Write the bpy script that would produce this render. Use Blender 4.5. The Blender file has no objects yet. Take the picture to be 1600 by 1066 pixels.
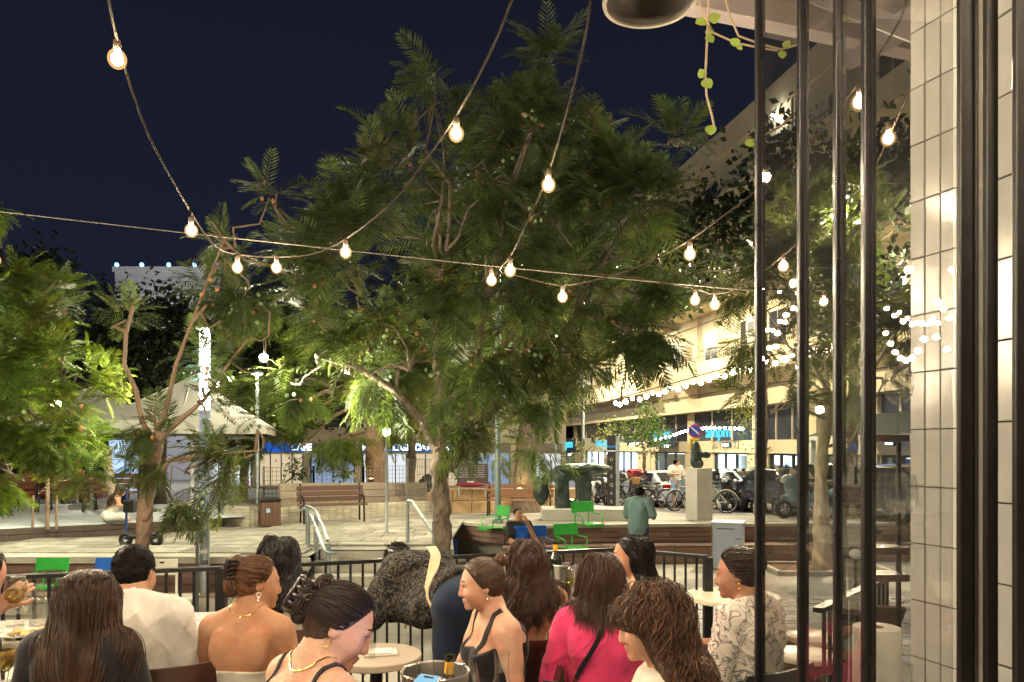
import bpy, math, random
import numpy as np
from mathutils import Matrix, Vector
rnd = random.Random(7)
rng = np.random.default_rng(7)
S = bpy.context.scene
COL = S.collection
R = math.radians

# ------------------------------------------------------------------ camera
F, HX, HY, ZC = 1200.0, 800.0, 700.0, 1.66      # focal length in photo pixels, horizon row, eye height
cam = bpy.data.objects.new('camera', bpy.data.cameras.new('camera'))
COL.objects.link(cam)
cam.location = (0, 0, ZC)
cam.rotation_euler = (R(90), 0, 0)
cam.data.sensor_width = 36
cam.data.lens = 27
cam.data.shift_y = 0.104
cam.data.clip_start = 0.05
cam.data.clip_end = 2000
S.camera = cam

# ------------------------------------------------------------------ night sky
W = bpy.data.worlds.new('World'); S.world = W; W.use_nodes = True
nt = W.node_tree; nt.nodes.clear()
wo = nt.nodes.new('ShaderNodeOutputWorld'); bg = nt.nodes.new('ShaderNodeBackground')
tc = nt.nodes.new('ShaderNodeTexCoord'); sx = nt.nodes.new('ShaderNodeSeparateXYZ')
cr = nt.nodes.new('ShaderNodeValToRGB')
nt.links.new(tc.outputs['Generated'], sx.inputs[0]); nt.links.new(sx.outputs['Z'], cr.inputs[0])
cr.color_ramp.elements[0].position = 0.0; cr.color_ramp.elements[0].color = (.0066, .0082, .0170, 1)
cr.color_ramp.elements[1].position = 0.6; cr.color_ramp.elements[1].color = (.0042, .0049, .0092, 1)
nt.links.new(cr.outputs[0], bg.inputs[0]); bg.inputs[1].default_value = 1.0
nt.links.new(bg.outputs[0], wo.inputs[0])
# moonlight so faint that it only keeps the far roofs from going black
moon = bpy.data.lights.new('moon', 'SUN'); moon.energy = 0.012; moon.angle = R(2); moon.color = (.7, .8, 1)
mo = bpy.data.objects.new('moon', moon); COL.objects.link(mo); mo.rotation_euler = (R(45), R(10), R(20))

S.render.engine = 'CYCLES'
S.cycles.use_denoising = True
S.cycles.max_bounces = 8; S.cycles.transparent_max_bounces = 24
S.cycles.diffuse_bounces = 3; S.cycles.glossy_bounces = 3; S.cycles.transmission_bounces = 6
S.cycles.sample_clamp_indirect = 6
S.cycles.caustics_reflective = False; S.cycles.caustics_refractive = False
S.view_settings.view_transform = 'Standard'; S.view_settings.look = 'None'
S.view_settings.exposure = 0.9; S.view_settings.gamma = 1

# ------------------------------------------------------------------ helpers
def at(px, py, Y):
    return Vector(((px - HX) / F * Y, Y, ZC - (py - HY) / F * Y))
def gx(px, Y):
    return (px - HX) / F * Y
def gz(py, Y):
    return ZC - (py - HY) / F * Y

def tag(o, label=None, cat=None, group=None, kind=None):
    if label: o['label'] = label
    if cat: o['category'] = cat
    if group: o['group'] = group
    if kind: o['kind'] = kind
    return o
def thing(name, label, cat, loc=(0, 0, 0), rz=0, group=None, scale=1):
    o = bpy.data.objects.new(name, None); COL.objects.link(o)
    o.location = loc; o.rotation_euler = (0, 0, rz); o.scale = (scale,) * 3
    o.empty_display_size = .1
    return tag(o, label, cat, group)
def obj_of(me, name, mat, parent=None, kind=None):
    o = bpy.data.objects.new(name, me); COL.objects.link(o)
    mats = mat if isinstance(mat, (list, tuple)) else [mat]
    if len(me.materials) == 0:
        for m in mats: me.materials.append(m)
    if parent is not None: o.parent = parent
    if kind: o['kind'] = kind
    return o
def fastmesh(name, V, Fa, smooth=True, matidx=None):
    V = np.ascontiguousarray(V, dtype=np.float32); Fa = np.ascontiguousarray(Fa, dtype=np.int32)
    me = bpy.data.meshes.new(name); n, k = Fa.shape
    me.vertices.add(len(V)); me.vertices.foreach_set('co', V.ravel())
    me.loops.add(n * k); me.loops.foreach_set('vertex_index', Fa.ravel())
    me.polygons.add(n)
    me.polygons.foreach_set('loop_start', np.arange(0, n * k, k, dtype=np.int32))
    if smooth: me.polygons.foreach_set('use_smooth', np.ones(n, dtype=bool))
    if matidx is not None: me.polygons.foreach_set('material_index', np.ascontiguousarray(matidx, dtype=np.int32))
    me.update(calc_edges=True); me.validate()
    return me
def wmat(o):
    return Matrix.LocRotScale(o.location, o.rotation_euler, o.scale)
def copy_tree(o, parent=None, loc=None, rz=None, label=None):
    c = o.copy(); COL.objects.link(c)
    if parent is not None: c.parent = parent
    if loc is not None: c.location = loc
    if rz is not None: c.rotation_euler = (0, 0, rz)
    if label: c['label'] = label
    for ch in list(o.children): copy_tree(ch, c)
    return c

class MB:
    """collects simple shapes; build() links them as one mesh object"""
    def __init__(s): s.v = []; s.f = []
    def add(s, V, Fs):
        n = len(s.v); s.v.extend([tuple(p) for p in V]); s.f.extend([tuple(i + n for i in f) for f in Fs]); return s
    def box(s, c, d, M=None, rz=0):
        x, y, z = d[0] / 2, d[1] / 2, d[2] / 2
        P = [Vector((a, b, e)) for e in (-z, z) for a, b in ((-x, -y), (x, -y), (x, y), (-x, y))]
        if M is not None: P = [M @ p for p in P]
        if rz:
            Q = Matrix.Rotation(rz, 3, 'Z'); P = [Q @ p for p in P]
        c = Vector(c)
        return s.add([p + c for p in P], [(3, 2, 1, 0), (4, 5, 6, 7), (0, 1, 5, 4), (1, 2, 6, 5), (2, 3, 7, 6), (3, 0, 4, 7)])
    def beam(s, a, b, w, h, up=(0, 0, 1)):
        a, b = Vector(a), Vector(b); d = (b - a); L = d.length; d.normalize()
        u = d.cross(Vector(up))
        if u.length < 1e-4: u = d.cross(Vector((1, 0, 0)))
        u.normalize(); v = u.cross(d)
        M = Matrix((u, d, v)).transposed()
        return s.box((a + b) / 2, (w, L, h), M=M)
    def tube(s, pts, r, n=8, cap=True):
        pts = [Vector(p) for p in pts]; k = len(pts)
        rr = r if isinstance(r, (list, tuple)) else [r] * k
        V = []; Fs = []; ref = None
        for i, p in enumerate(pts):
            t = (pts[min(i + 1, k - 1)] - pts[max(i - 1, 0)]).normalized()
            if ref is None: ref = Vector((0, 0, 1)) if abs(t.z) < .9 else Vector((1, 0, 0))
            u = (ref - t * ref.dot(t)).normalized(); w = t.cross(u); ref = u
            for j in range(n):
                a = 2 * math.pi * j / n
                V.append(p + (u * math.cos(a) + w * math.sin(a)) * rr[i])
        for i in range(k - 1):
            for j in range(n):
                Fs.append((i * n + j, i * n + (j + 1) % n, (i + 1) * n + (j + 1) % n, (i + 1) * n + j))
        if cap:
            Fs.append(tuple(range(n - 1, -1, -1))); Fs.append(tuple((k - 1) * n + j for j in range(n)))
        return s.add(V, Fs)
    def cyl(s, c, r, h, n=24, r2=None):
        c = Vector(c); return s.tube([c, c + Vector((0, 0, h))], [r, r if r2 is None else r2], n)
    def lathe(s, prof, c=(0, 0, 0), n=28, M=None, cap=True):
        V = []; Fs = []; k = len(prof); c = Vector(c)
        for (r, z) in prof:
            for j in range(n):
                a = 2 * math.pi * j / n
                p = Vector((r * math.cos(a), r * math.sin(a), z))
                V.append((M @ p if M is not None else p) + c)
        for i in range(k - 1):
            for j in range(n):
                Fs.append((i * n + j, i * n + (j + 1) % n, (i + 1) * n + (j + 1) % n, (i + 1) * n + j))
        if cap and prof[0][0] > 1e-4: Fs.append(tuple(range(n - 1, -1, -1)))
        if cap and prof[-1][0] > 1e-4: Fs.append(tuple((k - 1) * n + j for j in range(n)))
        return s.add(V, Fs)
    def ball(s, c, r, n=12, m=8):
        rr = r if isinstance(r, (tuple, list)) else (r, r, r)
        V = [(0, 0, -1)]; Fs = []
        for i in range(1, m):
            b = -math.pi / 2 + math.pi * i / m
            for j in range(n):
                a = 2 * math.pi * j / n; V.append((math.cos(b) * math.cos(a), math.cos(b) * math.sin(a), math.sin(b)))
        V.append((0, 0, 1)); T = len(V) - 1
        for j in range(n):
            Fs.append((0, 1 + (j + 1) % n, 1 + j)); Fs.append((T, T - n + j, T - n + (j + 1) % n))
        for i in range(m - 2):
            for j in range(n):
                a = 1 + i * n; Fs.append((a + j, a + (j + 1) % n, a + n + (j + 1) % n, a + n + j))
        return s.add([Vector((x * rr[0], y * rr[1], z * rr[2])) + Vector(c) for x, y, z in V], Fs)
    def prism(s, poly, z0, z1):
        n = len(poly)
        V = [(x, y, z0) for x, y in poly] + [(x, y, z1) for x, y in poly]
        Fs = [tuple(range(n - 1, -1, -1)), tuple(range(n, 2 * n))]
        Fs += [(i, (i + 1) % n, n + (i + 1) % n, n + i) for i in range(n)]
        return s.add(V, Fs)
    def mesh(s, name, smooth=False):
        me = bpy.data.meshes.new(name); me.from_pydata(s.v, [], s.f)
        if smooth: me.polygons.foreach_set('use_smooth', [True] * len(me.polygons))
        me.update(); return me
    def build(s, name, mat, parent=None, smooth=False, world=True, bevel=0, kind=None, auto=None):
        """coordinates are world coordinates unless world=False (then: the parent's own)"""
        if parent is not None and world:
            inv = wmat(parent)
            p = parent.parent
            while p is not None: inv = wmat(p) @ inv; p = p.parent
            inv = inv.inverted(); s.v = [tuple(inv @ Vector(q)) for q in s.v]
        o = obj_of(s.mesh(name, smooth), name, mat, parent, kind)
        if bevel:
            b = o.modifiers.new('bevel', 'BEVEL'); b.width = bevel; b.segments = 2; b.limit_method = 'ANGLE'; b.angle_limit = R(40)
        if smooth:
            try:
                o.data.set_sharp_from_angle(angle=R(auto or 45))
            except Exception: pass
        return o

# ------------------------------------------------------------------ materials
MATS = {}
def nd(t, kind, **kw):
    n = t.nodes.new(kind)
    for k, v in kw.items(): setattr(n, k, v)
    return n
def M(name, col, rough=.6, metal=0, var=.18, scale=6, bump=0, bscale=40, spec=.5, island=0, stretch=None, coat=0, world=False, sss=0, var2=None):
    """plain surface: base colour broken up by two scales of noise, roughness variation, optional fine relief"""
    if name in MATS: return MATS[name]
    m = bpy.data.materials.new(name); m.use_nodes = True; t = m.node_tree
    b = t.nodes['Principled BSDF']
    tcn = nd(t, 'ShaderNodeTexCoord'); src = tcn.outputs['Object']
    if world:
        g = nd(t, 'ShaderNodeNewGeometry'); src = g.outputs['Position']
    if stretch:
        mp = nd(t, 'ShaderNodeMapping'); mp.inputs['Scale'].default_value = stretch
        t.links.new(src, mp.inputs[0]); src = mp.outputs[0]
    n1 = nd(t, 'ShaderNodeTexNoise'); n1.inputs['Scale'].default_value = scale; n1.inputs['Detail'].default_value = 6
    n1.inputs['Roughness'].default_value = .65
    t.links.new(src, n1.inputs['Vector'])
    rp = nd(t, 'ShaderNodeMapRange'); rp.inputs[1].default_value = .3; rp.inputs[2].default_value = .7
    rp.inputs[3].default_value = 1 - var; rp.inputs[4].default_value = 1 + var
    t.links.new(n1.outputs['Fac'], rp.inputs[0])
    f = rp.outputs[0]
    if island:
        g2 = nd(t, 'ShaderNodeNewGeometry'); r2 = nd(t, 'ShaderNodeMapRange')
        r2.inputs[3].default_value = 1 - island; r2.inputs[4].default_value = 1 + island
        t.links.new(g2.outputs['Random Per Island'], r2.inputs[0])
        oi = nd(t, 'ShaderNodeObjectInfo'); r3 = nd(t, 'ShaderNodeMapRange')
        r3.inputs[3].default_value = 1 - island; r3.inputs[4].default_value = 1 + island
        t.links.new(oi.outputs['Random'], r3.inputs[0])
        mm = nd(t, 'ShaderNodeMath', operation='MULTIPLY'); t.links.new(f, mm.inputs[0]); t.links.new(r2.outputs[0], mm.inputs[1])
        m2 = nd(t, 'ShaderNodeMath', operation='MULTIPLY'); t.links.new(mm.outputs[0], m2.inputs[0]); t.links.new(r3.outputs[0], m2.inputs[1])
        f = m2.outputs[0]
    vm = nd(t, 'ShaderNodeVectorMath', operation='SCALE'); vm.inputs[0].default_value = col[:3]
    t.links.new(f, vm.inputs['Scale']); t.links.new(vm.outputs[0], b.inputs['Base Color'])
    rr = nd(t, 'ShaderNodeMapRange'); rr.inputs[3].default_value = max(0.02, rough - .1); rr.inputs[4].default_value = min(1, rough + .1)
    t.links.new(n1.outputs['Fac'], rr.inputs[0]); t.links.new(rr.outputs[0], b.inputs['Roughness'])
    b.inputs['Metallic'].default_value = metal; b.inputs['Specular IOR Level'].default_value = spec
    if coat: b.inputs['Coat Weight'].default_value = coat; b.inputs['Coat Roughness'].default_value = .08
    if sss:
        b.inputs['Subsurface Weight'].default_value = sss; b.inputs['Subsurface Radius'].default_value = (.012, .005, .003); b.inputs['Subsurface Scale'].default_value = 1
    if bump:
        n2 = nd(t, 'ShaderNodeTexNoise'); n2.inputs['Scale'].default_value = bscale; n2.inputs['Detail'].default_value = 5
        t.links.new(src, n2.inputs['Vector'])
        bp = nd(t, 'ShaderNodeBump'); bp.inputs['Strength'].default_value = bump; bp.inputs['Distance'].default_value = .02
        t.links.new(n2.outputs['Fac'], bp.inputs['Height']); t.links.new(bp.outputs[0], b.inputs['Normal'])
    MATS[name] = m; return m
def EM(name, col, strength):
    if name in MATS: return MATS[name]
    m = bpy.data.materials.new(name); m.use_nodes = True; t = m.node_tree; t.nodes.clear()
    o = nd(t, 'ShaderNodeOutputMaterial'); e = nd(t, 'ShaderNodeEmission')
    e.inputs[0].default_value = (*col, 1); e.inputs[1].default_value = strength
    t.links.new(e.outputs[0], o.inputs[0]); MATS[name] = m; return m
def GLASS(name, tint=(.97, .98, .98), rough=.02, ior=1.45, dirt=0.0, boost=1.0):
    """thin clear glass: lets light straight through and mirrors by Fresnel"""
    if name in MATS: return MATS[name]
    m = bpy.data.materials.new(name); m.use_nodes = True; t = m.node_tree; t.nodes.clear()
    o = nd(t, 'ShaderNodeOutputMaterial'); tr = nd(t, 'ShaderNodeBsdfTransparent'); tr.inputs[0].default_value = (*tint, 1)
    gl = nd(t, 'ShaderNodeBsdfGlossy'); gl.inputs['Roughness'].default_value = rough
    lw = nd(t, 'ShaderNodeLayerWeight'); lw.inputs[0].default_value = .5; pw = nd(t, 'ShaderNodeMath', operation='POWER'); pw.inputs[1].default_value = 5
    t.links.new(lw.outputs['Facing'], pw.inputs[0]); fr = nd(t, 'ShaderNodeMapRange'); f0 = ((ior - 1) / (ior + 1)) ** 2 * boost
    fr.inputs[3].default_value = f0; fr.inputs[4].default_value = .95; t.links.new(pw.outputs[0], fr.inputs[0])
    mx = nd(t, 'ShaderNodeMixShader'); t.links.new(fr.outputs[0], mx.inputs[0]); t.links.new(tr.outputs[0], mx.inputs[1]); t.links.new(gl.outputs[0], mx.inputs[2])
    out = mx.outputs[0]
    if dirt:
        df = nd(t, 'ShaderNodeBsdfDiffuse'); df.inputs[0].default_value = (.5, .47, .42, 1)
        ns = nd(t, 'ShaderNodeTexNoise'); ns.inputs['Scale'].default_value = 2.5; ns.inputs['Detail'].default_value = 6
        tcn = nd(t, 'ShaderNodeTexCoord'); t.links.new(tcn.outputs['Object'], ns.inputs['Vector'])
        mr = nd(t, 'ShaderNodeMapRange'); mr.inputs[1].default_value = .4; mr.inputs[2].default_value = .8; mr.inputs[3].default_value = dirt * .2; mr.inputs[4].default_value = dirt
        t.links.new(ns.outputs['Fac'], mr.inputs[0])
        m2 = nd(t, 'ShaderNodeMixShader'); t.links.new(mr.outputs[0], m2.inputs[0]); t.links.new(out, m2.inputs[1]); t.links.new(df.outputs[0], m2.inputs[2]); out = m2.outputs[0]
    t.links.new(out, o.inputs[0]); MATS[name] = m; return m
def LEAF(name, col, trans=.5, var=.35, rough=.5):
    if name in MATS: return MATS[name]
    m = bpy.data.materials.new(name); m.use_nodes = True; t = m.node_tree; t.nodes.clear()
    o = nd(t, 'ShaderNodeOutputMaterial'); g = nd(t, 'ShaderNodeNewGeometry')
    hs = nd(t, 'ShaderNodeHueSaturation'); hs.inputs['Color'].default_value = (*col, 1)
    r1 = nd(t, 'ShaderNodeMapRange'); r1.inputs[3].default_value = 1 - var; r1.inputs[4].default_value = 1 + var
    t.links.new(g.outputs['Random Per Island'], r1.inputs[0]); t.links.new(r1.outputs[0], hs.inputs['Value'])
    ns = nd(t, 'ShaderNodeTexNoise'); ns.inputs['Scale'].default_value = 1.1; t.links.new(g.outputs['Position'], ns.inputs['Vector'])
    r2 = nd(t, 'ShaderNodeMapRange'); r2.inputs[1].default_value = .3; r2.inputs[2].default_value = .7; r2.inputs[3].default_value = .47; r2.inputs[4].default_value = .525
    t.links.new(ns.outputs['Fac'], r2.inputs[0]); t.links.new(r2.outputs[0], hs.inputs['Hue'])
    d = nd(t, 'ShaderNodeBsdfPrincipled'); d.inputs['Roughness'].default_value = rough; d.inputs['Specular IOR Level'].default_value = .35
    tl = nd(t, 'ShaderNodeBsdfTranslucent'); mx = nd(t, 'ShaderNodeMixShader'); mx.inputs[0].default_value = trans
    t.links.new(hs.outputs[0], d.inputs['Base Color'])
    br = nd(t, 'ShaderNodeVectorMath', operation='MULTIPLY'); br.inputs[1].default_value = (1.5, 1.55, .7)
    t.links.new(hs.outputs[0], br.inputs[0]); t.links.new(br.outputs[0], tl.inputs[0])
    t.links.new(d.outputs[0], mx.inputs[1]); t.links.new(tl.outputs[0], mx.inputs[2]); t.links.new(mx.outputs[0], o.inputs[0])
    MATS[name] = m; return m

black_metal = M('black_metal', (.012, .012, .014), .42, .3, .2, 20)
galv = M('galvanised', (.34, .38, .40), .42, .7, .2, 9)
dark_wood = M('dark_wood', (.06, .026, .018), .38, 0, .35, 7, .15, 30, stretch=(1, 1, .12), coat=.25)
board_wood = M('board_wood', (.215, .135, .105), .6, 0, .28, 3, .3, 30, island=.16, stretch=(.35, 4, 5))
grey_wood = M('grey_wood', (.26, .215, .165), .7, 0, .25, 3, .3, 30, island=.14, stretch=(.35, 4, 5))
concrete = M('concrete', (.42, .40, .34), .8, 0, .18, 2.5, .25, 35, island=.08)
paver = M('paver', (.265, .25, .21), .75, 0, .45, 2.2, .35, 30, island=.24)
stone_pale = M('stone_pale', (.55, .53, .48), .7, 0, .12, 3, .2, 30)
brick_m = M('pale_brick', (.50, .46, .36), .8, 0, .16, 8, .3, 40, island=.14)
mortar = M('mortar', (.22, .20, .16), .9, 0, .15, 9)
ground_m = M('plaza_ground', (.23, .217, .182), .8, 0, .40, .9, .35, 25, world=True)
cream_wall = M('cream_render', (.62, .53, .36), .85, 0, .10, .5, .15, 20)
white_wall = M('white_render', (.62, .61, .58), .85, 0, .10, .5, .1, 20)
steel = M('brushed_steel', (.62, .60, .57), .28, 1, .12, 30, stretch=(1, 1, .05))
def terrazzo():
    m = bpy.data.materials.new('terrazzo'); m.use_nodes = True; t = m.node_tree; b = t.nodes['Principled BSDF']
    tcn = nd(t, 'ShaderNodeTexCoord'); v = nd(t, 'ShaderNodeTexVoronoi'); v.inputs['Scale'].default_value = 42
    n = nd(t, 'ShaderNodeTexNoise'); n.inputs['Scale'].default_value = 30
    t.links.new(tcn.outputs['Object'], n.inputs['Vector'])
    ad = nd(t, 'ShaderNodeMixRGB'); ad.inputs[0].default_value = .06; t.links.new(tcn.outputs['Object'], ad.inputs[1]); t.links.new(n.outputs['Color'], ad.inputs[2])
    t.links.new(ad.outputs[0], v.inputs['Vector'])
    hs = nd(t, 'ShaderNodeSeparateColor'); t.links.new(v.outputs['Color'], hs.inputs[0])
    cr = nd(t, 'ShaderNodeValToRGB'); cr.color_ramp.interpolation = 'CONSTANT'
    els = cr.color_ramp.elements; els[0].color = (.34, .31, .27, 1); els[1].position = .45; els[1].color = (.45, .42, .37, 1)
    for p, c in ((.62, (.20, .18, .16, 1)), (.72, (.55, .50, .44, 1)), (.86, (.30, .25, .20, 1)), (.93, (.12, .11, .10, 1))):
        e = els.new(p); e.color = c
    t.links.new(hs.outputs[0], cr.inputs[0]); t.links.new(cr.outputs[0], b.inputs['Base Color'])
    b.inputs['Roughness'].default_value = .3
    return m
terrazzo_m = terrazzo()
wineglass = GLASS('drinking_glass', (.98, .985, .98), .01, 1.6, boost=1.8)
pane_glass = GLASS('pane_glass', (.82, .815, .80), .010, 1.5, dirt=.03, boost=2.5)
FONT = bpy.data.fonts.load('<builtin>') if '<builtin>' in bpy.data.fonts else None
def text_mesh(txt, size, depth=.01, bold=0.0, spacing=1.0, align='CENTER'):
    cu = bpy.data.curves.new('lettering', 'FONT'); cu.body = txt; cu.size = size; cu.extrude = depth / 2; cu.offset = bold
    cu.align_x = align; cu.align_y = 'CENTER'; cu.space_character = spacing; cu.resolution_u = 3
    o = bpy.data.objects.new('lettering', cu); COL.objects.link(o)
    me = bpy.data.meshes.new_from_object(o.evaluated_get(bpy.context.evaluated_depsgraph_get()))
    bpy.data.objects.remove(o); bpy.data.curves.remove(cu)
    me.materials.clear()
    return me
def put_text(txt, size, mat, pos, right, up, parent=None, name='lettering', depth=.01, bold=0, spacing=1.0, fit=None):
    """lettering whose reading direction is RIGHT and upright is UP, in world coordinates"""
    me = text_mesh(txt, size, depth, bold, spacing)
    if fit:
        xs = [v.co.x for v in me.vertices]; yv = [v.co.y for v in me.vertices]; cx_, cy_ = (min(xs) + max(xs)) / 2, (min(yv) + max(yv)) / 2
        me.transform(Matrix.Diagonal((fit[0] / (max(xs) - min(xs)), fit[1] / (max(yv) - min(yv)), 1, 1)) @ Matrix.Translation((-cx_, -cy_, 0)))
    r_, u_ = Vector(right).normalized(), Vector(up).normalized(); n_ = r_.cross(u_)
    Mx = Matrix.Translation(Vector(pos)) @ Matrix((r_, u_, n_)).transposed().to_4x4()
    if parent is not None:
        inv = wmat(parent); p = parent.parent
        while p is not None: inv = wmat(p) @ inv; p = p.parent
        Mx = inv.inverted() @ Mx
    me.transform(Mx)
    return obj_of(me, name, mat, parent)
# strengths (W) of the street lamps, uplights and floodlights
L_MID, L_STREET, L_LEFT, L_RIGHT, L_UP, L_GLOBE, L_SPOT, L_FLOOD = 800, 5600, 240, 600, 8, 240, 950, 380
# ------------------------------------------------------------------ signed-distance modelling (bodies, clothes, bronze, fairings)
def rot_of(M4): return np.array(M4.to_3x3())
class Field:
    def __init__(s): s.p = []
    def rc(s, a, b, r1, r2=None, k=.02, sub=False, g=''):
        s.p.append(['rc', np.array(a, float), np.array(b, float), r1, r1 if r2 is None else r2, k, sub, g]); return s
    def el(s, c, r, Q=None, k=.02, sub=False, g=''):
        r = np.array(r if isinstance(r, (tuple, list)) else (r, r, r), float)
        s.p.append(['el', np.array(c, float), r, np.eye(3) if Q is None else np.array(Q), 0, k, sub, g]); return s
    def bx(s, c, d, rad=.01, Q=None, k=.01, sub=False, g=''):
        s.p.append(['bx', np.array(c, float), np.array(d, float) / 2 - rad, np.eye(3) if Q is None else np.array(Q), rad, k, sub, g]); return s
    @staticmethod
    def dist(p, P):
        if p[0] == 'rc':
            a, b = p[1], p[2]; ba = b - a; L = max((ba @ ba), 1e-9)
            t = np.clip(((P - a) @ ba) / L, 0, 1)
            q = P - a - t[..., None] * ba
            return np.sqrt((q * q).sum(-1)) - (p[3] + (p[4] - p[3]) * t)
        q = (P - p[1]) @ p[3]
        if p[0] == 'el':
            k0 = np.sqrt(((q / p[2]) ** 2).sum(-1)); k1 = np.sqrt(((q / p[2] ** 2) ** 2).sum(-1))
            return k0 * (k0 - 1) / np.maximum(k1, 1e-6)
        q = np.abs(q) - p[2]
        return np.sqrt((np.maximum(q, 0) ** 2).sum(-1)) + np.minimum(q.max(-1), 0) - p[4]
    @staticmethod
    def comb(D, d, k, sub):
        if sub:
            h = np.clip(.5 - .5 * (D + d) / k, 0, 1); return D + (-d - D) * h + k * h * (1 - h)
        h = np.clip(.5 + .5 * (D - d) / k, 0, 1); return D + (d - D) * h - k * h * (1 - h)
    def eval(s, P):
        D = np.full(P.shape[:-1], .3)
        for p in s.p: D = s.comb(D, s.dist(p, P), p[5], p[6])
        return D
    def grad(s, P, e=.003):
        g = np.stack([s.eval(P + np.eye(3)[i] * e) - s.eval(P - np.eye(3)[i] * e) for i in range(3)], -1)
        return g / np.maximum(np.linalg.norm(g, axis=-1, keepdims=True), 1e-6)
    def snap(s, P, off=0.0, it=4):
        P = np.array(P, float)
        for _ in range(it): P = P - s.grad(P) * (s.eval(P) - off)[..., None]
        return P
    def sub_groups(s, groups, infl=0.0):
        f = Field()
        for p in s.p:
            if p[7] in groups and not p[6]:
                q = list(p)
                if p[0] == 'rc': q[3] += infl; q[4] += infl
                elif p[0] == 'el': q[2] = q[2] + infl
                else: q[4] += infl
                f.p.append(q)
        return f
    def bounds(s, p):
        if p[0] == 'rc':
            r = max(p[3], p[4]); return np.minimum(p[1], p[2]) - r, np.maximum(p[1], p[2]) + r
        e = np.abs(p[3]) @ (p[2] + (p[4] if p[0] == 'bx' else 0)); return p[1] - e, p[1] + e
    def mesh(s, name, h, clip=None, noise=None, post=None):
        lo = np.min([s.bounds(p)[0] for p in s.p if not p[6]], 0) - 3 * h; hi = np.max([s.bounds(p)[1] for p in s.p if not p[6]], 0) + 3 * h
        n = np.ceil((hi - lo) / h).astype(int) + 1
        D = np.full(n, .12, dtype=np.float32)
        ax = [lo[i] + np.arange(n[i]) * h for i in range(3)]
        for p in s.p:
            a, b = s.bounds(p); m = max(p[5], 3 * h) + h
            i0 = np.maximum(((a - m - lo) / h).astype(int), 0); i1 = np.minimum(((b + m - lo) / h).astype(int) + 2, n)
            if (i1 <= i0).any(): continue
            sl = tuple(slice(i0[i], i1[i]) for i in range(3))
            P = np.stack(np.meshgrid(*[ax[i][sl[i]] for i in range(3)], indexing='ij'), -1)
            D[sl] = s.comb(D[sl], s.dist(p, P), p[5], p[6])
        if clip is not None or noise is not None:
            near = np.argwhere(np.abs(D) < 4 * h + .02) if clip is None else None
            P = np.stack(np.meshgrid(*ax, indexing='ij'), -1)
            if noise is not None: D = D + noise(P).astype(np.float32)
            if clip is not None: D = np.maximum(D, clip(P).astype(np.float32))
        V, Q = surface_nets(D, lo, h)
        if len(V) == 0: V = np.zeros((4, 3)); Q = np.array([[0, 1, 2, 3]])
        mi = post(V[Q].mean(1)) if post is not None else None
        return fastmesh(name, V, Q, True, mi)
def surface_nets(D, org, h):
    s = D < 0
    c = [(i, j, k) for i in (0, 1) for j in (0, 1) for k in (0, 1)]
    n = D.shape
    def sl(A, o): return A[o[0]:n[0] - 1 + o[0], o[1]:n[1] - 1 + o[1], o[2]:n[2] - 1 + o[2]]
    cnt = np.zeros(tuple(x - 1 for x in n), dtype=np.int8)
    for o in c: cnt += sl(s, o)
    mask = (cnt > 0) & (cnt < 8)
    cell = np.argwhere(mask)
    if len(cell) == 0: return np.zeros((0, 3)), np.zeros((0, 4), int)
    idx = np.full(mask.shape, -1, dtype=np.int64); idx[mask] = np.arange(len(cell))
    val = {o: sl(D, o)[mask].astype(float) for o in c}
    acc = np.zeros((len(cell), 3)); num = np.zeros(len(cell))
    for a in c:
        for ax in range(3):
            if a[ax] == 0:
                b = list(a); b[ax] = 1; b = tuple(b)
                v0, v1 = val[a], val[b]; x = (v0 < 0) != (v1 < 0)
                t = np.where(x, v0 / np.where(x, v0 - v1, 1), 0)
                p = np.array(a, float)[None, :].repeat(len(cell), 0); p[:, ax] += t
                acc += p * x[:, None]; num += x
    V = (cell + acc / num[:, None]) * h + org
    Fs = []
    for ax in range(3):
        u, w = (ax + 1) % 3, (ax + 2) % 3
        lo = [slice(1, -1)] * 3; lo[ax] = slice(0, -1); hi = [slice(1, -1)] * 3; hi[ax] = slice(1, None)
        A, B = s[tuple(lo)], s[tuple(hi)]
        e = np.argwhere(A != B)
        if len(e) == 0: continue
        inside = A[tuple(e.T)]
        e = e.copy(); e[:, u] += 1; e[:, w] += 1
        def cid(du, dw):
            q = e.copy(); q[:, u] += du; q[:, w] += dw; return idx[tuple(q.T)]
        q = np.stack([cid(-1, -1), cid(0, -1), cid(0, 0), cid(-1, 0)], 1)
        q[~inside] = q[~inside][:, ::-1]
        Fs.append(q)
    return V, np.concatenate(Fs)
def tubes_np(C, rad, ref, sides=3):
    """many thin tubes at once: C (N,S,3) centre lines, rad (N,S), ref (N,3)"""
    N, Sn, _ = C.shape
    T = np.empty_like(C); T[:, 1:-1] = C[:, 2:] - C[:, :-2]; T[:, 0] = C[:, 1] - C[:, 0]; T[:, -1] = C[:, -1] - C[:, -2]
    T /= np.maximum(np.linalg.norm(T, axis=-1, keepdims=True), 1e-9)
    U = np.cross(T, ref[:, None, :]); U /= np.maximum(np.linalg.norm(U, axis=-1, keepdims=True), 1e-6); Wv = np.cross(U, T)
    ang = np.arange(sides) * 2 * np.pi / sides
    V = C[:, :, None, :] + rad[:, :, None, None] * (U[:, :, None, :] * np.cos(ang)[None, None, :, None] + Wv[:, :, None, :] * np.sin(ang)[None, None, :, None])
    V = V.reshape(-1, 3)
    base = (np.arange(N)[:, None, None] * Sn + np.arange(Sn - 1)[None, :, None]) * sides
    j = np.arange(sides)[None, None, :]; j2 = (j + 1) % sides
    Q = np.stack([base + j, base + j2, base + sides + j2, base + sides + j], -1).reshape(-1, 4)
    return V, Q
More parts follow.
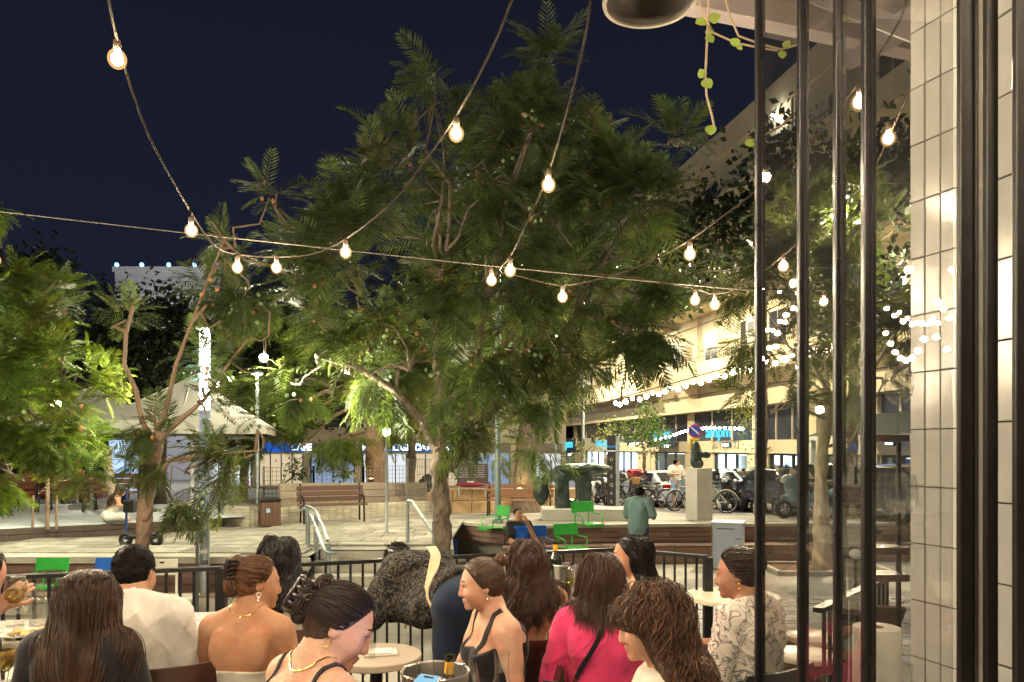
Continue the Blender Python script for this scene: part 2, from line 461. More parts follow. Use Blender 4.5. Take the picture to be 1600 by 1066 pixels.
# ------------------------------------------------------------------ people
def SKIN(name, col):
    m = M(name, col, .58, 0, .14, 14, .3, 240, spec=.32, sss=.08); t = m.node_tree; b = t.nodes['Principled BSDF']
    src = b.inputs['Base Color'].links[0].from_socket; tcn = nd(t, 'ShaderNodeTexCoord')
    n = nd(t, 'ShaderNodeTexNoise'); n.inputs['Scale'].default_value = 17; n.inputs['Detail'].default_value = 5; t.links.new(tcn.outputs['Object'], n.inputs['Vector'])
    r1 = nd(t, 'ShaderNodeMapRange'); r1.inputs[1].default_value = .42; r1.inputs[2].default_value = .68; t.links.new(n.outputs['Fac'], r1.inputs[0])
    mx = nd(t, 'ShaderNodeMixRGB', blend_type='MULTIPLY'); mx.inputs[2].default_value = (1.0, .80, .74, 1); t.links.new(r1.outputs[0], mx.inputs[0]); t.links.new(src, mx.inputs[1])
    v = nd(t, 'ShaderNodeTexVoronoi'); v.inputs['Scale'].default_value = 34; t.links.new(tcn.outputs['Object'], v.inputs['Vector'])
    r2 = nd(t, 'ShaderNodeMapRange'); r2.inputs[1].default_value = .06; r2.inputs[2].default_value = .11; r2.inputs[3].default_value = .35; r2.inputs[4].default_value = 0; t.links.new(v.outputs['Distance'], r2.inputs[0])
    m2 = nd(t, 'ShaderNodeMixRGB', blend_type='MULTIPLY'); m2.inputs[2].default_value = (.55, .38, .30, 1); t.links.new(r2.outputs[0], m2.inputs[0]); t.links.new(mx.outputs[0], m2.inputs[1])
    t.links.new(m2.outputs[0], b.inputs['Base Color']); return m
def HAIRM(name, col, tip=None, rough=.38, spec=.4):
    if name in MATS: return MATS[name]
    m = bpy.data.materials.new(name); m.use_nodes = True; t = m.node_tree; b = t.nodes['Principled BSDF']
    g = nd(t, 'ShaderNodeNewGeometry'); rp = nd(t, 'ShaderNodeValToRGB')
    e = rp.color_ramp.elements; tip = tip or tuple(c * 1.9 for c in col)
    e[0].color = (*[c * .7 for c in col], 1); e[1].color = (*tip, 1); e[1].position = 1
    x = e.new(.72); x.color = (*col, 1)
    t.links.new(g.outputs['Random Per Island'], rp.inputs[0])
    tcn = nd(t, 'ShaderNodeTexCoord'); mp = nd(t, 'ShaderNodeMapping'); mp.inputs['Scale'].default_value = (90, 90, 5)
    n = nd(t, 'ShaderNodeTexNoise'); n.inputs['Scale'].default_value = 1; n.inputs['Detail'].default_value = 3
    t.links.new(tcn.outputs['Object'], mp.inputs[0]); t.links.new(mp.outputs[0], n.inputs['Vector'])
    mr = nd(t, 'ShaderNodeMapRange'); mr.inputs[1].default_value = .3; mr.inputs[2].default_value = .7; mr.inputs[3].default_value = .65; mr.inputs[4].default_value = 1.35
    t.links.new(n.outputs['Fac'], mr.inputs[0])
    vm = nd(t, 'ShaderNodeVectorMath', operation='SCALE'); t.links.new(rp.outputs[0], vm.inputs[0]); t.links.new(mr.outputs[0], vm.inputs['Scale'])
    t.links.new(vm.outputs[0], b.inputs['Base Color']); b.inputs['Roughness'].default_value = rough; b.inputs['Specular IOR Level'].default_value = spec
    b.inputs['Anisotropic'].default_value = .4
    MATS[name] = m; return m
def CLOTH(name, col, rough=.85, var=.12, sheen=.15):
    m = M(name, col, rough, 0, var, 9, .25, 260, spec=.2)
    m.node_tree.nodes['Principled BSDF'].inputs['Sheen Weight'].default_value = sheen
    return m
def SCRIBBLE(name, base, ink, scale, lo, hi):
    """printed cloth: wandering brush strokes of one ink on a plain base"""
    m = bpy.data.materials.new(name); m.use_nodes = True; t = m.node_tree; b = t.nodes['Principled BSDF']
    tcn = nd(t, 'ShaderNodeTexCoord'); n = nd(t, 'ShaderNodeTexNoise'); n.inputs['Scale'].default_value = scale; n.inputs['Detail'].default_value = 2; n.inputs['Distortion'].default_value = 1.6
    t.links.new(tcn.outputs['Object'], n.inputs['Vector'])
    cr = nd(t, 'ShaderNodeValToRGB'); e = cr.color_ramp.elements
    e[0].position = lo - .02; e[0].color = (*base, 1); e[1].position = hi + .02; e[1].color = (*base, 1)
    a = e.new(lo); a.color = (*ink, 1); a = e.new(hi); a.color = (*ink, 1)
    t.links.new(n.outputs['Fac'], cr.inputs[0]); t.links.new(cr.outputs[0], b.inputs['Base Color']); b.inputs['Roughness'].default_value = .85
    b.inputs['Specular IOR Level'].default_value = .2
    MATS[name] = m; return m
skin_tan = SKIN('skin_tan', (.44, .235, .135)); skin_fair = SKIN('skin_fair', (.56, .335, .235)); skin_mid = SKIN('skin_mid', (.48, .27, .17))
skin_deep = SKIN('skin_deep', (.30, .155, .095)); skin_dark = SKIN('skin_dark', (.07, .04, .028))
lip_m = M('lip', (.40, .165, .135), .4, 0, .1, 30)
eye_white = M('eye_white', (.7, .68, .65), .15, 0, .05, 20); eye_dark = M('eye_iris', (.03, .018, .012), .12, 0, .1, 20)
gold = M('gold', (.85, .55, .18), .25, 1, .1, 30)
pearl = M('pearl', (.8, .77, .72), .2, 0, .05, 20)

def T4(x, y, z): return Matrix.Translation((x, y, z))
def RX(a): return Matrix.Rotation(R(a), 4, 'X')
def RY(a): return Matrix.Rotation(R(a), 4, 'Y')
def RZ(a): return Matrix.Rotation(R(a), 4, 'Z')
def mp(Mx, p): return np.array(Mx @ Vector(p))

def hand(f, wrist, fdir, pdir, curl=25, spread=1.0, g='hand', sc=1.0):
    """palm, four jointed fingers of unequal length and a thumb from the side of the palm. pdir: the way the palm faces"""
    w = Vector(wrist); d = Vector(fdir).normalized(); n = Vector(pdir); n = (n - d * n.dot(d)).normalized(); s_ = d.cross(n)
    if n.length < .1: n = Vector((0, 0, -1))
    Q = np.array(Matrix((s_, d, n)).transposed())
    f.el(w + d * .05 * sc, (.039 * sc, .052 * sc, .016 * sc), Q, k=.015, g=g)
    f.rc(w - d * .01, w + d * .03 * sc, .026 * sc, .026 * sc, k=.02, g=g)
    for i, (o, L) in enumerate(((-.029, .068), (-.010, .078), (.010, .074), (.028, .058))):
        p = w + d * (.088 - abs(i - 1.4) * .004) * sc + s_ * o * sc * spread
        dd = (d + s_ * o * 2 * (spread - .6)).normalized(); a = R(curl * (.8 + .12 * i)); r = .0085 * sc
        for q in range(3):
            l = L * (.45, .32, .23)[q] * sc
            dd = (dd * math.cos(a) + n * math.sin(a)).normalized()
            nn = (n - dd * n.dot(dd)); n_ = nn.normalized() if nn.length > 1e-3 else n
            e = p + dd * l; f.rc(p, e, r, r * .9, k=.004, g=g); p = e; r *= .93
            dd = (dd * math.cos(a * .5) + n_ * math.sin(a * .5)).normalized()
    p = w + d * .028 * sc - s_ * .032 * sc + n * .008
    q = p + (d * .65 - s_ * .55 + n * .35).normalized() * .045 * sc
    f.rc(p, q, .013 * sc, .0105 * sc, k=.012, g=g); f.rc(q, q + (d * .9 - s_ * .1 + n * .35).normalized() * .032 * sc, .0102 * sc, .008 * sc, k=.005, g=g)

class Figure: pass
def figure(label, X, Y, z0=0, yaw=0, female=True, lean=4, twist=0, hturn=0, hpitch=0, hroll=0, pelvis=.55, legs=None, arms=None, tall=1.0,
           skin=None, res=.0075, shoulders=None, group=None, headx=None, handcurl=25, palm=None, belly=0, cat='person', detail=True, hs=None, top=None):
    """A person as an Empty on the floor, a continuous body mesh under it, and a figure object with the frames garments and hair need.
       local frame: faces +Y, origin on the floor under the pelvis; X, Y place the HEAD when headx is True"""
    fg = Figure(); f = fg.f = Field(); fem = female; fg.female = fem
    sw = shoulders or (.150 if fem else .185); fg.sw = sw
    piv = (0, 0, pelvis)
    Mu = fg.Mu = T4(*piv) @ RZ(twist) @ RX(-lean) @ T4(0, 0, -.55)     # upper-body frame: pelvis at z .55
    Ru = np.array(Mu.to_3x3())
    U = lambda p: mp(Mu, p)
    # trunk
    f.el(U((0, -.005, .56)), (.168 if fem else .16, .115, .10), Ru, .05, g='torso')
    f.el(U((0, .012, .70)), ((.128 if fem else .15) + belly * .3, .098 + belly, .14), Ru, .06, g='torso')
    f.el(U((0, 0, .87)), (.135 if fem else .162, .100 if fem else .112, .165), Ru, .06, g='torso')
    f.rc(U((-sw + .02, -.008, .975)), U((sw - .02, -.008, .975)), .050 if fem else .060, k=.05, g='torso')
    for s_ in (-1, 1):
        f.rc(U((s_ * .028, -.012, 1.06)), U((s_ * (sw - .03), -.012, 1.0)), .032, .040, k=.035, g='torso')
        f.el(U((s_ * .075, -.082, .90)), (.048, .026, .075), Ru, .035, g='torso')
        if fem: f.el(U((s_ * .068, .083, .86)), (.058, .052, .058), Ru, .03, g='torso')
        else: f.el(U((s_ * .07, .075, .90)), (.075, .04, .055), Ru, .04, g='torso')
    f.rc(U((0, -.118, .62)), U((0, -.122, .98)), .007, .007, k=.028, sub=True)
    nr = .044 if fem else .055
    f.rc(U((0, -.012, 1.0)), U((0, .006, 1.10)), nr + .012, nr, k=.03, g='neck')
    # head
    hs = fg.hs = hs or (.90 if fem else .94)
    Hm = Mu @ T4(0, .006, 1.09) @ RZ(hturn) @ RX(hpitch) @ RY(hroll); Rh = np.array(Hm.to_3x3()); Hm = fg.Hm = Hm @ T4(0, .020, .076) @ Matrix.Scale(hs, 4)
    H = lambda p: mp(Hm, p)
    fg.H = H; fg.U = U; fg.Rh = Rh
    f.rc(U((0, .0, 1.06)), H((0, -.022, -.045)), nr, nr + .004, k=.03, g='neck')
    ih = len(f.p)
    f.el(H((0, -.012, .026)), (.074, .097, .086), Rh, .02, g='head')
    f.el(H((0, .026, -.022)), (.063, .064, .086), Rh, .03, g='head')
    f.el(H((0, .032, -.068)), (.050 if fem else .056, .052, .042), Rh, .03, g='head')
    f.el(H((0, .083, -.099)), (.019 if fem else .024, .016, .016), Rh, .025, g='head')
    if detail:
        for s_ in (-1, 1):
            f.el(H((s_ * .037, .058, -.032)), (.026, .028, .027), Rh, .03, g='head')
            f.el(H((s_ * .032, .096, .004)), (.018, .013, .012), Rh, .014, sub=True)
            f.el(H((s_ * .011, .096, -.038)), (.0085, .010, .008), Rh, .008, g='head')
            f.el(H((s_ * .0745, -.008, -.012)), (.007, .018, .028), Rh, .010, g='head')
            f.el(H((s_ * .0825, -.002, -.006)), (.005, .009, .015), Rh, .006, sub=True)
        f.rc(H((-.036, .079, .021)), H((.036, .079, .021)), .0085, k=.018, g='head')
        f.rc(H((0, .090, .012)), H((0, .1065, -.033)), .0080, .0118, k=.016, g='head')
        f.el(H((0, .0935, -.063)), (.022, .0115, .0060), Rh, .006, g='head'); f.el(H((0, .0915, -.0735)), (.019, .0115, .0075), Rh, .007, g='head')
        f.rc(H((-.013, .1045, -.0688)), H((.013, .1045, -.0688)), .0018, k=.004, sub=True)
    for q in f.p[ih:]:
        if q[0] == 'el': q[2] = q[2] * hs
        else: q[3] *= hs; q[4] *= hs
    # arms
    fg.arm = {}
    for s_, key in ((-1, 'L'), (1, 'R')):
        sh = U((s_ * sw, -.008, .972))
        el_, wr = (arms or {}).get(key, (None, None))
        if el_ is None:
            el_ = (s_ * (sw + .06), .07, pelvis + .18); wr = (s_ * .13, .30, pelvis + .22)
        el_, wr = np.array(el_, float), np.array(wr, float)
        a, b = (.042, .036) if fem else (.050, .042)
        f.rc(sh, el_, a, b * .92, k=.035, g='arm'); f.rc(sh, sh + (el_ - sh) * .35, a + .004, a, k=.03, g='arm')
        f.rc(el_, wr, b * .95, .024 if fem else .028, k=.02, g='fore'); f.rc(el_, el_ + (wr - el_) * .4, b, b * .9, k=.02, g='fore')
        pd = (palm or {}).get(key, (0, 0, -1))
        hand(f, wr + (wr - el_) * .02, wr - el_, pd, handcurl, sc=.95 if fem else 1.05)
        fg.arm[key] = (sh, el_, wr)
    # legs
    lg = legs or 'sit'
    for s_, key in ((-1, 'L'), (1, 'R')):
        hip = np.array((s_ * .088, 0, pelvis - .02))
        if lg == 'sit': kn, an = (s_ * .10, .43, pelvis - .03), (s_ * .10, .40, .09)
        elif lg == 'stand': kn, an = (s_ * .09, .03, pelvis * .52), (s_ * .095, -.01, .09)
        else: kn, an = lg[key]
        kn, an = np.array(kn, float), np.array(an, float)
        f.rc(hip, kn, .082 if fem else .085, .056, k=.04, g='leg'); f.rc(kn, an, .054, .036, k=.03, g='leg'); f.rc(kn, kn + (an - kn) * .45, .05, .056, k=.03, g='leg')
        fd = (kn - hip); fd[2] = 0
        if np.linalg.norm(fd) < .15: fd = np.array((s_ * .2, 1, 0))
        fd = fd / np.linalg.norm(fd); to = an + fd * .15; to[2] = max(an[2] - .06, .025)
        f.rc(an - fd * .04 + np.array((0, 0, -.045)), to, .036, .026, k=.03, g='foot')
        setattr(fg, 'leg' + key, (hip, kn, an))
    hp = Hm @ Vector((0, 0, 0))
    if top: tall = (ZC - (top - HY) / F * Y - z0) / ((Hm @ Vector((0, -.012, .112))).z + .012)
    th = R(yaw); c, s2 = math.cos(th), math.sin(th)
    if headx: X, Y = X - tall * (c * hp.x - s2 * hp.y), Y - tall * (s2 * hp.x + c * hp.y)
    fg.root = thing('person', label, cat, (X, Y, z0), th, group, tall)
    Hi = np.array(Hm.inverted())
    def post(P):
        q = P @ Hi[:3, :3].T + Hi[:3, 3]
        lip = (np.abs(q[:, 0]) < .017) & (q[:, 2] < -.056) & (q[:, 2] > -.081) & (q[:, 1] > .088)
        return lip.astype(np.int32)
    me = f.mesh('body', res, post=post)
    fg.body = obj_of(me, 'body', [skin, lip_m], fg.root)
    fg.res = res
    if detail:
        for s_ in (-1, 1):
            e = MB(); e.ball(H((s_ * .0315, .0745, .004)), .0112 * hs, 14, 10)
            eo = e.build('eye', eye_white, fg.root, True, world=False)
            i = MB(); i.ball(H((s_ * .0315, .0822, .0030)), .0052 * hs, 10, 8); i.build('iris', eye_dark, eo, True, world=False)
            u = MB(); u.ball(H((s_ * .0315, .0742, .0085)), (.0130 * hs, .0122 * hs, .0090 * hs), 12, 8); u.build('eyelid', skin, fg.root, True, world=False)
            # lashes, and the eyebrow
            b = MB()
            b.tube([H((s_ * .018, .089, .029)), H((s_ * .031, .0905, .034)), H((s_ * .047, .078, .031))], [.0022, .003, .0014], 6)
            b.build('eyebrow', fg_brow, fg.root, True, world=False)
            l = MB(); l.tube([H((s_ * .019, .0855, .007)), H((s_ * .031, .0905, .013)), H((s_ * .045, .078, .008))], [.0016, .0024, .0016], 6)
            l.build('eyelash', fg_brow, fg.root, True, world=False)
    return fg
fg_brow = M('eyebrow_hair', (.035, .02, .013), .6, 0, .2, 40)

def planes(fg, pls, frame='U'):
    """clip function: cuts away what lies on the positive side of each (point, normal) plane"""
    Mx = fg.Mu if frame == 'U' else fg.Hm
    Z = [(mp(Mx, p), np.array(Mx.to_3x3()) @ (np.array(n, float) / np.linalg.norm(n))) for p, n in pls]
    def c(P):
        D = np.full(P.shape[:-1], -1.0)
        for p, n in Z: D = np.maximum(D, (P - p) @ n)
        return D
    return c
def wrinkle(a=.004, f=22, seed=0):
    r = np.random.default_rng(seed); w = [(r.normal(size=3) * f * (.6 + .5 * i), r.uniform(0, 6)) for i in range(4)]
    def n(P):
        d = 0
        for i, (k, ph) in enumerate(w): d = d + np.sin(P @ k + ph + 1.5 * np.sin(P @ (k[::-1] * .5))) * a / (1 + .5 * i)
        return d
    return n
def folds(a=.006, f=24, seed=0, base=None):
    r = np.random.default_rng(seed); w = [(np.array((r.normal() * .8, r.normal() * .5, r.normal() * .8)) * f * (.7 + .4 * i), r.uniform(0, 6)) for i in range(4)]
    def n(P):
        d = base(P) if base else 0
        for i, (k, ph) in enumerate(w):
            m_ = .5 + .5 * np.sin(P @ (k[[2, 0, 1]] * .33) + ph * 2)
            d = d - a * (1 - np.abs(np.sin(P @ k * .5 + ph + .9 * np.sin(P @ (k[::-1] * .3))))) ** 4 * m_
        return d
    return n
def garment(fg, name, mat, infl=.009, groups=('torso',), pls=(), sleeve=0, wr=.0025, neck=None, res=None, legs=0, extra=None, loose=0, seed=1, sleeve_r=.01):
    g = fg.f.sub_groups(groups, infl)
    cut = list(pls)
    if sleeve:
        for k in 'LR':
            sh, el_, w_ = fg.arm[k]
            r0 = (.046 if fg.female else .054) + sleeve_r
            if sleeve <= 1: g.rc(sh, sh + (el_ - sh) * sleeve, r0, r0 + .004, k=.03)
            else:
                g.rc(sh, el_, r0, r0 - .006, k=.03); g.rc(el_, el_ + (w_ - el_) * (sleeve - 1), r0 - .008, r0 - .016, k=.03)
    if legs:
        for k in 'LR':
            h_, kn, an = getattr(fg, 'leg' + k)
            if legs <= 1: g.rc(h_, h_ + (kn - h_) * legs, .094, .076, k=.04)
            else: g.rc(h_, kn, .094, .068, k=.04); g.rc(kn, kn + (an - kn) * (legs - 1), .068, .055, k=.03)
    if extra: extra(g)
    if neck is not None: g.rc(fg.U(neck[0]), fg.U(neck[1]), neck[2], neck[3] if len(neck) > 3 else neck[2], k=.006, sub=True)
    me = g.mesh(name, res or fg.res, planes(fg, cut) if cut else None, folds(wr * 2.2, 30, seed, wrinkle(wr * .6, 20, seed)) if wr else None)
    return obj_of(me, name, mat, fg.root)
def strap(fg, name, mat, pts, r, off=.004, flat=1.0, parent=None):
    """band laid on the body: points of the upper-body frame are snapped to the skin"""
    P = np.array([fg.U(p) for p in pts]); n = len(P); t = np.linspace(0, n - 1, 8 * n)
    Q = np.stack([np.interp(t, np.arange(n), P[:, i]) for i in range(3)], -1)
    for _ in range(14): Q[1:-1] = .25 * Q[:-2] + .5 * Q[1:-1] + .25 * Q[2:]
    body = fg.f.sub_groups(('torso', 'neck', 'arm')); Q = body.snap(Q, off)
    for _ in range(6): Q[1:-1] = .25 * Q[:-2] + .5 * Q[1:-1] + .25 * Q[2:]
    Q = body.snap(Q, off, 2)
    N = body.grad(Q); m = MB(); k = len(Q)
    V = []; Fs = []
    for i in range(k):
        T_ = Q[min(i + 1, k - 1)] - Q[max(i - 1, 0)]; T_ /= np.linalg.norm(T_) + 1e-9
        B = np.cross(T_, N[i]); B /= np.linalg.norm(B) + 1e-9
        for a, b in ((-r, -.002), (r, -.002), (r, .002), (-r, .002)): V.append(Q[i] + B * a + N[i] * b * flat)
    for i in range(k - 1):
        for j in range(4): Fs.append((i * 4 + j, i * 4 + (j + 1) % 4, i * 4 + 4 + (j + 1) % 4, i * 4 + 4 + j))
    m.add(V, Fs); return m.build(name, mat, fg.root, False, world=False)

def hairline(q):
    """negative inside the hairy part of the head (head-local points)"""
    d = .75 * (q[..., 1] - .080) - .66 * (q[..., 2] - .058)
    temple = .9 * (q[..., 1] - .040) - .45 * (q[..., 2] - .040)
    return np.maximum(d, np.minimum(temple, .03))
def scalp_cap(fg, mat, infl=.006, res=None, parent=None, drop=0):
    Hi = np.array(fg.Hm.inverted()); g = Field()
    k_ = fg.hs; g.el(fg.H((0, -.012, .026)), (.074 * k_ + infl, .097 * k_ + infl, .086 * k_ + infl), fg.Rh)
    g.el(fg.H((0, -.040, -.030)), (.060 * k_ + infl * .8, .062 * k_ + infl * .8, .060 * k_ + drop), fg.Rh, k=.03)
    def clip(P): return hairline(P @ Hi[:3, :3].T + Hi[:3, 3])
    return obj_of(g.mesh('hair', res or .006, clip, wrinkle(.0012, 90, 3)), 'hair', mat, fg.root)
def scalp_roots(fg, n, infl=.004, seed=0, zmin=-.085):
    r = np.random.default_rng(seed); out = np.zeros((0, 3))
    while len(out) < n:
        u = r.normal(size=(n * 3, 3)); u /= np.linalg.norm(u, axis=1, keepdims=True)
        q = u * (np.array((.074, .097, .086)) + infl) + np.array((0, -.012, .026))
        q = q[(hairline(q) < -.004) & (q[:, 2] > zmin)]
        out = np.concatenate([out, q])
    out = out[:n]
    m = n // 4; u = r.normal(size=(m * 40, 3)); u /= np.linalg.norm(u, axis=1, keepdims=True)
    q = u * (np.array((.074, .097, .086)) + infl) + np.array((0, -.012, .026)); h_ = hairline(q); q = q[(h_ < -.0005) & (h_ > -.010) & (q[:, 2] > zmin)][:m]
    out[:len(q)] = q; return out
def to_fig(fg, q):
    A = np.array(fg.Hm); return q @ A[:3, :3].T + A[:3, 3]
def loose_hair(fg, mat, n=700, length=(.30, .36), part=0.0, off=(.004, .030), width=.0042, curl=0, curlf=40, stiff=.5, seed=0, steps=26, back=.35, clump=.0, spread=0.0, zmin=-.07, name='lock', outward=0.0, front=0.0, gather=None, clearface=True):
    """combed strands: each leaves the scalp, follows head, neck and shoulders and then hangs"""
    r = np.random.default_rng(seed); q = scalp_roots(fg, n, seed=seed, zmin=zmin)
    body = fg.f.sub_groups(('torso', 'neck', 'head', 'arm'))
    side = .55 * np.clip((q[:, 1] + .055) / .07, 0, 1)
    dl = np.stack([np.sign(q[:, 0] - part) * side, np.full(n, -back) + front * (q[:, 1] > .02), np.full(n, .05)], -1) + r.normal(size=(n, 3)) * (.10 + spread)
    A = np.array(fg.Hm); d = dl @ A[:3, :3].T
    p = to_fig(fg, q); L = r.uniform(length[0], length[1], n); ds = L / (steps - 1)
    o = r.uniform(off[0], off[1], n); g = np.array((0, 0, -1.0)); C = [p.copy()]
    for i in range(steps - 1):
        t = i / (steps - 1)
        w = stiff * (1 - t) ** 1.5
        d = d / np.linalg.norm(d, axis=1, keepdims=True)
        d = d * (w + .35) + g * (1 - w) * .5
        d = d / np.linalg.norm(d, axis=1, keepdims=True)
        p = p + d * ds[:, None]
        D = body.eval(p); lim = o * min(1, .3 + i / 5.0); N = body.grad(p)
        push = np.clip(lim - D, 0, .03); p = p + N * push[:, None]
        pull = np.clip(D - lim - .02, 0, .02) * (t < .45); p = p - N * (pull * .6)[:, None]
        if gather and t > .12:
            A3 = np.array(fg.Mu.to_3x3())[:, 0]; x_ = (p - np.array(fg.Mu @ Vector((0, 0, .9)))) @ A3
            p = p - A3 * (np.clip((x_ - gather[0]) * gather[1], -.012, .012) * min(1, t * 2))[:, None]
        if outward: p = p + N * (outward * ds * np.clip(t * 1.6 - .2, 0, 1))[:, None]
        d = d - N * np.clip((d * N).sum(1), -1, 0)[:, None] * (D < lim + .01)[:, None]
        C.append(p.copy())
    C = np.stack(C, 1)
    if clearface:
        Hi = np.array(fg.Hm.inverted()); q2 = C @ Hi[:3, :3].T + Hi[:3, 3]
        lim_ = .030 - .25 * np.clip(-q2[..., 2] - .02, 0, .3); ov = np.clip(q2[..., 1] - lim_, 0, 1) * np.clip((.050 - q2[..., 2]) / .05, 0, 1)
        q2[..., 1] -= ov * .96; q2[..., 0] += np.sign(q2[..., 0]) * ov * .25; C = q2 @ A[:3, :3].T + A[:3, 3]
    if clump:
        k = max(8, n // 14); pick = r.choice(n, k, replace=False); roots = C[:, 8]; near = pick[np.argmin(((roots[:, None] - roots[pick][None]) ** 2).sum(-1), 1)]
        t = np.linspace(0, 1, steps)[None, :, None]; C = C + (C[near] - C) * clump * np.clip(t * 1.4, 0, 1)
        ph = r.uniform(0, 6.28, n)[near] + r.normal(size=n) * .5; fr = r.uniform(.75, 1.25, n)[near]
    else:
        ph = r.uniform(0, 6.28, n); fr = r.uniform(.8, 1.2, n)
    if curl:
        t = np.linspace(0, 1, steps)[None, :]; s_ = t * L[:, None]
        amp = curl * np.clip(t * 2.2, 0, 1); a = ph[:, None] + s_ * curlf * fr[:, None]
        T = np.gradient(C, axis=1); T /= np.linalg.norm(T, axis=-1, keepdims=True) + 1e-9
        u = np.cross(T, np.array((0, 1, .2))); u /= np.linalg.norm(u, axis=-1, keepdims=True) + 1e-9; v = np.cross(T, u)
        C = C + u * (amp * np.cos(a))[..., None] + v * (amp * np.sin(a))[..., None]
    return strands(fg, C, width, mat, name, r)
def strands(fg, C, width, mat, name, r, parent=None):
    n, k, _ = C.shape; t = np.linspace(0, 1, k)[None, :]
    rad = width * r.uniform(.6, 1.25, n)[:, None] * (1 - .75 * np.clip((t - .6) / .4, 0, 1) ** 1.5) * np.clip(.5 + t * 6, 0, 1)
    V, Q = tubes_np(C, rad, C[:, k // 2] - np.array(fg.Hm.translation))
    return obj_of(fastmesh(name, V, Q), name, mat, parent or fg.root)
def swept_hair(fg, mat, target, n=420, seed=0, width=.0032, off=(.006, .013), steps=16, name='lock', loosen=.0):
    """hair combed over the skull to a gathering point (head-local)"""
    r = np.random.default_rng(seed); q = scalp_roots(fg, n, seed=seed)
    tg = np.array(target, float); c = np.array((0, -.012, .026)); a = np.array((.074, .097, .086))
    o = r.uniform(off[0], off[1], n)
    u0 = (q - c) / a; u0 /= np.linalg.norm(u0, axis=1, keepdims=True); u1 = (tg - c) / a; u1 = u1 / np.linalg.norm(u1)
    jit = r.normal(size=(n, 3)) * .10; U1 = u1 + jit; U1 /= np.linalg.norm(U1, axis=1, keepdims=True)
    C = []
    for i in range(steps):
        t = i / (steps - 1); u = u0 * (1 - t) + U1 * t; u /= np.linalg.norm(u, axis=1, keepdims=True)
        rr = a[None] + (o * min(1, .35 + t * 3))[:, None] + (loosen * math.sin(t * 3.14)) * r.uniform(.3, 1, n)[:, None] * .5
        C.append(to_fig(fg, u * rr + c))
    return strands(fg, np.stack(C, 1), width, mat, name, r)
def coil(fg, mat, center, axes, n=140, seed=0, width=.0035, turns=1.0, name='bun', wild=.15, core=True):
    """rolled hair: strands wound round an ellipsoid (head-local centre), over a solid core"""
    r = np.random.default_rng(seed); k = 22; ax = np.array(axes, float)
    if core:
        g = Field(); g.el(fg.H(center), tuple(ax * .86 * fg.hs), fg.Rh); o = obj_of(g.mesh(name, .006, None, wrinkle(.003, 60, seed)), name, mat, fg.root)
    t = np.linspace(0, 1, k)[None, :]
    th = r.uniform(0, 6.28, n)[:, None] + t * 6.28 * turns * r.uniform(.5, 1, n)[:, None]; la = np.clip(r.normal(size=n) * .55, -1.2, 1.2)[:, None] + np.sin(t * 5 + r.uniform(0, 6, n)[:, None]) * wild
    rr = r.uniform(.88, 1.1, n)[:, None]
    P = np.stack([np.sin(la) * ax[0] * rr, np.cos(la) * np.cos(th) * ax[1] * rr, np.cos(la) * np.sin(th) * ax[2] * rr], -1) + np.array(center)
    return strands(fg, to_fig(fg, P), width, mat, 'bun_lock', r)
def short_hair(fg, mat, n=900, L=(.018, .03), seed=0, width=.0026, infl=.010):
    scalp_cap(fg, mat, infl)
    r = np.random.default_rng(seed); q = scalp_roots(fg, n, infl=infl - .003, seed=seed); c = np.array((0, -.012, .026))
    d = (q - c); d /= np.linalg.norm(d, axis=1, keepdims=True); d = d * .22 + np.stack([q[:, 0] * 2, -.3 + 0 * q[:, 0], -.75 + 2.5 * np.clip(q[:, 2], 0, .1)], -1) + r.normal(size=(n, 3)) * .25
    d /= np.linalg.norm(d, axis=1, keepdims=True); l = r.uniform(L[0], L[1], n)
    C = np.stack([to_fig(fg, q + d * (l * t)[:, None]) for t in (0, .35, .7, 1)], 1)
    return strands(fg, C, width, mat, 'short_lock', r)
# ------------------------------------------------------------------ levels: terrace floor 0, upper plaza UP, sunken bowl LOW, street falling away
UP, LOW, TRD = -.10, -.90, -.50
def street_z(Y): return UP - .045 * max(0.0, min(Y, 54) - 18.5)
def sheet(name, polys, mat, kind='structure'):
    m = MB()
    for p in polys: m.add(p, [tuple(range(len(p)))])
    return m.build(name, mat, None, kind=kind)
# far ground, the sloping street and the flat front of the upper plaza
gm = MB()
ys = [18.5, 24, 30, 38, 46, 54, 90, 200, 600]
front = [(-160, 12.4), (-3.3, 12.4), (-3.3, 13.2), (-1.0, 13.2), (-1.47, 18.3), (-.14, 17.2), (2.64, 17.6), (9.6, 18.0), (60, 18.4), (160, 18.5), (-160, 18.5)]
gm.add([(x, y, UP) for x, y in front[:3]] + [(-3.3, 18.5, UP), (-160, 18.5, UP)], [(0, 1, 2, 3, 4)])
gm.add([(-3.3, 13.2, UP), (-1.0, 13.2, UP), (-1.47, 18.3, UP), (-1.47, 18.5, UP), (-3.3, 18.5, UP)], [(0, 1, 2, 3, 4)])
gm.add([(-1.47, 18.3, UP), (-.14, 17.2, UP), (2.64, 17.6, UP), (9.6, 18.0, UP), (60, 18.4, UP), (160, 18.5, UP), (-1.47, 18.5, UP)], [(0, 1, 2, 3, 4, 5, 6)])
for a, b in zip(ys[:-1], ys[1:]):
    gm.add([(-600, a, street_z(a)), (600, a, street_z(a)), (600, b, street_z(b)), (-600, b, street_z(b))], [(0, 1, 2, 3)])
gm.build('plaza_ground', ground_m, kind='structure')
sheet('sunken_pavement', [[(-60, -6, LOW), (60, -6, LOW), (60, 18.4, LOW), (-60, 18.4, LOW)]], ground_m)
fl = MB(); fl.box((-2.4, 1.3, -.46), (13.2, 9.0, .92)); terrace = fl.build('terrace_floor', M('terrace_concrete', (.40, .38, .33), .7, 0, .2, 2, .2, 30), kind='structure')

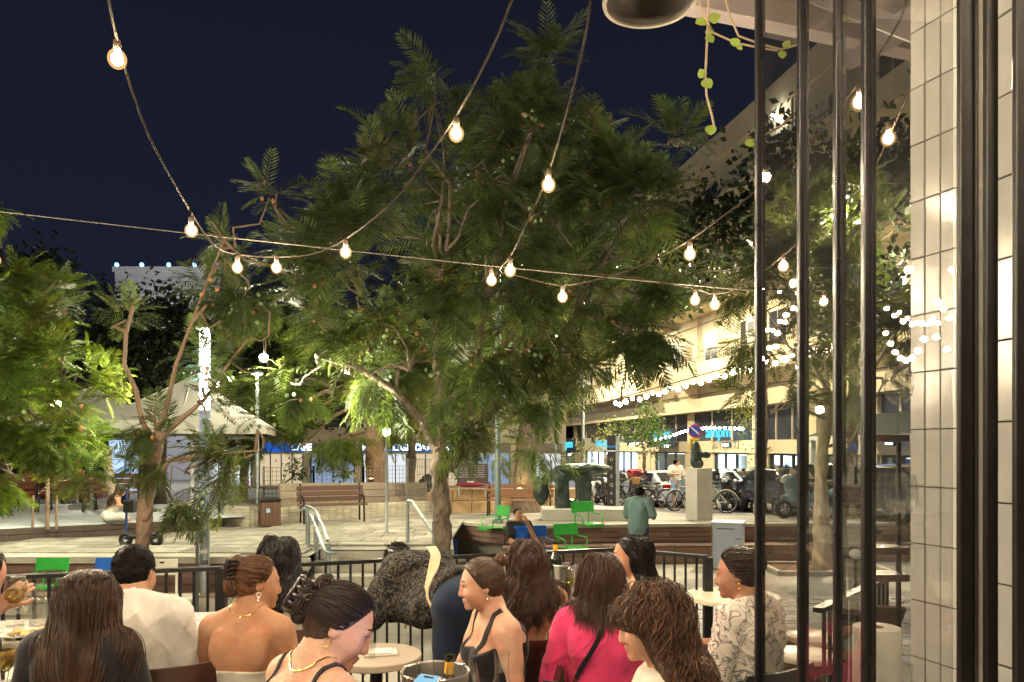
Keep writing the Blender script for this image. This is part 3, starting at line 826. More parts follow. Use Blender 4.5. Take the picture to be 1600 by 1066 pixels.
# road along the shops, kerb and markings follow the facade
FA, FB = 16.9, -.185                                   # facade plane: X = FA + FB * Y
FD = Vector((FB, 1, 0)).normalized(); FN = Vector((-1, FB, 0)).normalized()   # along the street, and out of the facade
def fac(Y, out=0.0, z=0.0):
    p = Vector((FA + FB * Y, Y, 0)) + FN * out; p.z = z; return p
rd = MB()
for a, b in ((19, 26), (26, 34), (34, 44), (44, 54), (54, 90)):
    P = [fac(a, 7.6), fac(a, 2.4), fac(b, 2.4), fac(b, 7.6)]
    rd.add([(p.x, p.y, street_z(p.y) + .012) for p in P], [(0, 1, 2, 3)])
rd.build('road', M('asphalt', (.055, .053, .05), .75, 0, .25, 1.5, .3, 60), kind='structure')
kb = MB()
for a in np.arange(19, 80, 1.0):
    p, q = fac(a, 2.4), fac(a + .985, 2.4); p.z, q.z = street_z(p.y) + .05, street_z(q.y) + .05; kb.beam(p, q, .16, .14)
kb.build('kerb', concrete, kind='structure')

# ---- stone paving of the upper plaza: slabs laid in courses, one object each near the front
slabs = thing('plaza_paving', 'pale stone paving slabs of the upper plaza between the steps and the brick planter', 'paving')
k = 0; y = 12.62; row = 0; rs = random.Random(3); slab_me = {}
while y < 18.4 and k < 296:
    d = .42 if row % 3 else .62
    x = -9.4 + rs.uniform(0, .5)
    if y > 14.2: x = -6.55 + rs.uniform(0, .3)
    while x < -1.25 and k < 296:
        w = rs.choice((.62, .84, 1.05)); x1 = min(x + w, -1.15)
        lim = -3.42 if y + d > 12.4 and y < 13.4 else -1.1
        if y < 13.3 and x1 > lim: x1 = lim
        if x1 - x > .15 and not (x < -9.6 + (y - 14.3) * 1.5 and y > 14):
            s = MB(); s.box(((x + x1) / 2, y + d / 2, UP + .008 + rs.uniform(0, .006)), (x1 - x - .022, d - .022, .05))
            s.build('paving_slab', paver, slabs); k += 1
        x = x1 if x1 > x + .05 else x + .5
        if x1 >= lim - .01: break
    y += d; row += 1
# ---- steps down into the bowl
st = thing('stone_steps', 'broad pale stone steps leading down from the upper plaza between the handrails', 'steps')
for i in range(5):
    s = MB(); z1 = UP - .16 * (i + 1)
    s.box((-2.2, 13.2 - .4 * i - .2 + .0, (z1 + LOW) / 2 - .05), (2.3, .396, z1 - LOW + .1)); s.build('step', concrete, st, bevel=.012)
s = MB(); s.box((-2.15, 13.24, (UP + LOW) / 2 - .02), (2.3, .06, UP - LOW)); s.build('riser', concrete, st)
# ---- block wall left of the steps
bw = thing('block_wall', 'low grey block wall between the wooden tier and the stone steps', 'wall')
for r_ in range(4):
    for c in range(3):
        s = MB(); s.box((-4.02 + .27 * c + (.10 if r_ % 2 else 0), 12.36, LOW + .1 + .195 * r_), (.258, .10, .185)); s.build('block', concrete, bw, bevel=.006)
s = MB(); s.box((-3.7, 12.44, -.5), (.8, .08, .76)); s.build('core', mortar, bw)

def plank_run(parent, a, b, z0, z1, rows, thick=.05, mat=None, L=2.2, gap=.012, setback=0):
    """horizontal boards on a vertical face from a to b (plan), one object per board"""
    a, b = Vector((a[0], a[1], 0)), Vector((b[0], b[1], 0)); d = (b - a); T = d.length; d.normalize(); n = Vector((d.y, -d.x, 0))
    h = (z1 - z0) / rows
    for r_ in range(rows):
        t = 0; first = (r_ % 2) * L * .45 or L
        while t < T - .05:
            l = min(first if t == 0 else L, T - t); p = a + d * t + n * setback; q = a + d * (t + l - gap) + n * setback
            z = z0 + h * (r_ + .5); s = MB(); s.beam((p.x, p.y, z), (q.x, q.y, z), thick + rs.uniform(0, .006), h - gap)
            s.build('plank', mat or board_wood, parent); t += l
lt = thing('wooden_tier', 'brown boarded seating tier with a pale stone coping at left, below the upper plaza', 'seating tier')
plank_run(lt, (-11.5, 12.36), (-4.15, 12.36), LOW, UP - .09, 4)
for i in range(5):
    s = MB(); s.box((-11.0 + 1.5 * i - .2, 12.44, UP - .035), (1.49, .42, .11)); s.build('coping', concrete, lt, bevel=.008)
s = MB(); s.box((-11.6 + 3.72, 11.95, LOW + .13), (7.4, .46, .26)); s.build('bench_step', concrete, lt)
for i in range(3): plank_run(lt, (-11.5, 11.78 + .15 * i), (-4.3, 11.78 + .15 * i), LOW + .264, LOW + .30, 1, .14)
ul = thing('wooden_ledge', 'dark low boarded ledge with a bluish paved top at the back left', 'seating ledge')
LA, LB = (-14.5, 11.1), (-6.55, 16.25)
plank_run(ul, (-11.6, 12.98), LB, UP, .14, 2, mat=M('dark_board', (.055, .035, .028), .6, 0, .3, 3, .3, 30, island=.15, stretch=(.35, 4, 5)), L=2.6)
s = MB(); s.prism([(-11.62, 13.02), (-6.52, 16.32), (-5.9, 17.0), (-6.4, 20.2), (-22, 20.2), (-22, 13.02)], .135, .17); s.build('ledge_top', M('pale_paving', (.50, .54, .56), .6, 0, .12, 2, .2, 30), ul)
s = MB(); s.prism([(-11.62, 13.06), (-6.55, 16.36), (-6.4, 20.1), (-22, 20.1), (-22, 13.06)], -.4, .134); s.build('core', mortar, ul)

rp = thing('wooden_platform', 'reddish brown boarded edge of the sculpture platform with a pale coping, behind the railing', 'platform')
PP = [(-1.40, 18.25), (-.14, 17.12), (2.64, 17.52), (9.6, 17.92)]
for a, b in zip(PP[:-1], PP[1:]):
    plank_run(rp, a, b, TRD, UP - .05, 3)
    a_, b_ = Vector((*a, UP - .015)), Vector((*b, UP - .015)); n = 4
    for i in range(n):
        s = MB(); s.beam(a_.lerp(b_, i / n), a_.lerp(b_, (i + .995) / n), .16, .07); s.build('coping', concrete, rp)
PT = [(-.2, 16.65), (2.6, 16.9), (9.6, 17.3)]
for a, b in zip(PT[:-1], PT[1:]): plank_run(rp, a, b, LOW, TRD - .03, 2)
for i in range(3):
    for a, b in zip(PT[:-1], PT[1:]): plank_run(rp, (a[0], a[1] + .06 + .18 * i), (b[0], b[1] + .06 + .18 * i), TRD - .03, TRD, 1, .168)
s = MB(); s.prism([(-1.3, 18.4), (-.1, 17.22), (2.64, 17.62), (9.6, 18.0), (9.6, 18.4)], LOW, UP - .06); s.build('core', mortar, rp)

# ---- herringbone of small pavers on the right, past the terrace (too small and many to count)
pv = MB(); rs2 = random.Random(9)
for iy in range(46):
    for ix in range(30):
        y = 6.0 + iy * .155; x = 1.6 + ix * .22 + (.11 if iy % 2 else 0)
        if x > 6.4: continue
        pv.box((x, y, LOW + .012 + rs2.uniform(0, .014)), (.205, .14, .03), rz=rs2.uniform(-.06, .06))
pv.build('small_pavers', M('small_paver', (.33, .31, .28), .6, 0, .2, 3, .3, 40, island=.2), kind='stuff')
tp = thing('tree_pit', 'bare earth tree pit at the foot of the slender pale-trunked tree on the right', 'tree pit', (gx(1288, 16.0), 16.0, LOW))
s = MB(); s.box((0, 0, .01), (2.2, 1.2, .05)); s.build('soil', M('soil', (.16, .09, .055), .95, 0, .3, 12, .6, 60), tp, world=False)
for a, b in (((-1.15, -.65), (1.15, -.65)), ((-1.15, .65), (1.15, .65)), ((-1.15, -.65), (-1.15, .65)), ((1.15, -.65), (1.15, .65))):
    s = MB(); s.beam((*a, .04), (*b, .04), .1, .1); s.build('edging', concrete, tp, world=False)

# ---- brick planter with timber back and big tree behind the bench
bp = thing('brick_planter', 'pale brick planter wall with grey timber boards above, behind the bench and bin', 'planter')
A0, A1, A2 = Vector((-6.45, 17.3, 0)), Vector((-5.76, 17.0, 0)), Vector((-2.3, 22.2, 0))
rb = random.Random(4); nb = 0
bm_ = MB(); bm_.box((0, 0, 0), (.235, .10, .062)); bme = bm_.mesh('brick'); bm2 = MB(); bm2.box((0, 0, 0), (.112, .10, .062)); bme2 = bm2.mesh('brick')
def brick_face(parent, a, b, z0, rows, slope=0.0, L=.245, maxn=400):
    global nb
    d = b - a; T = d.length; d.normalize(); n = Vector((d.y, -d.x, 0)); ang = math.atan2(d.y, d.x)
    for r_ in range(rows):
        t = 0 if r_ % 2 else -.122
        while t < T - .05:
            half = t < 0; l = .122 if half else min(L, T - t); t0 = max(t, 0)
            c = a + d * (t0 + l / 2) + n * rb.uniform(.0, .012)
            o = bpy.data.objects.new('brick', bme2 if l < .2 else bme); COL.objects.link(o); o.parent = parent
            o.location = (c.x, c.y, z0(c.y) + .036 + .072 * r_); o.rotation_euler = (0, 0, ang); nb += 1
            if len(o.data.materials) == 0: o.data.materials.append(brick_m)
            t += .122 if half else L
gzf = lambda Y: street_z(Y) - .05
brick_face(bp, A0, A1, gzf, 7); brick_face(bp, A1, A2, gzf, 6)
s = MB()
s.add([(A0.x, A0.y + .03, -.5), (A1.x + .04, A1.y + .09, -.5), (A2.x - .02, A2.y + .05, -.5), (-4.2, 26, -.5), (-7.4, 20, -.5), (A0.x, A0.y + .03, .30), (A1.x + .04, A1.y + .09, .28), (A2.x - .02, A2.y + .05, .10), (-4.2, 26, .1), (-7.4, 20, .28)],
      [(0, 1, 6, 5), (1, 2, 7, 6), (2, 3, 8, 7), (3, 4, 9, 8), (4, 0, 5, 9), (5, 6, 7, 8, 9)]); s.build('core', mortar, bp)
B1, B2 = A1 + Vector((.25, 1.2, 0)), A2 + Vector((-.1, .9, 0))
for r_ in range(3):
    n = 3
    for i in range(n):
        p, q = B1.lerp(B2, i / n), B1.lerp(B2, (i + .99) / n); zz = lambda v: street_z(v.y) + .44 + .19 * r_
        s = MB(); s.beam((p.x, p.y, zz(p)), (q.x, q.y, zz(q)), .06, .178); s.build('plank', grey_wood, bp)
s = MB(); P = [B1 + Vector((.03, .06, 0)), B2 + Vector((.0, .06, 0)), Vector((-3.6, 27, 0)), Vector((-7.6, 21, 0))]
s.add([(p.x, p.y, street_z(p.y) + .80) for p in P], [(0, 1, 2, 3)]); s.build('soil', M('soil', (.16, .09, .055)), bp)
# long sandstone ledge to the right of it, lit orange
sl_ = thing('sandstone_ledge', 'long low sandstone ledge in two courses behind the main tree', 'ledge')
ochre = M('sandstone', (.42, .29, .15), .85, 0, .25, 2.5, .4, 25, island=.12)
Q0, Q1 = Vector((gx(640, 22.6), 22.6, 0)), Vector((gx(905, 24.5), 24.5, 0))
for r_ in range(2):
    for i in range(9):
        p, q = Q0.lerp(Q1, i / 9), Q0.lerp(Q1, (i + .985) / 9); off = Vector((0, .35 * r_, 0)); zz = street_z(p.y) + .17 + .36 * r_
        s = MB(); s.beam(p + off + Vector((0, 0, zz)), q + off + Vector((0, 0, zz)), .5, .35); s.build('stone', ochre, sl_, bevel=.025)
s = MB(); s.add([(Q0.x, Q0.y + .4, street_z(23) + .66), (Q1.x, Q1.y + .4, street_z(24) + .66), (Q1.x, 33, -.2), (Q0.x - 1, 33, -.2)], [(0, 1, 2, 3)]); s.build('earth_bank', M('earth', (.30, .20, .11), .95, 0, .3, 2, .5, 20), sl_)

# ------------------------------------------------------------------ the long cream building with the shops
bd = thing('shop_building', 'long cream rendered building with balconies and a row of lit shops along the street', 'building')
ZB = -2.2
def fslab(mb, Y0, Y1, z0, z1, out0, out1):
    """box on the facade between two depths, from out0 to out1 in front of the wall plane"""
    a, b, c, d = fac(Y0, out0), fac(Y1, out0), fac(Y1, out1), fac(Y0, out1)
    mb.add([(p.x, p.y, z) for z in (z0, z1) for p in (a, b, c, d)], [(3, 2, 1, 0), (4, 5, 6, 7), (0, 1, 5, 4), (1, 2, 6, 5), (2, 3, 7, 6), (3, 0, 4, 7)])
    return mb
YE = 74.0
glass_dark = M('window_glass', (.035, .04, .055), .18, 0, .3, 1, spec=.35)
frame_pale = M('frame_pale', (.55, .5, .4), .6, 0, .1, 5)
fslab(MB(), 12.5, YE, 4.1, 15.6, -9, 0).build('upper_wall', cream_wall, bd)
fslab(MB(), 12.5, YE, 15.6, 16.8, -9, .14).build('parapet', cream_wall, bd)
fslab(MB(), 12.5, YE, 3.45, 4.1, -9, .55).build('cornice', cream_wall, bd)
fslab(MB(), 12.5, YE, 1.42, 1.98, -9, .10).build('fascia', cream_wall, bd)
fslab(MB(), 12.5, YE, ZB, 3.45, -9, -3.2).build('shop_back_wall', M('shop_interior', (.55, .55, .52), .7, 0, .2, 2), bd)
fslab(MB(), 12.5, YE, ZB, -1.0, -3.2, -.05).build('plinth', cream_wall, bd)
# mezzanine glazing, mullions
piers = [14, 18, 22, 25.5, 29, 33.3, 40.2, 46.2, 54, 63, 73.5]
for a in piers: fslab(MB(), a, a + .55, ZB, 3.45, -.5, .06).build('pier', cream_wall, bd)
lit_w = EM('shop_light_white', (.80, .93, 1.0), 4.2); lit_b = EM('shop_light_blue', (.12, .30, .75), 1.0); lit_y = EM('shop_light_warm', (1, .78, .45), 2.0)
for i, (a, b) in enumerate(zip(piers[:-1], piers[1:])):
    fslab(MB(), a + .56, b - .01, 2.0, 3.44, -.16, -.10).build('mezzanine_pane', glass_dark, bd)
    for t in (.33, .66):
        y = a + .55 + (b - a - .55) * t; fslab(MB(), y, y + .07, 2.0, 3.44, -.12, -.04).build('mullion', frame_pale, bd)
shops = [(22.6, 25.4, 'w'), (26.3, 28.8, 'd'), (29.9, 32.6, 'd'), (34.4, 37.8, 'w'), (41.2, 45.6, 'w'), (48.6, 52.8, 'd'), (55.5, 60.5, 'w'), (64, 72, 'w')]
prev = 12.5; goods = [M('goods_%s' % n, c, .6, 0, .3, 9) for n, c in (('white', (.7, .7, .7)), ('blue', (.05, .15, .6)), ('green', (.1, .3, .15)), ('red', (.5, .06, .05)), ('dark', (.05, .05, .06)))]
rg = random.Random(11)
for a, b, k in shops:
    if a > prev: fslab(MB(), prev, a, -1.0 if prev < 30 else ZB, 1.42, -.3, 0).build('shop_wall', cream_wall, bd)
    prev = b; zs = street_z(a); h0 = zs + .12
    w = fslab(MB(), a + .02, b - .02, h0, 1.40, -.14, -.11).build('shop_window', GLASS('shop_glass', (.9, .95, .97), .02, 1.45), bd)
    fr = MB()
    for y in (a + .02, (a * 2 + b) / 3, (a + 2 * b) / 3, b - .09): fslab(fr, y, y + .07, h0, 1.40, -.18, -.06)
    fslab(fr, a + .02, b - .02, 1.33, 1.41, -.17, -.07); fr.build('window_frame', M('dark_frame', (.03, .04, .05), .5), w)
    em = {'w': lit_w, 'b': lit_b, 'd': lit_y}[k]
    lp = MB()
    for q in range(3): fslab(lp, a + .2, b - .2, 1.30, 1.34, -2.6 + .8 * q, -2.4 + .8 * q)
    lp.build('ceiling_lamp', em if k != 'd' else EM('shop_light_dim', (1, .8, .5), .8), bd)
    if k != 'd': fslab(MB(), a + .1, b - .1, h0, 1.28, -2.9, -2.85).build('light_wall', EM('lit_panel_' + k, (.75, .9, 1.0) if k == 'w' else (.15, .35, .9), 3.2 if k == 'w' else .8), bd)
    sh = MB()
    for q in range(4):
        z = h0 + .15 + .36 * q
        fslab(sh, a + .3, b - .3, z, z + .03, -2.4, -1.9)
    sh.build('display_shelf', goods[0], bd)
    for q in range(3):
        g = MB()
        for z in range(4):
            y = a + .35
            while y < b - .5:
                ww = rg.uniform(.1, .3); hh = rg.uniform(.12, .3)
                if rg.random() < .45: fslab(g, y, y + ww, h0 + .18 + .36 * z, h0 + .18 + .36 * z + hh, -2.35, -2.0)
                y += ww + .04
        if g.v: g.build('shop_goods', goods[rg.randrange(5)], bd)
fslab(MB(), prev, YE, ZB, 1.42, -.3, 0).build('shop_wall', cream_wall, bd)
# balconies: rounded parapet bands, and windows with frames on each floor
for zf, ya, yb in ((4.75, 15, 40.5), (8.35, 15, 40.5), (12.0, 15, 40.5), (4.75, 44, 60), (8.35, 44, 60), (12.0, 44, 60)):
    b = MB()
    poly = [fac(ya, 0), fac(ya, 1.25)] + [fac(yb + .9 * math.sin(a), 1.25 * math.cos(a)) for a in np.linspace(0, 1.5708, 8)]
    b.prism([(p.x, p.y) for p in poly], zf, zf + .95); bo = b.build('balcony', cream_wall, bd, auto=30)
    rl = MB(); rl.tube([fac(ya, 1.2, zf + 1.22), fac(yb, 1.2, zf + 1.22), fac(yb + .6, .7, zf + 1.22), fac(yb + .7, .1, zf + 1.22)], .025, 6)
    for y in np.arange(ya + .5, yb, 1.6): rl.tube([fac(y, 1.2, zf + .95), fac(y, 1.2, zf + 1.22)], .015, 5)
    rl.build('balcony_rail', black_metal, bo)
wf = M('window_shutter', (.40, .36, .27), .7, 0, .15, 4, stretch=(1, 1, 30)); litwin = EM('lit_room', (1, .82, .5), .10)
for zf in (5.7, 9.3, 12.9):
    for n_, y in enumerate((17, 20.5, 24, 27.5, 31, 34.2, 37.2, 42, 45.5, 49.5, 53.5, 58, 62.5, 67)):
        w = fslab(MB(), y, y + 1.5, zf, zf + 1.75, -.02, .05).build('window', frame_pale, bd)
        g = glass_dark if (n_ * 7 + int(zf)) % 5 else litwin
        fslab(MB(), y + .1, y + .72, zf + .1, zf + 1.65, .052, .058).build('pane', g, w)
        fslab(MB(), y + .78, y + 1.4, zf + .1, zf + 1.65, .052, .058).build('pane', wf if n_ % 2 else g, w)
acm = M('ac_white', (.50, .49, .45), .6, 0, .15, 6)
for n_, (y, z) in enumerate(((19.2, 6.5), (22.7, 10.2), (26.0, 6.4), (29.5, 10.0), (33.0, 6.6), (36.0, 10.1), (41.0, 6.5))):
    a_ = fslab(MB(), y, y + .85, z, z + .6, .02, .36).build('air_conditioner', acm, bd, bevel=.02); fslab(MB(), y + .12, y + .68, z + .08, z + .52, .362, .372).build('grille', M('ac_grille', (.08, .08, .08), .6), a_)
for y in (16.2, 23.3, 30.6, 39.4): MB().tube([fac(y, .07, 4.1), fac(y, .07, 15.6)], .05, 8).build('downpipe', M('pipe_cream', (.42, .37, .27), .6, 0, .2, 4), bd, True)
for z in (4.35, 7.9): MB().tube([fac(13, .05, z), fac(24, .06, z - .08), fac(36, .05, z + .02), fac(50, .05, z)], .018, 5).build('cable', black_metal, bd)
rf = MB()
for i in range(70):
    y = 20 + i * .3 + rs.uniform(0, .3); p = fac(y, -.4 - rs.uniform(0, .5), 16.8); rf.ball(p + Vector((0, 0, .1)), (rs.uniform(.1, .3), rs.uniform(.15, .4), rs.uniform(.15, .5)), 7, 5)
rf.build('roof_planting', M('roof_plants', (.03, .035, .02), .9, 0, .4, 12, .8, 30), bd)
flood = MB(); p = fac(31.5, .35, 15.2); flood.ball(p, .13, 12, 8); flood.build('flood_lamp', EM('flood_emit', (.96, 1, .9), 60), bd, True)

# far row of shops across the end of the square, blue signs
fb = thing('far_shop_row', 'far low row of shops with blue illuminated signs across the end of the square', 'building')
z0 = street_z(60)
MB().box((-10.5, 66, z0 + 4.2), (30, 4, 8.4)).build('wall', M('far_render', (.34, .30, .22), .9, 0, .15, .4), fb)
for i in range(7):
    x = -23.5 + i * 4.3
    w = MB().box((x, 63.96, z0 + 1.5), (3.6, .08, 2.6)).build('shop_window', EM('far_shop_' + 'wyb'[i % 3], ((.9, .95, 1), (1, .8, .5), (.5, .7, 1))[i % 3], (.5, .4, .3)[i % 3]), fb)
    for q in range(5): MB().box((x - 1.8 + .9 * q, 63.9, z0 + 1.5), (.08, .06, 2.6)).build('mullion', black_metal, w)
    MB().box((x, 63.9, z0 + 3.35), (3.8, .16, .7)).build('sign_box', EM('far_sign_blue', (.02, .16, .75), .45) if i in (1, 3, 4) else M('far_fascia', (.12, .11, .09), .7), fb)
    MB().box((x + .3, 63.95, z0 + 5.8), (1.6, .1, 1.5)).build('window', glass_dark, fb)
for x, t in ((gx(470, 63.7), 'CAFE'), (gx(592, 63.7), 'MARKET'), (gx(622, 63.7) + .8, 'LIGHTS'), (gx(660, 63.7) + .4, '& CAMERA')):
    put_text(t, .75, EM('sign_letters', (.75, .9, 1), 4), (x, 63.78, z0 + 3.36), (1, 0, 0), (0, 0, 1), fb, depth=.03, bold=.01)

# distant white block with blue roof lamps
tb = thing('white_apartment_block', 'distant white apartment block with blue lamps along the roof edge, above the dark trees', 'building', (gx(262, 80), 80, 0))
MB().box((0, 5, 8.5), (11.0, 10, 23.0)).build('wall', M('white_render_far', (.50, .50, .52), .85, 0, .08, .3), tb, world=False)
MB().box((0, 4.9, 20.2), (11.3, 10.4, .5)).build('roof_edge', white_wall, tb, world=False)
MB().box((-.05, -.06, 18.6), (10.2, .2, .1)).build('string_course', white_wall, tb, world=False)
for zf in (16.0, 13, 10):
    for x in (-3.6, -1.4, 2.3, 4.2):
        w = MB().box((x, -.02, zf), (2.0 if x != 4.2 else 1.5, .12, 1.5)).build('window', frame_pale, tb, world=False)
        for s_ in (-1, 1): MB().box((x + s_ * .45, -.09, zf), (.78, .03, 1.25)).build('pane', glass_dark, w, world=False)
for x in (-5.2, -2.6, .2, 2.9, 5.2):
    MB().ball((x, -.2, 20.65), .20, 10, 6).build('roof_lamp', EM('roof_blue', (.12, .35, 1.0), 9), tb, True, world=False)
# ------------------------------------------------------------------ trees and plants
bark = M('bark', (.17, .13, .095), .9, 0, .6, 15, 1.0, 30, stretch=(1, 1, .4)); bark_pale = M('bark_pale', (.36, .29, .22), .85, 0, .25, 7, .6, 25, stretch=(1, 1, .4))
bark_warm = M('bark_warm', (.20, .135, .088), .8, 0, .25, 8, .5, 25, stretch=(1, 1, .4)); bark_dark = M('bark_dark', (.10, .075, .055), .9, 0, .3, 8, .6, 22)
leaf_main = LEAF('frond_green', (.080, .108, .040), .42); leaf_left = LEAF('frond_fresh', (.082, .120, .022), .5); leaf_dark = LEAF('leaf_dark', (.028, .042, .018), .3); leaf_right = LEAF('frond_right', (.070, .086, .036), .4)
leaf_street = LEAF('leaf_street', (.06, .10, .03), .4); leaf_light = LEAF('leaf_sapling', (.15, .17, .06), .5)
podm = M('seed_pod', (.30, .13, .055), .6, 0, .3, 12, island=.3); podg = M('green_pod', (.20, .27, .12), .5, 0, .2, 12, island=.2)

def frond_proto(pairs=15, seed=0, wide=.34, droop=.30, blade=.021):
    r = random.Random(seed); V = []; Fq = []
    z = lambda t: .10 * t - droop * t * t
    for i in range(pairs):
        t = .14 + .86 * (i + .5) / pairs; L = wide * (math.sin(math.pi * min(1, .10 + .86 * t)) ** .7) + .03
        for s_ in (-1, 1):
            a = R(58 - 16 * t + r.uniform(-5, 5)); dz = -.10 - .25 * r.random()
            b = np.array((t, 0, z(t))); d = np.array((math.cos(a), s_ * math.sin(a), dz)); d /= np.linalg.norm(d)
            n = np.array((-math.sin(a) * s_, math.cos(a), 0)); w = blade * r.uniform(.8, 1.2)
            m = b + d * L * .45; e = b + d * L + np.array((0, 0, -.05 * L)); k = len(V)
            V += [b, m + n * w, e, m - n * w]; Fq.append((k, k + 1, k + 2, k + 3))
    for i in range(4):
        t0, t1 = i / 4, (i + 1) / 4; k = len(V); w = .006
        V += [np.array((t0, -w, z(t0) - .004)), np.array((t0, w, z(t0) - .004)), np.array((t1, w, z(t1) - .004)), np.array((t1, -w, z(t1) - .004))]; Fq.append((k, k + 1, k + 2, k + 3))
    return np.array(V), np.array(Fq)
PROTO = [frond_proto(11 + (i * 3) % 7, i, .27 + .045 * (i % 4), .15 + .07 * i, .018 + .003 * (i % 3)) for i in range(8)]
def leaf_proto():
    V = np.array([(0, 0, 0), (.45, .30, .04), (1, 0, -.06), (.45, -.30, .04)], float); return V, np.array([(0, 1, 2, 3)])
LEAFP = leaf_proto()
def inst(proto, O, D, Up, sc):
    """copies of a leaf shape joined in one mesh: O origins, D pointing directions, Up rough normals, sc sizes"""
    V, Fq = proto; D = D / np.maximum(np.linalg.norm(D, axis=1, keepdims=True), 1e-6)
    Yv = np.cross(Up, D); Yv /= np.maximum(np.linalg.norm(Yv, axis=1, keepdims=True), 1e-6); Z = np.cross(D, Yv)
    W_ = O[:, None, :] + sc[:, None, None] * (V[None, :, 0:1] * D[:, None] + V[None, :, 1:2] * Yv[:, None] + V[None, :, 2:3] * Z[:, None])
    n = len(O); Q = Fq[None] + (np.arange(n) * len(V))[:, None, None]
    return W_.reshape(-1, 3), Q.reshape(-1, Fq.shape[1])
def join(parts):
    V = []; Q = []; k = 0
    for v, q in parts: V.append(v); Q.append(q + k); k += len(v)
    return np.concatenate(V), np.concatenate(Q)
def rosettes(C, G, r, per=(6, 10), size=(.42, .70), droop=.25, protos=None):
    """sprays of compound leaves round each twig end C growing towards G"""
    out = []; protos = protos or PROTO; O = []; D = []; U = []; Sx = []
    for c, g in zip(C, G):
        n = r.integers(per[0], per[1] + 1); g = g / (np.linalg.norm(g) + 1e-6)
        a = np.cross(g, r.normal(size=3)); a /= np.linalg.norm(a) + 1e-6; b = np.cross(g, a); ph = r.uniform(0, 6.28)
        for i in range(n):
            t = ph + 6.28 * i / n + r.normal() * .25; el_ = r.uniform(.15, 1.15)
            d = g * math.cos(el_) + (a * math.cos(t) + b * math.sin(t)) * math.sin(el_) * 1.2 + np.array((0, 0, -droop * r.uniform(.3, 1.2)))
            O.append(c + r.normal(size=3) * .04); D.append(d); U.append(np.array((0, 0, 1.0)) + g * .6 + r.normal(size=3) * .25); Sx.append(r.uniform(*size))
    O, D, U, Sx = map(np.array, (O, D, U, Sx)); w = r.integers(0, len(protos), len(O))
    return join([inst(protos[k], O[w == k], D[w == k], U[w == k], Sx[w == k]) for k in range(len(protos)) if (w == k).any()])
def blob_points(blobs, Y0, dens, r, depth=.75, shell=.55):
    """points in crown lobes: (px, py, half-width, half-height, [depth shift]) measured at distance Y0"""
    C = []; G = []; sc = Y0 / F
    for bl in blobs:
        px, py, rx, ry = bl[:4]; dy = bl[4] if len(bl) > 4 else 0
        c = np.array(at(px, py, Y0 + dy)); a = np.array((rx * sc, max(.35, depth * (rx + ry) / 2 * sc), ry * sc))
        n = max(3, int(dens * (a[0] * a[1] + a[0] * a[2] + a[1] * a[2])))
        n = max(3, n); cc = r.normal(size=(max(2, n // 4), 3)); cc /= np.linalg.norm(cc, axis=1, keepdims=True); u = cc[r.integers(0, len(cc), n)] + r.normal(size=(n, 3)) * .22; u /= np.linalg.norm(u, axis=1, keepdims=True)
        rad = shell + (1.04 - shell) * r.uniform(0, 1, n) ** .6
        rad = rad * (1 + .10 * np.sin(u[:, 0] * 5 + px) * np.cos(u[:, 2] * 4 + py))
        C.append(c + u * a * rad[:, None]); G.append(u / a * a.mean() + np.array((0, 0, .45)))
    return np.concatenate(C), np.concatenate(G)
def limb(f, pts, r0, r1, k=.06):
    n = len(pts) - 1
    for i in range(n): f.rc(pts[i], pts[i + 1], r0 + (r1 - r0) * i / n, r0 + (r1 - r0) * (i + 1) / n, k=k)
def wander(a, b, n, amp, r, sag=0):
    a, b = np.array(a, float), np.array(b, float); t = np.linspace(0, 1, n + 1)[:, None]
    P = a + (b - a) * t + np.sin(t * 3.14) * np.array((0, 0, sag)); P[1:-1] += r.normal(size=(n - 1, 3)) * amp; return [p for p in P]
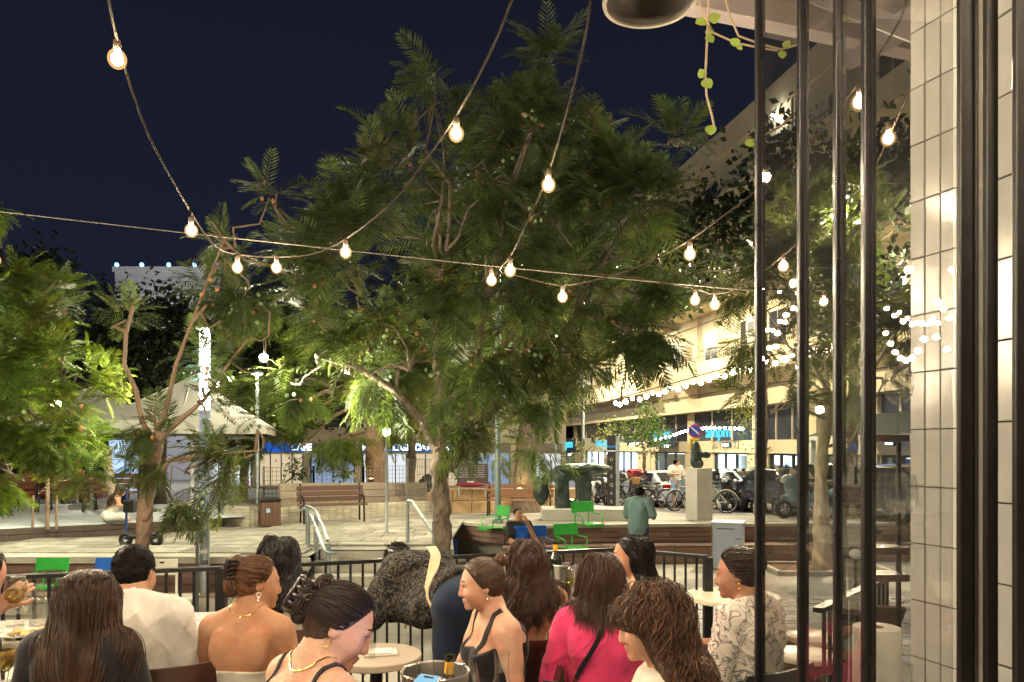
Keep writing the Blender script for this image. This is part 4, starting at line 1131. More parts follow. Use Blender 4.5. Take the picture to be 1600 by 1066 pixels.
def tree(name, label, base, tpts, tr, blobs, Y0, dens, mat, bmat, seed, size=(.42, .70), per=(6, 10), kind='frond', group=None, twigs=.3, pods=0, droop=.25, cat='tree', fres=.017, limbs=None, depth=.75, shell=.55):
    r = np.random.default_rng(seed); root = thing(name, label, cat, base, 0, group)
    inv = np.array(base)
    C, G = blob_points(blobs, Y0, dens, r, depth, shell)
    f = Field()
    limb(f, tpts, tr[0], tr[1], .05)
    f.rc(tpts[0] - np.array((0, 0, .1)), tpts[0] + np.array((0, 0, .25)), tr[0] * 1.45, tr[0], k=.1)
    top = np.array(tpts[-1]); mb = MB(); ends = []; forks = [top] + [np.array(p) for ex in (limbs or []) for p in ex[0][2:]]
    for bl in blobs:
        c = np.array(at(bl[0], bl[1] + bl[3] * .35, Y0 + (bl[4] if len(bl) > 4 else 0))); src = min(forks, key=lambda q: ((q - c) ** 2).sum() + (0 if limbs else 1)); P = wander(src, c, 5, .10, r, .15)
        rr = tr[1] * (.30 if limbs else .38); mb.tube([tuple(p) for p in P], [rr * (1 - .14 * i) for i in range(6)], 7); ends.append(c)
    for extra in limbs or []: mb.tube([tuple(p) for p in extra[0]], list(np.linspace(extra[1], extra[2], len(extra[0]))), 8)
    E = np.array(ends); pick = r.choice(len(C), int(len(C) * twigs), replace=False)
    for i in pick:
        e = E[np.argmin(((E - C[i]) ** 2).sum(1))]; P = wander(e, C[i], 3, .06, r, .08); mb.tube([tuple(p) for p in P], [tr[1] * .22, tr[1] * .16, tr[1] * .10, tr[1] * .05], 5, False)
    w1, w2 = wrinkle(.012, 14, seed), wrinkle(.006, 60, seed + 1); tme = f.mesh('trunk', fres, None, lambda P: w1(P) + w2(P * np.array((1, 1, .35))))
    tv = np.empty(len(tme.vertices) * 3, np.float32); tme.vertices.foreach_get('co', tv); tv = tv.reshape(-1, 3) - inv; tme.vertices.foreach_set('co', tv.astype(np.float32).ravel())
    obj_of(tme, 'trunk', bmat, root); mb.build('limbs', bmat, root, True)
    if kind == 'frond': V, Q = rosettes(C, G, r, per, size, droop)
    else:
        n = len(C) * per[0]; k = r.integers(0, len(C), n)
        V, Q = inst(LEAFP, C[k] + r.normal(size=(n, 3)) * size[1] * 1.6, G[k] * .5 + r.normal(size=(n, 3)) + np.array((0, 0, -.3)), r.normal(size=(n, 3)) + np.array((0, 0, .8)), r.uniform(size[0], size[1], n))
    obj_of(fastmesh('crown', V - inv, Q, False), 'crown', mat, root, 'stuff')
    if pods:
        mbp = MB(); mg = MB()
        for i in r.choice(len(C), pods, replace=False):
            c = C[i] + np.array((0, -.12, -.12)); g = r.random() < .45
            for q in range(r.integers(2, 6)): (mg if g else mbp).ball(c + r.normal(size=3) * (.09, .05, .09), (.030 * r.uniform(.7, 1.3), .014, .034), 7, 5)
        mbp.build('seed_pods', podm, root, True, kind='stuff'); mg.build('green_pods', podg, root, True, kind='stuff')
    return root

YM = 11.5
b0 = at(697, 0, YM); b0.z = LOW
P_ = lambda px, py, Y=YM: np.array(at(px, py, Y))
tp_ = [np.array((b0.x, YM, LOW)), P_(693, 870), P_(690, 800), P_(687, 735), P_(688, 705)]
main_blobs = [(690, 290, 140, 100, .3), (565, 420, 85, 120, .2), (760, 430, 170, 130, -.5), (925, 390, 130, 140), (1005, 330, 60, 75), (860, 225, 50, 60, .4), (677, 150, 24, 42, .2), (680, 112, 8, 14, .2), (853, 122, 20, 34, .3), (857, 88, 7, 14, .3), (1035, 250, 35, 30, .3), (640, 555, 140, 70, -.2), (815, 550, 135, 65, .2),
              (985, 505, 85, 48), (540, 560, 60, 65, .4), (1030, 430, 50, 55), (770, 250, 110, 90), (600, 330, 70, 60, .4), (855, 300, 120, 90, .5), (836, 690, 8, 14, .6), (880, 615, 50, 24, .4), (700, 640, 70, 30, -.3), (470, 585, 45, 45, .8), (935, 260, 55, 60, .6), (520, 500, 70, 60, .5)]
ml = [([P_(690, 720), P_(660, 660), P_(615, 610), P_(560, 575), P_(500, 560)], .085, .025), ([P_(688, 715), P_(690, 640), P_(680, 560), P_(690, 440)], .10, .03), ([P_(700, 735), P_(735, 680), P_(790, 620), P_(850, 570), P_(900, 490)], .10, .03),
      ([P_(690, 640), P_(740, 585), P_(800, 545), P_(860, 500)], .05, .02), ([P_(700, 735), P_(714, 700), P_(735, 660), P_(745, 560), P_(760, 460)], .075, .03), ([P_(700, 560), P_(720, 530), P_(775, 515), P_(815, 500)], .03, .012)]
tree('feathery_tree', 'big feathery-leaved tree with a forked rough trunk, in the middle of the square', tuple(tp_[0]), tp_, (.135, .115), main_blobs, YM, 12, leaf_main, bark, 21, pods=90, limbs=ml, size=(.32, .78), per=(6, 9), twigs=.22)
# young tree left: bent bare stems, sparse hanging fronds
YL = 11.0; PL = lambda px, py, Y=YL: np.array(at(px, py, Y))
bl0 = at(218, 0, YL); tl = [np.array((bl0.x, YL, LOW)), PL(216, 900), PL(222, 850), PL(232, 760), PL(243, 690), PL(250, 680)]
ll = [([PL(243, 690), PL(222, 660), PL(212, 610), PL(194, 570), PL(197, 520), PL(208, 478)], .042, .026), ([PL(243, 690), PL(262, 630), PL(275, 570), PL(300, 505), PL(328, 430), PL(345, 390)], .040, .016),
      ([PL(245, 690), PL(290, 650), PL(320, 625), PL(350, 580)], .045, .018), ([PL(235, 760), PL(265, 720), PL(330, 712), PL(400, 705)], .045, .014)]
left_blobs = [(430, 318, 24, 28), (385, 420, 40, 55), (345, 480, 40, 60), (420, 500, 60, 70, .3), (230, 640, 45, 40), (300, 700, 70, 50), (395, 690, 60, 60, -.2), (265, 770, 24, 22), (460, 420, 55, 70, .5), (340, 590, 60, 55, .2), (322, 640, 26, 26, -.2), (330, 715, 30, 30, -.2), (350, 370, 18, 25, .2), (335, 765, 26, 30), (185, 500, 22, 22)]
tree('young_tree', 'young tree with a leaning tan stem and bare upright branches, left of the light column', tuple(tl[0]), tl, (.105, .085), left_blobs, YL, 11, leaf_main, bark_warm, 33, limbs=ll, size=(.38, .60), per=(5, 8), twigs=.2, pods=14, droop=.5)
# fresh green tree entering at the left edge
YE2 = 11.8; be = at(-150, 0, YE2); PE = lambda px, py, Y=YE2: np.array(at(px, py, Y))
te = [np.array((be.x, YE2, LOW)), PE(-150, 850), PE(-120, 700), PE(-90, 600)]
edge_blobs = [(60, 520, 55, 45), (20, 570, 70, 65), (110, 595, 45, 50, -.3), (60, 640, 65, 50, -.2), (95, 478, 40, 25), (-20, 322, 22, 15), (5, 445, 40, 30), (110, 690, 35, 55), (15, 730, 45, 30, .2), (135, 650, 22, 30, -.3), (-70, 540, 60, 120), (138, 750, 8, 30)]
tree('bright_tree', 'bright fresh-green tree reaching in from the left edge, lit by the light column', tuple(te[0]), te, (.15, .11), edge_blobs, YE2, 24, leaf_left, bark_dark, 41, size=(.36, .60), per=(6, 9), pods=22, droop=.45)
# slender tree on the right, behind the glass
YR = 16.0; PR = lambda px, py, Y=YR: np.array(at(px, py, Y))
br0 = at(1285, 0, YR); tr_ = [np.array((br0.x, YR, LOW)), PR(1283, 800), PR(1283, 720), PR(1290, 660), PR(1297, 620)]
right_blobs = [(1230, 430, 65, 55), (1180, 510, 45, 45, .4), (1330, 470, 75, 90), (1390, 420, 60, 110), (1260, 350, 60, 60, .5), (1190, 600, 38, 25), (1205, 640, 30, 20), (1340, 590, 60, 40), (1420, 560, 60, 60), (1150, 440, 40, 40, .3), (1330, 350, 60, 70), (1230, 560, 40, 40, .2)]
tree('slender_tree', 'slender tree with a smooth pale trunk standing in the earth pit, seen through the glass', tuple(tr_[0]), tr_, (.155, .11), right_blobs, YR, 7, leaf_right, bark_pale, 51, size=(.5, .85), per=(5, 8), twigs=.3, limbs=[([PR(1290, 660), PR(1350, 600), PR(1400, 520)], .07, .03), ([PR(1285, 700), PR(1330, 690), PR(1380, 600)], .04, .02)])
# tree in the brick planter (trunk lit from below) and others behind
YT = 22.0; PT_ = lambda px, py, Y=YT: np.array(at(px, py, Y))
bt = at(590, 0, YT); t0 = np.array((bt.x, YT, .3))
tree('planter_tree', 'thick-trunked tree growing behind the wire fence, its trunk lit orange from below', tuple(t0), [t0, PT_(588, 740), PT_(585, 690), PT_(592, 640), PT_(600, 600)], (.30, .24), [(560, 580, 130, 70), (480, 630, 90, 60), (660, 630, 80, 50), (420, 580, 70, 60), (550, 672, 130, 30), (380, 650, 60, 50), (470, 690, 60, 22)], YT, 5.0, leaf_left, bark_warm, 61, size=(.5, .9), per=(5, 8))
YB = 23.5; bt2 = at(818, 0, YB); t2 = np.array((bt2.x, YB, -.2)); PB = lambda px, py: np.array(at(px, py, YB))
tree('ledge_tree', 'thick grey-trunked tree rising beyond the sandstone ledge', tuple(t2), [t2, PB(820, 740), PB(822, 690), PB(832, 620)], (.34, .26), [(790, 600, 90, 50), (870, 560, 80, 60), (760, 680, 40, 40), (740, 560, 80, 60)], YB, 2.6, leaf_main, bark, 62, size=(.6, 1.0), per=(5, 8))
# dark round-crowned trees far left, and dark trees between the big crown and the shops
def leafy(label, px, Yt, blobs, mat, seed, per=64, size=(.16, .32), tr=(.2, .14), dens=5, py0=640, name='dark_tree', group='dark trees behind the parasols', bm=bark_dark):
    b = at(px, 0, Yt); t = np.array((b.x, Yt, street_z(Yt)))
    return tree(name, label, tuple(t), [t, np.array(at(px + 4, (py0 + 740) / 2, Yt)), np.array(at(px + 1, py0, Yt))], tr, blobs, Yt, dens, mat, bm, seed, size=size, per=(per, per), kind='leaf', group=group, twigs=.1, fres=.04)
leafy('dark broad-crowned tree below the white apartment block', 250, 30, [(230, 530, 80, 62), (270, 560, 90, 70), (190, 590, 70, 70), (310, 510, 50, 40)], leaf_dark, 71)
leafy('dark tree at left behind the bright green fronds', 110, 32, [(110, 520, 90, 80), (60, 470, 70, 50), (150, 600, 80, 60)], leaf_dark, 72)
leafy('dark tree standing low at the far left beyond the parasols', 30, 31, [(30, 640, 90, 50), (70, 690, 90, 40), (-40, 680, 70, 60), (150, 670, 50, 30)], leaf_dark, 79)
leafy('dark tree between the white apartment block and the big crown', 380, 33, [(360, 560, 70, 100), (430, 520, 70, 90), (330, 640, 60, 40)], leaf_dark, 73)
leafy('dark tree filling the gap behind the middle of the big crown', 640, 30, [(640, 500, 120, 110), (740, 560, 80, 70), (560, 600, 80, 50)], leaf_dark, 74)
leafy('dark tree in front of the upper balconies, right of the big crown', 1189, 24, [(1095, 345, 60, 45), (1150, 395, 55, 60), (1060, 410, 55, 55), (1215, 360, 50, 50)], leaf_dark, 75, tr=(.16, .12), py0=420, group='trees in front of the shop building')
leafy('sparse dark tree behind the glass in front of the cream building', 1330, 20, [(1300, 340, 70, 80), (1240, 280, 50, 60), (1400, 320, 70, 110), (1330, 440, 70, 60), (1400, 470, 60, 60)], leaf_dark, 76, per=60, tr=(.15, .1), py0=420, group='trees in front of the shop building')
# street tree with a clipped round crown, and two thin saplings
leafy('small street tree with a rounded dark green crown in front of the shops', 1003, 31, [(1000, 668, 40, 22), (1025, 682, 25, 14), (975, 664, 24, 16), (1010, 650, 26, 14)], leaf_street, 81, per=60, size=(.10, .17), tr=(.075, .05), dens=7, py0=690, name='street_tree', group='street trees')
leafy('thin yellowish sapling beside the information column', 925, 29, [(925, 695, 22, 16), (918, 715, 16, 14), (935, 680, 12, 10)], leaf_light, 82, per=22, size=(.07, .13), tr=(.035, .025), dens=6, py0=712, name='sapling', group='street trees', bm=bark_warm)
leafy('thin pale sapling in front of the right-hand shop window', 1180, 22, [(1178, 668, 18, 20), (1165, 650, 20, 14), (1176, 700, 14, 16), (1150, 660, 14, 12)], leaf_light, 83, per=20, size=(.06, .12), tr=(.035, .025), dens=8, py0=690, name='sapling', group='street trees', bm=bark_pale)
# shrubs under the trees, lit green
def shrub(label, px, py, Yt, rx, ry, mat, seed):
    r = np.random.default_rng(seed); c = np.array(at(px, py, Yt)); root = thing('shrub', label, 'shrub', tuple(c - np.array((0, 0, ry / F * Yt))), 0, 'shrubs under the trees')
    C, G = blob_points([(px, py, rx, ry)], Yt, 12, r); n = len(C) * 22; k = r.integers(0, len(C), n)
    V, Q = inst(LEAFP, C[k] + r.normal(size=(n, 3)) * .12, G[k] * .5 + r.normal(size=(n, 3)), r.normal(size=(n, 3)) + np.array((0, 0, .8)), r.uniform(.07, .15, n))
    obj_of(fastmesh('foliage', V - np.array(root.location), Q, False), 'foliage', mat, root, 'stuff')
    m = MB()
    for i in range(6): m.tube([tuple(root.location), tuple(C[r.integers(0, len(C))])], [.015, .005], 5)
    m.build('stem', bark_dark, root)
for i, a in enumerate([('low dark shrub in the planter left of the wire fence', 440, 735, 19.5, 34, 24, leaf_dark), ('pale green shrub in the planter behind the bench', 530, 725, 20.5, 40, 20, leaf_left), ('yellow-green shrub in the earth right of the gate', 755, 700, 24, 30, 22, leaf_light),
                       ('green shrub beyond the left benches', 60, 760, 19.5, 55, 22, leaf_left), ('green shrub left of the brick planter', 330, 755, 19.5, 22, 18, leaf_street)]): shrub(*a, 90 + i)
# dry leaves blown over the paving
r = np.random.default_rng(77); n = 700; O = np.stack([r.uniform(-9, 8, n), r.uniform(12.7, 18.2, n), np.full(n, UP + .022)], 1); lowr = r.random(n) < .45
O[lowr] = np.stack([r.uniform(-3, 7, lowr.sum()), r.uniform(6.5, 16.0, lowr.sum()), np.full(lowr.sum(), LOW + .035)], 1); O = O[(O[:, 2] < -.5) | (O[:, 0] < -1.3) | (O[:, 1] > 18.1)]
V, Q = inst(LEAFP, O, np.stack([r.normal(size=len(O)), r.normal(size=len(O)), r.normal(size=len(O)) * .1], 1), np.array((0, 0, 1.0)) + r.normal(size=(len(O), 3)) * .2, r.uniform(.04, .09, len(O)))
obj_of(fastmesh('fallen_leaves', V, Q, False), 'fallen_leaves', M('dry_leaf', (.20, .13, .05), .8, 0, .3, 5, island=.4), None, 'stuff')
# climbing plant hanging from the canopy edge
vine_leaf = LEAF('vine_leaf', (.26, .34, .09), .35, .25); vine_stem = M('vine_stem', (.33, .24, .15), .7, 0, .2, 20)
def heart():
    V = [(0, 0, 0)]; n = 14
    for i in range(n + 1):
        t = -1 + 2 * i / n; a = abs(t); w = .55 * (math.sin(math.pi * (1 - a) ** .8)) ** .8 if a < 1 else 0
        V.append((max(0, 1 - a) * 1.05 - .12 * (1 - abs(2 * a - 1)) * (a > .5), math.copysign(w, t), -.10 * (1 - a)))
    F_ = [(0, i + 1, i + 2) for i in range(n)]
    return V, F_
HV, HF = heart()
def vine(label, pts, leaves, seed, Yv):
    r = random.Random(seed); P = [at(x, y, Yv + d) for x, y, d in pts]; root = thing('hanging_vine', label, 'vine', tuple(P[0]), 0, 'vines hanging from the canopy')
    m = MB(); m.tube(P, .0042, 6); m.build('stem', vine_stem, root, True)
    for x, y, a, s_ in leaves:
        c = at(x, y, Yv); d = Vector((math.cos(R(a)), -.25, math.sin(R(a)))).normalized(); n = Vector((r.uniform(-.3, .3), -1, .35)); s2 = n.cross(d).normalized(); n = d.cross(s2)
        Mx = Matrix((d, s2, n)).transposed(); L = MB(); L.add([Mx @ (Vector(v) * s_) + c for v in HV], HF)
        o = L.build('leaf', vine_leaf, root, False); so = o.modifiers.new('thick', 'SOLIDIFY'); so.thickness = .0012
vine('long straight vine hanging furthest down from the canopy, with paired heart leaves', [(1107, -18, 0), (1107, 20, 0), (1105, 60, 0), (1102, 120, 0), (1104, 150, 0), (1112, 180, .02), (1116, 200, .02)], [(1103, 32, 200, .042), (1108, 32, 20, .044), (1106, 55, -60, .036), (1100, 122, 120, .034), (1100, 124, -55, .044), (1111, 196, -95, .040)], 1, 2.9)
vine('vine curving from the canopy behind the first steel upright, with small leaves', [(1085, -18, 0), (1100, 25, 0), (1115, 52, 0), (1150, 68, 0), (1180, 74, 0), (1215, 80, 0)], [(1146, 62, -70, .034), (1160, 74, 190, .024), (1104, 46, -40, .030)], 2, 2.95)
vine('short vine meeting the bent one near the steel uprights', [(1130, -12, 0), (1142, 30, 0), (1154, 57, 0), (1190, 70, 0), (1220, 78, 0), (1248, 70, 0)], [(1150, 60, 250, .034), (1222, 80, -90, .030), (1226, 76, 60, .03)], 3, 2.85)
vine('thin vine tip sticking out beside the second upright', [(1190, 215, 0), (1205, 206, 0), (1220, 198, 0), (1236, 182, 0)], [(1178, 222, 200, .034)], 4, 2.7)
# ------------------------------------------------------------------ the diners and passers-by
def wl(X, Y, yaw, p, tall=1.0, z0=0.0):
    c, s = math.cos(R(yaw)), math.sin(R(yaw)); dx, dy = (p[0] - X) / tall, (p[1] - Y) / tall
    return (c * dx + s * dy, -s * dx + c * dy, (p[2] - z0) / tall)
hair_brown = HAIRM('hair_brown', (.058, .030, .018), (.125, .066, .037))
hair_dark = HAIRM('hair_dark', (.022, .012, .009), (.055, .030, .020))
hair_black = HAIRM('hair_black', (.010, .007, .007), (.022, .016, .014), .33)
hair_auburn = HAIRM('hair_auburn', (.105, .047, .022), (.25, .125, .06))
hair_chest = HAIRM('hair_chestnut', (.056, .027, .018), (.105, .052, .033))
hair_curly = HAIRM('hair_curly', (.066, .031, .017), (.19, .092, .045), .48)
hair_short = HAIRM('hair_short', (.0065, .0045, .004), (.014, .010, .008), .6, .12)
c_black = CLOTH('black_cloth', (.012, .011, .014)); c_white = CLOTH('white_cotton', (.66, .63, .58)); c_pink = CLOTH('pink_cotton', (.74, .055, .17), var=.08)
c_navy = CLOTH('navy_cloth', (.012, .022, .05)); c_cream = CLOTH('cream_cloth', (.60, .55, .47)); c_teal = CLOTH('teal_cotton', (.15, .24, .235)); c_denim = CLOTH('light_denim', (.26, .40, .55))
c_grey = CLOTH('grey_cloth', (.14, .15, .17)); c_blue = CLOTH('bright_blue', (.02, .13, .62)); c_strap = CLOTH('canvas_strap', (.46, .38, .25)); c_olive = CLOTH('dark_shorts', (.05, .05, .075))
blouse = SCRIBBLE('printed_blouse', (.62, .56, .50), (.20, .185, .18), 15, .51, .555)
swirl = SCRIBBLE('dark_print', (.012, .011, .013), (.095, .085, .066), 36, .53, .60)
clip_m = M('hair_clip_plastic', (.02, .014, .014), .25, 0, .2, 40)

def claw(fg, center, size, mat=clip_m, tilt=0):
    """claw clip: a spine and two rows of curved teeth, on the hair (head-local)"""
    m = MB(); w, h, d = size; cx, cy, cz = center
    for s_ in (-1, 1):
        m.tube([fg.H((cx + s_ * .010, cy - d * .4, cz + h * t)) for t in (-.5, -.25, 0, .25, .5)], [.006, .009, .010, .009, .006], 8)
        for q in range(5):
            zz = cz + h * (-.42 + .21 * q)
            m.tube([fg.H((cx + s_ * .010, cy - d * .4, zz)), fg.H((cx + s_ * w * .45, cy - d * .25, zz)), fg.H((cx + s_ * w * .55, cy + d * .2, zz + .004)), fg.H((cx + s_ * w * .40, cy + d * .5, zz))], [.006, .0055, .005, .003], 6)
    m.build('hair_clip', mat, fg.root, True, world=False)
def earring(fg, side, pearls=2, m_=pearl):
    m = MB()
    m.tube([fg.H((side * .084, -.006 + .010 * math.cos(a), -.052 + .010 * math.sin(a))) for a in np.linspace(0, 6.28, 10)], .0016, 5)
    for i in range(pearls): m.ball(fg.H((side * .085, -.006, -.066 - i * .013)), .0055, 8, 6)
    m.build('earring', m_, fg.root, True, world=False)
def chain(fg, pts, mat=gold, r=.002):
    body = fg.f.sub_groups(('torso', 'neck')); P = np.array([fg.U(p) for p in pts]); t = np.linspace(0, len(P) - 1, 60)
    Q = np.stack([np.interp(t, np.arange(len(P)), P[:, i]) for i in range(3)], -1); Q = body.snap(Q, .003)
    m = MB(); m.tube([tuple(q) for q in Q], r, 6); return m.build('necklace', mat, fg.root, True, world=False)

# ------------------------------------------------------------------ terrace: railing, tables, chairs
def railing(label, a, b, top=.95, bot=.10, gap=.074, ends=(True, True)):
    a, b = Vector((*a, 0)), Vector((*b, 0)); t = thing('railing', label, 'railing', tuple((a + b) / 2), 0, 'black railings round the terrace')
    MB().beam(a + Vector((0, 0, top)), b + Vector((0, 0, top)), .045, .022).build('top_rail', black_metal, t)
    MB().beam(a + Vector((0, 0, bot)), b + Vector((0, 0, bot)), .035, .018).build('bottom_rail', black_metal, t)
    for k, p in enumerate((a, b)):
        if ends[k]: MB().box(p + Vector((0, 0, (top + .02) / 2)), (.055, .055, top - .02)).build('post', black_metal, t)
    n = int((b - a).length / gap); bm0 = MB().box((0, 0, 0), (.014, .014, top - bot - .03)).mesh('baluster')
    for i in range(1, n):
        p = a.lerp(b, i / n); o = obj_of(bm0, 'baluster', black_metal, t); w = wmat(t).inverted() @ Vector((p.x, p.y, (top + bot) / 2)); o.location = w
    return t
R0, R1, R2, R3 = (gx(-20, 4.18), 4.18), (gx(346, 4.52), 4.52), (gx(958, 5.36), 5.36), (gx(1106, 4.98), 4.98)
railing('black bar railing at left, between the terrazzo counter and the wooden tier', R0, R1)
railing('long black bar railing across the middle, in front of the steps and plaza', (R1[0] + .07, R1[1] + .015), R2, ends=(False, False))
railing('short black railing return on the right, ending in a thick square post', R2, R3)
railing('black railing beyond the stools, running away behind the glass', (gx(1278, 3.35), 3.35), (gx(1392, 4.25), 4.25), ends=(False, False))
# counters along the railing
def counter(label, a, b, depth, z=.75):
    a, b = Vector((*a, 0)), Vector((*b, 0)); d = (b - a).normalized(); n = Vector((d.y, -d.x, 0)); t = thing('counter_table', label, 'table', tuple((a + b) / 2), 0, 'terrazzo counters along the railing')
    c = n * depth / 2; e = Vector((0, 0, z - .014))
    MB().beam(a + c + e, b + c + e, depth, .028).build('table_top', terrazzo_m, t, bevel=.003)
    fr = MB()
    for o in (0.012, depth - .012): fr.beam(a + n * o + Vector((0, 0, z - .05)), b + n * o + Vector((0, 0, z - .05)), .03, .038)
    fr.build('frame', black_metal, t)
    for q in (a + d * .15, b - d * .15, (a + b) / 2):
        for o in (.06, depth - .06): MB().box(q + n * o + Vector((0, 0, (z - .07) / 2)), (.032, .032, z - .075)).build('leg', black_metal, t)
    return t
counter('grey terrazzo counter with black edging along the left railing, set with plates', (gx(-60, 4.0), 4.0), (gx(432, 4.33), 4.33), .52)
counter('grey terrazzo counter along the railing behind the wavy-haired and pink-topped diners', (gx(760, 4.78), 4.78), (gx(1010, 5.08), 5.08), .46)
def round_table(label, x, y, z, dia, top, group=None):
    t = thing('round_table', label, 'table', (x, y, 0), 0, group)
    MB().lathe([(.001, z - .03), (dia / 2 - .004, z - .03), (dia / 2, z - .026), (dia / 2, z - .004), (dia / 2 - .004, z), (.001, z)], n=48).build('table_top', top, t, True, world=False, auto=30)
    MB().cyl((0, 0, .02), .028, z - .05, 14).build('column', black_metal, t, True, world=False); f = MB()
    for a in (45, 135, 225, 315): f.beam((0, 0, .03), (.26 * math.cos(R(a)), .26 * math.sin(R(a)), .015), .045, .022)
    f.build('foot', black_metal, t, world=False); return t
cream_top = M('cream_laminate', (.62, .56, .44), .32, 0, .06, 3); beige_top = M('beige_laminate', (.40, .34, .27), .4, 0, .08, 3)
round_table('round cream table beside the thick railing post, behind the printed blouse', gx(1145, 4.85), 4.85, .73, .58, cream_top, 'round bistro tables')
round_table('round beige table with a napkin and small glass, behind the woman at her phone', gx(588, 3.42), 3.42, .74, .40, beige_top, 'round bistro tables')
round_table('round dark table at the front holding the ice bucket, bottle and carafe', gx(728, 2.33), 2.33, .745, .74, M('dark_top', (.03, .022, .02), .35, 0, .2, 5), 'round bistro tables')
round_table('round dark table at the lower left corner holding a wine glass and a plate', gx(0, 2.75), 2.75, .75, .62, M('dark_top', (.03, .022, .02), .35), 'round bistro tables')
# bent-plywood chairs
def ply_chair(label, x, y, yaw, mat, backh=.86, w=.42, group='chairs of the terrace'):
    t = thing('cafe_chair', label, 'chair', (x, y, 0), R(yaw), group)
    def shell(pts, wd, th=.012, curve=.035):
        V = []; Fs = []; n = 9; k = len(pts)
        for side in (0, 1):
            for i, (yy, zz, s_) in enumerate(pts):
                for j in range(n):
                    u = -1 + 2 * j / (n - 1); V.append((u * wd / 2 * s_, yy - side * th + curve * u * u, zz))
        o = k * n
        for i in range(k - 1):
            for j in range(n - 1):
                a = i * n + j; Fs.append((a, a + 1, a + n + 1, a + n)); Fs.append((o + a, o + a + n, o + a + n + 1, o + a + 1))
        for i in range(k - 1):
            for a in (i * n, i * n + n - 1): Fs.append((a, a + n, o + a + n, o + a))
        for j in range(n - 1):
            for a in (j, (k - 1) * n + j): Fs.append((a, a + 1, o + a + 1, o + a))
        return MB().add(V, Fs)
    bk = [(-.19, .50, .86), (-.215, .60, .95), (-.24, .70, 1.0), (-.26, .78, 1.0), (-.275, backh - .03, .98), (-.28, backh, .90)]
    shell(bk, w).build('backrest', mat, t, True, world=False, auto=35)
    sm = MB(); sm.prism([(-.19, -.19), (.19, -.19), (.21, .16), (.18, .21), (-.18, .21), (-.21, .16)], .435, .450); sm.build('seat', mat, t, world=False, bevel=.005)
    for sx in (-1, 1):
        MB().tube([(sx * .17, -.16, .435), (sx * .20, -.24, 0)], .011, 8).build('leg', black_metal, t, True, world=False)
        MB().tube([(sx * .17, .16, .435), (sx * .20, .22, 0)], .011, 8).build('leg', black_metal, t, True, world=False)
        MB().tube([(sx * .14, -.15, .44), (sx * .14, -.215, .52), (sx * .14, -.262, .72)], .009, 8).build('back_support', black_metal, t, True, world=False)
    return t
blk = M('black_plastic', (.010, .010, .011), .5, 0, .15, 10, .1, 200)
ply_chair('dark wooden chair under the man in the white t-shirt', gx(252, 3.04), 3.04, 20, dark_wood)
ply_chair('dark wooden chair behind the wavy-haired diner with thin straps', gx(822, 3.59), 3.59, 6, dark_wood, .83)
ply_chair('black chair under the diner in the pink top', gx(936, 3.00), 3.07, -4, blk, .80, .46)
ply_chair('black chair under the diner in the printed blouse', gx(1142, 3.2), 3.2, 32, blk, .80)
ply_chair('dark wooden chair under the diner with very long brown hair', gx(150, 2.62), 2.62, 8, dark_wood, .80)
ply_chair('dark chair under the bare-backed diner with the claw clip', gx(392, 3.07), 3.07, -6, dark_wood, .74)
ply_chair('dark chair under the woman looking at her phone', gx(490, 2.42), 2.42, -42, dark_wood, .70)
ply_chair('dark chair under the diner in the black tank top', gx(765, 3.15), 3.15, 112, dark_wood, .60)
ply_chair('dark chair under the curly-haired diner', gx(1045, 2.37), 2.37, 78, dark_wood, .70)
ply_chair('dark chair under the black-haired diner facing left', gx(1000, 3.95), 3.95, 72, dark_wood, .70)
ply_chair('dark chair under the diner with wavy black hair', gx(436, 3.95), 3.95, -4, dark_wood, .70)
# stools
for i, (px, Y, z, d, lb) in enumerate(((1258, 4.5, .46, .36, 'nearer dark round stool with a cream seat, between the first two uprights'), (1272, 4.95, .45, .35, 'farther dark round stool with a cream seat, partly hidden by the nearer one'))):
    t = thing('stool', lb, 'stool', (gx(px, Y), Y, 0), .4, 'cream-topped stools')
    MB().lathe([(.001, z - .035), (d / 2 - .01, z - .035), (d / 2, z - .028), (d / 2, z - .006), (d / 2 - .008, z), (d / 2 - .02, z - .004), (.001, z - .010)], n=40).build('seat', cream_top, t, True, world=False, auto=30)
    MB().lathe([(d / 2 - .012, z - .095), (d / 2 - .004, z - .092), (d / 2 - .004, z - .037), (d / 2 - .012, z - .037), (d / 2 - .012, z - .095)], n=40, cap=False).build('apron', dark_wood, t, True, world=False, auto=30)
    for a in range(4):
        c, s_ = math.cos(a * 1.5708 + .6), math.sin(a * 1.5708 + .6)
        MB().beam((c * (d / 2 - .045), s_ * (d / 2 - .045), z - .05), (c * (d / 2 - .01), s_ * (d / 2 - .01), 0), .05, .035).build('leg', dark_wood, t, world=False)
# ------------------------------------------------------------------ things on the tables
wine = GLASS('white_wine', (.86, .82, .50), .02, 1.33); water = GLASS('water', (.93, .95, .95), .02, 1.33)
def wine_glass(label, pos, s=1.0, fill=0, group='wine glasses'):
    t = thing('wine_glass', label, 'wine glass', tuple(pos), 0, group, s)
    MB().lathe([(.001, .002), (.034, .0015), (.035, .003), (.012, .006), (.0045, .014), (.004, .085), (.006, .093)], n=28).build('stem', wineglass, t, True, world=False)
    MB().lathe([(.006, .093), (.022, .100), (.038, .120), (.043, .145), (.040, .180), (.034, .215), (.0335, .216), (.033, .215), (.039, .180), (.0418, .145), (.0368, .121), (.021, .102), (.001, .096)], n=32).build('bowl', wineglass, t, True, world=False)
    if fill: MB().lathe([(.001, .0975), (.020, .103), (.0362, .122), (.0395, .122 + .04 * fill), (.001, .122 + .04 * fill)], n=28).build('wine', wine, t, True, world=False)
    return t
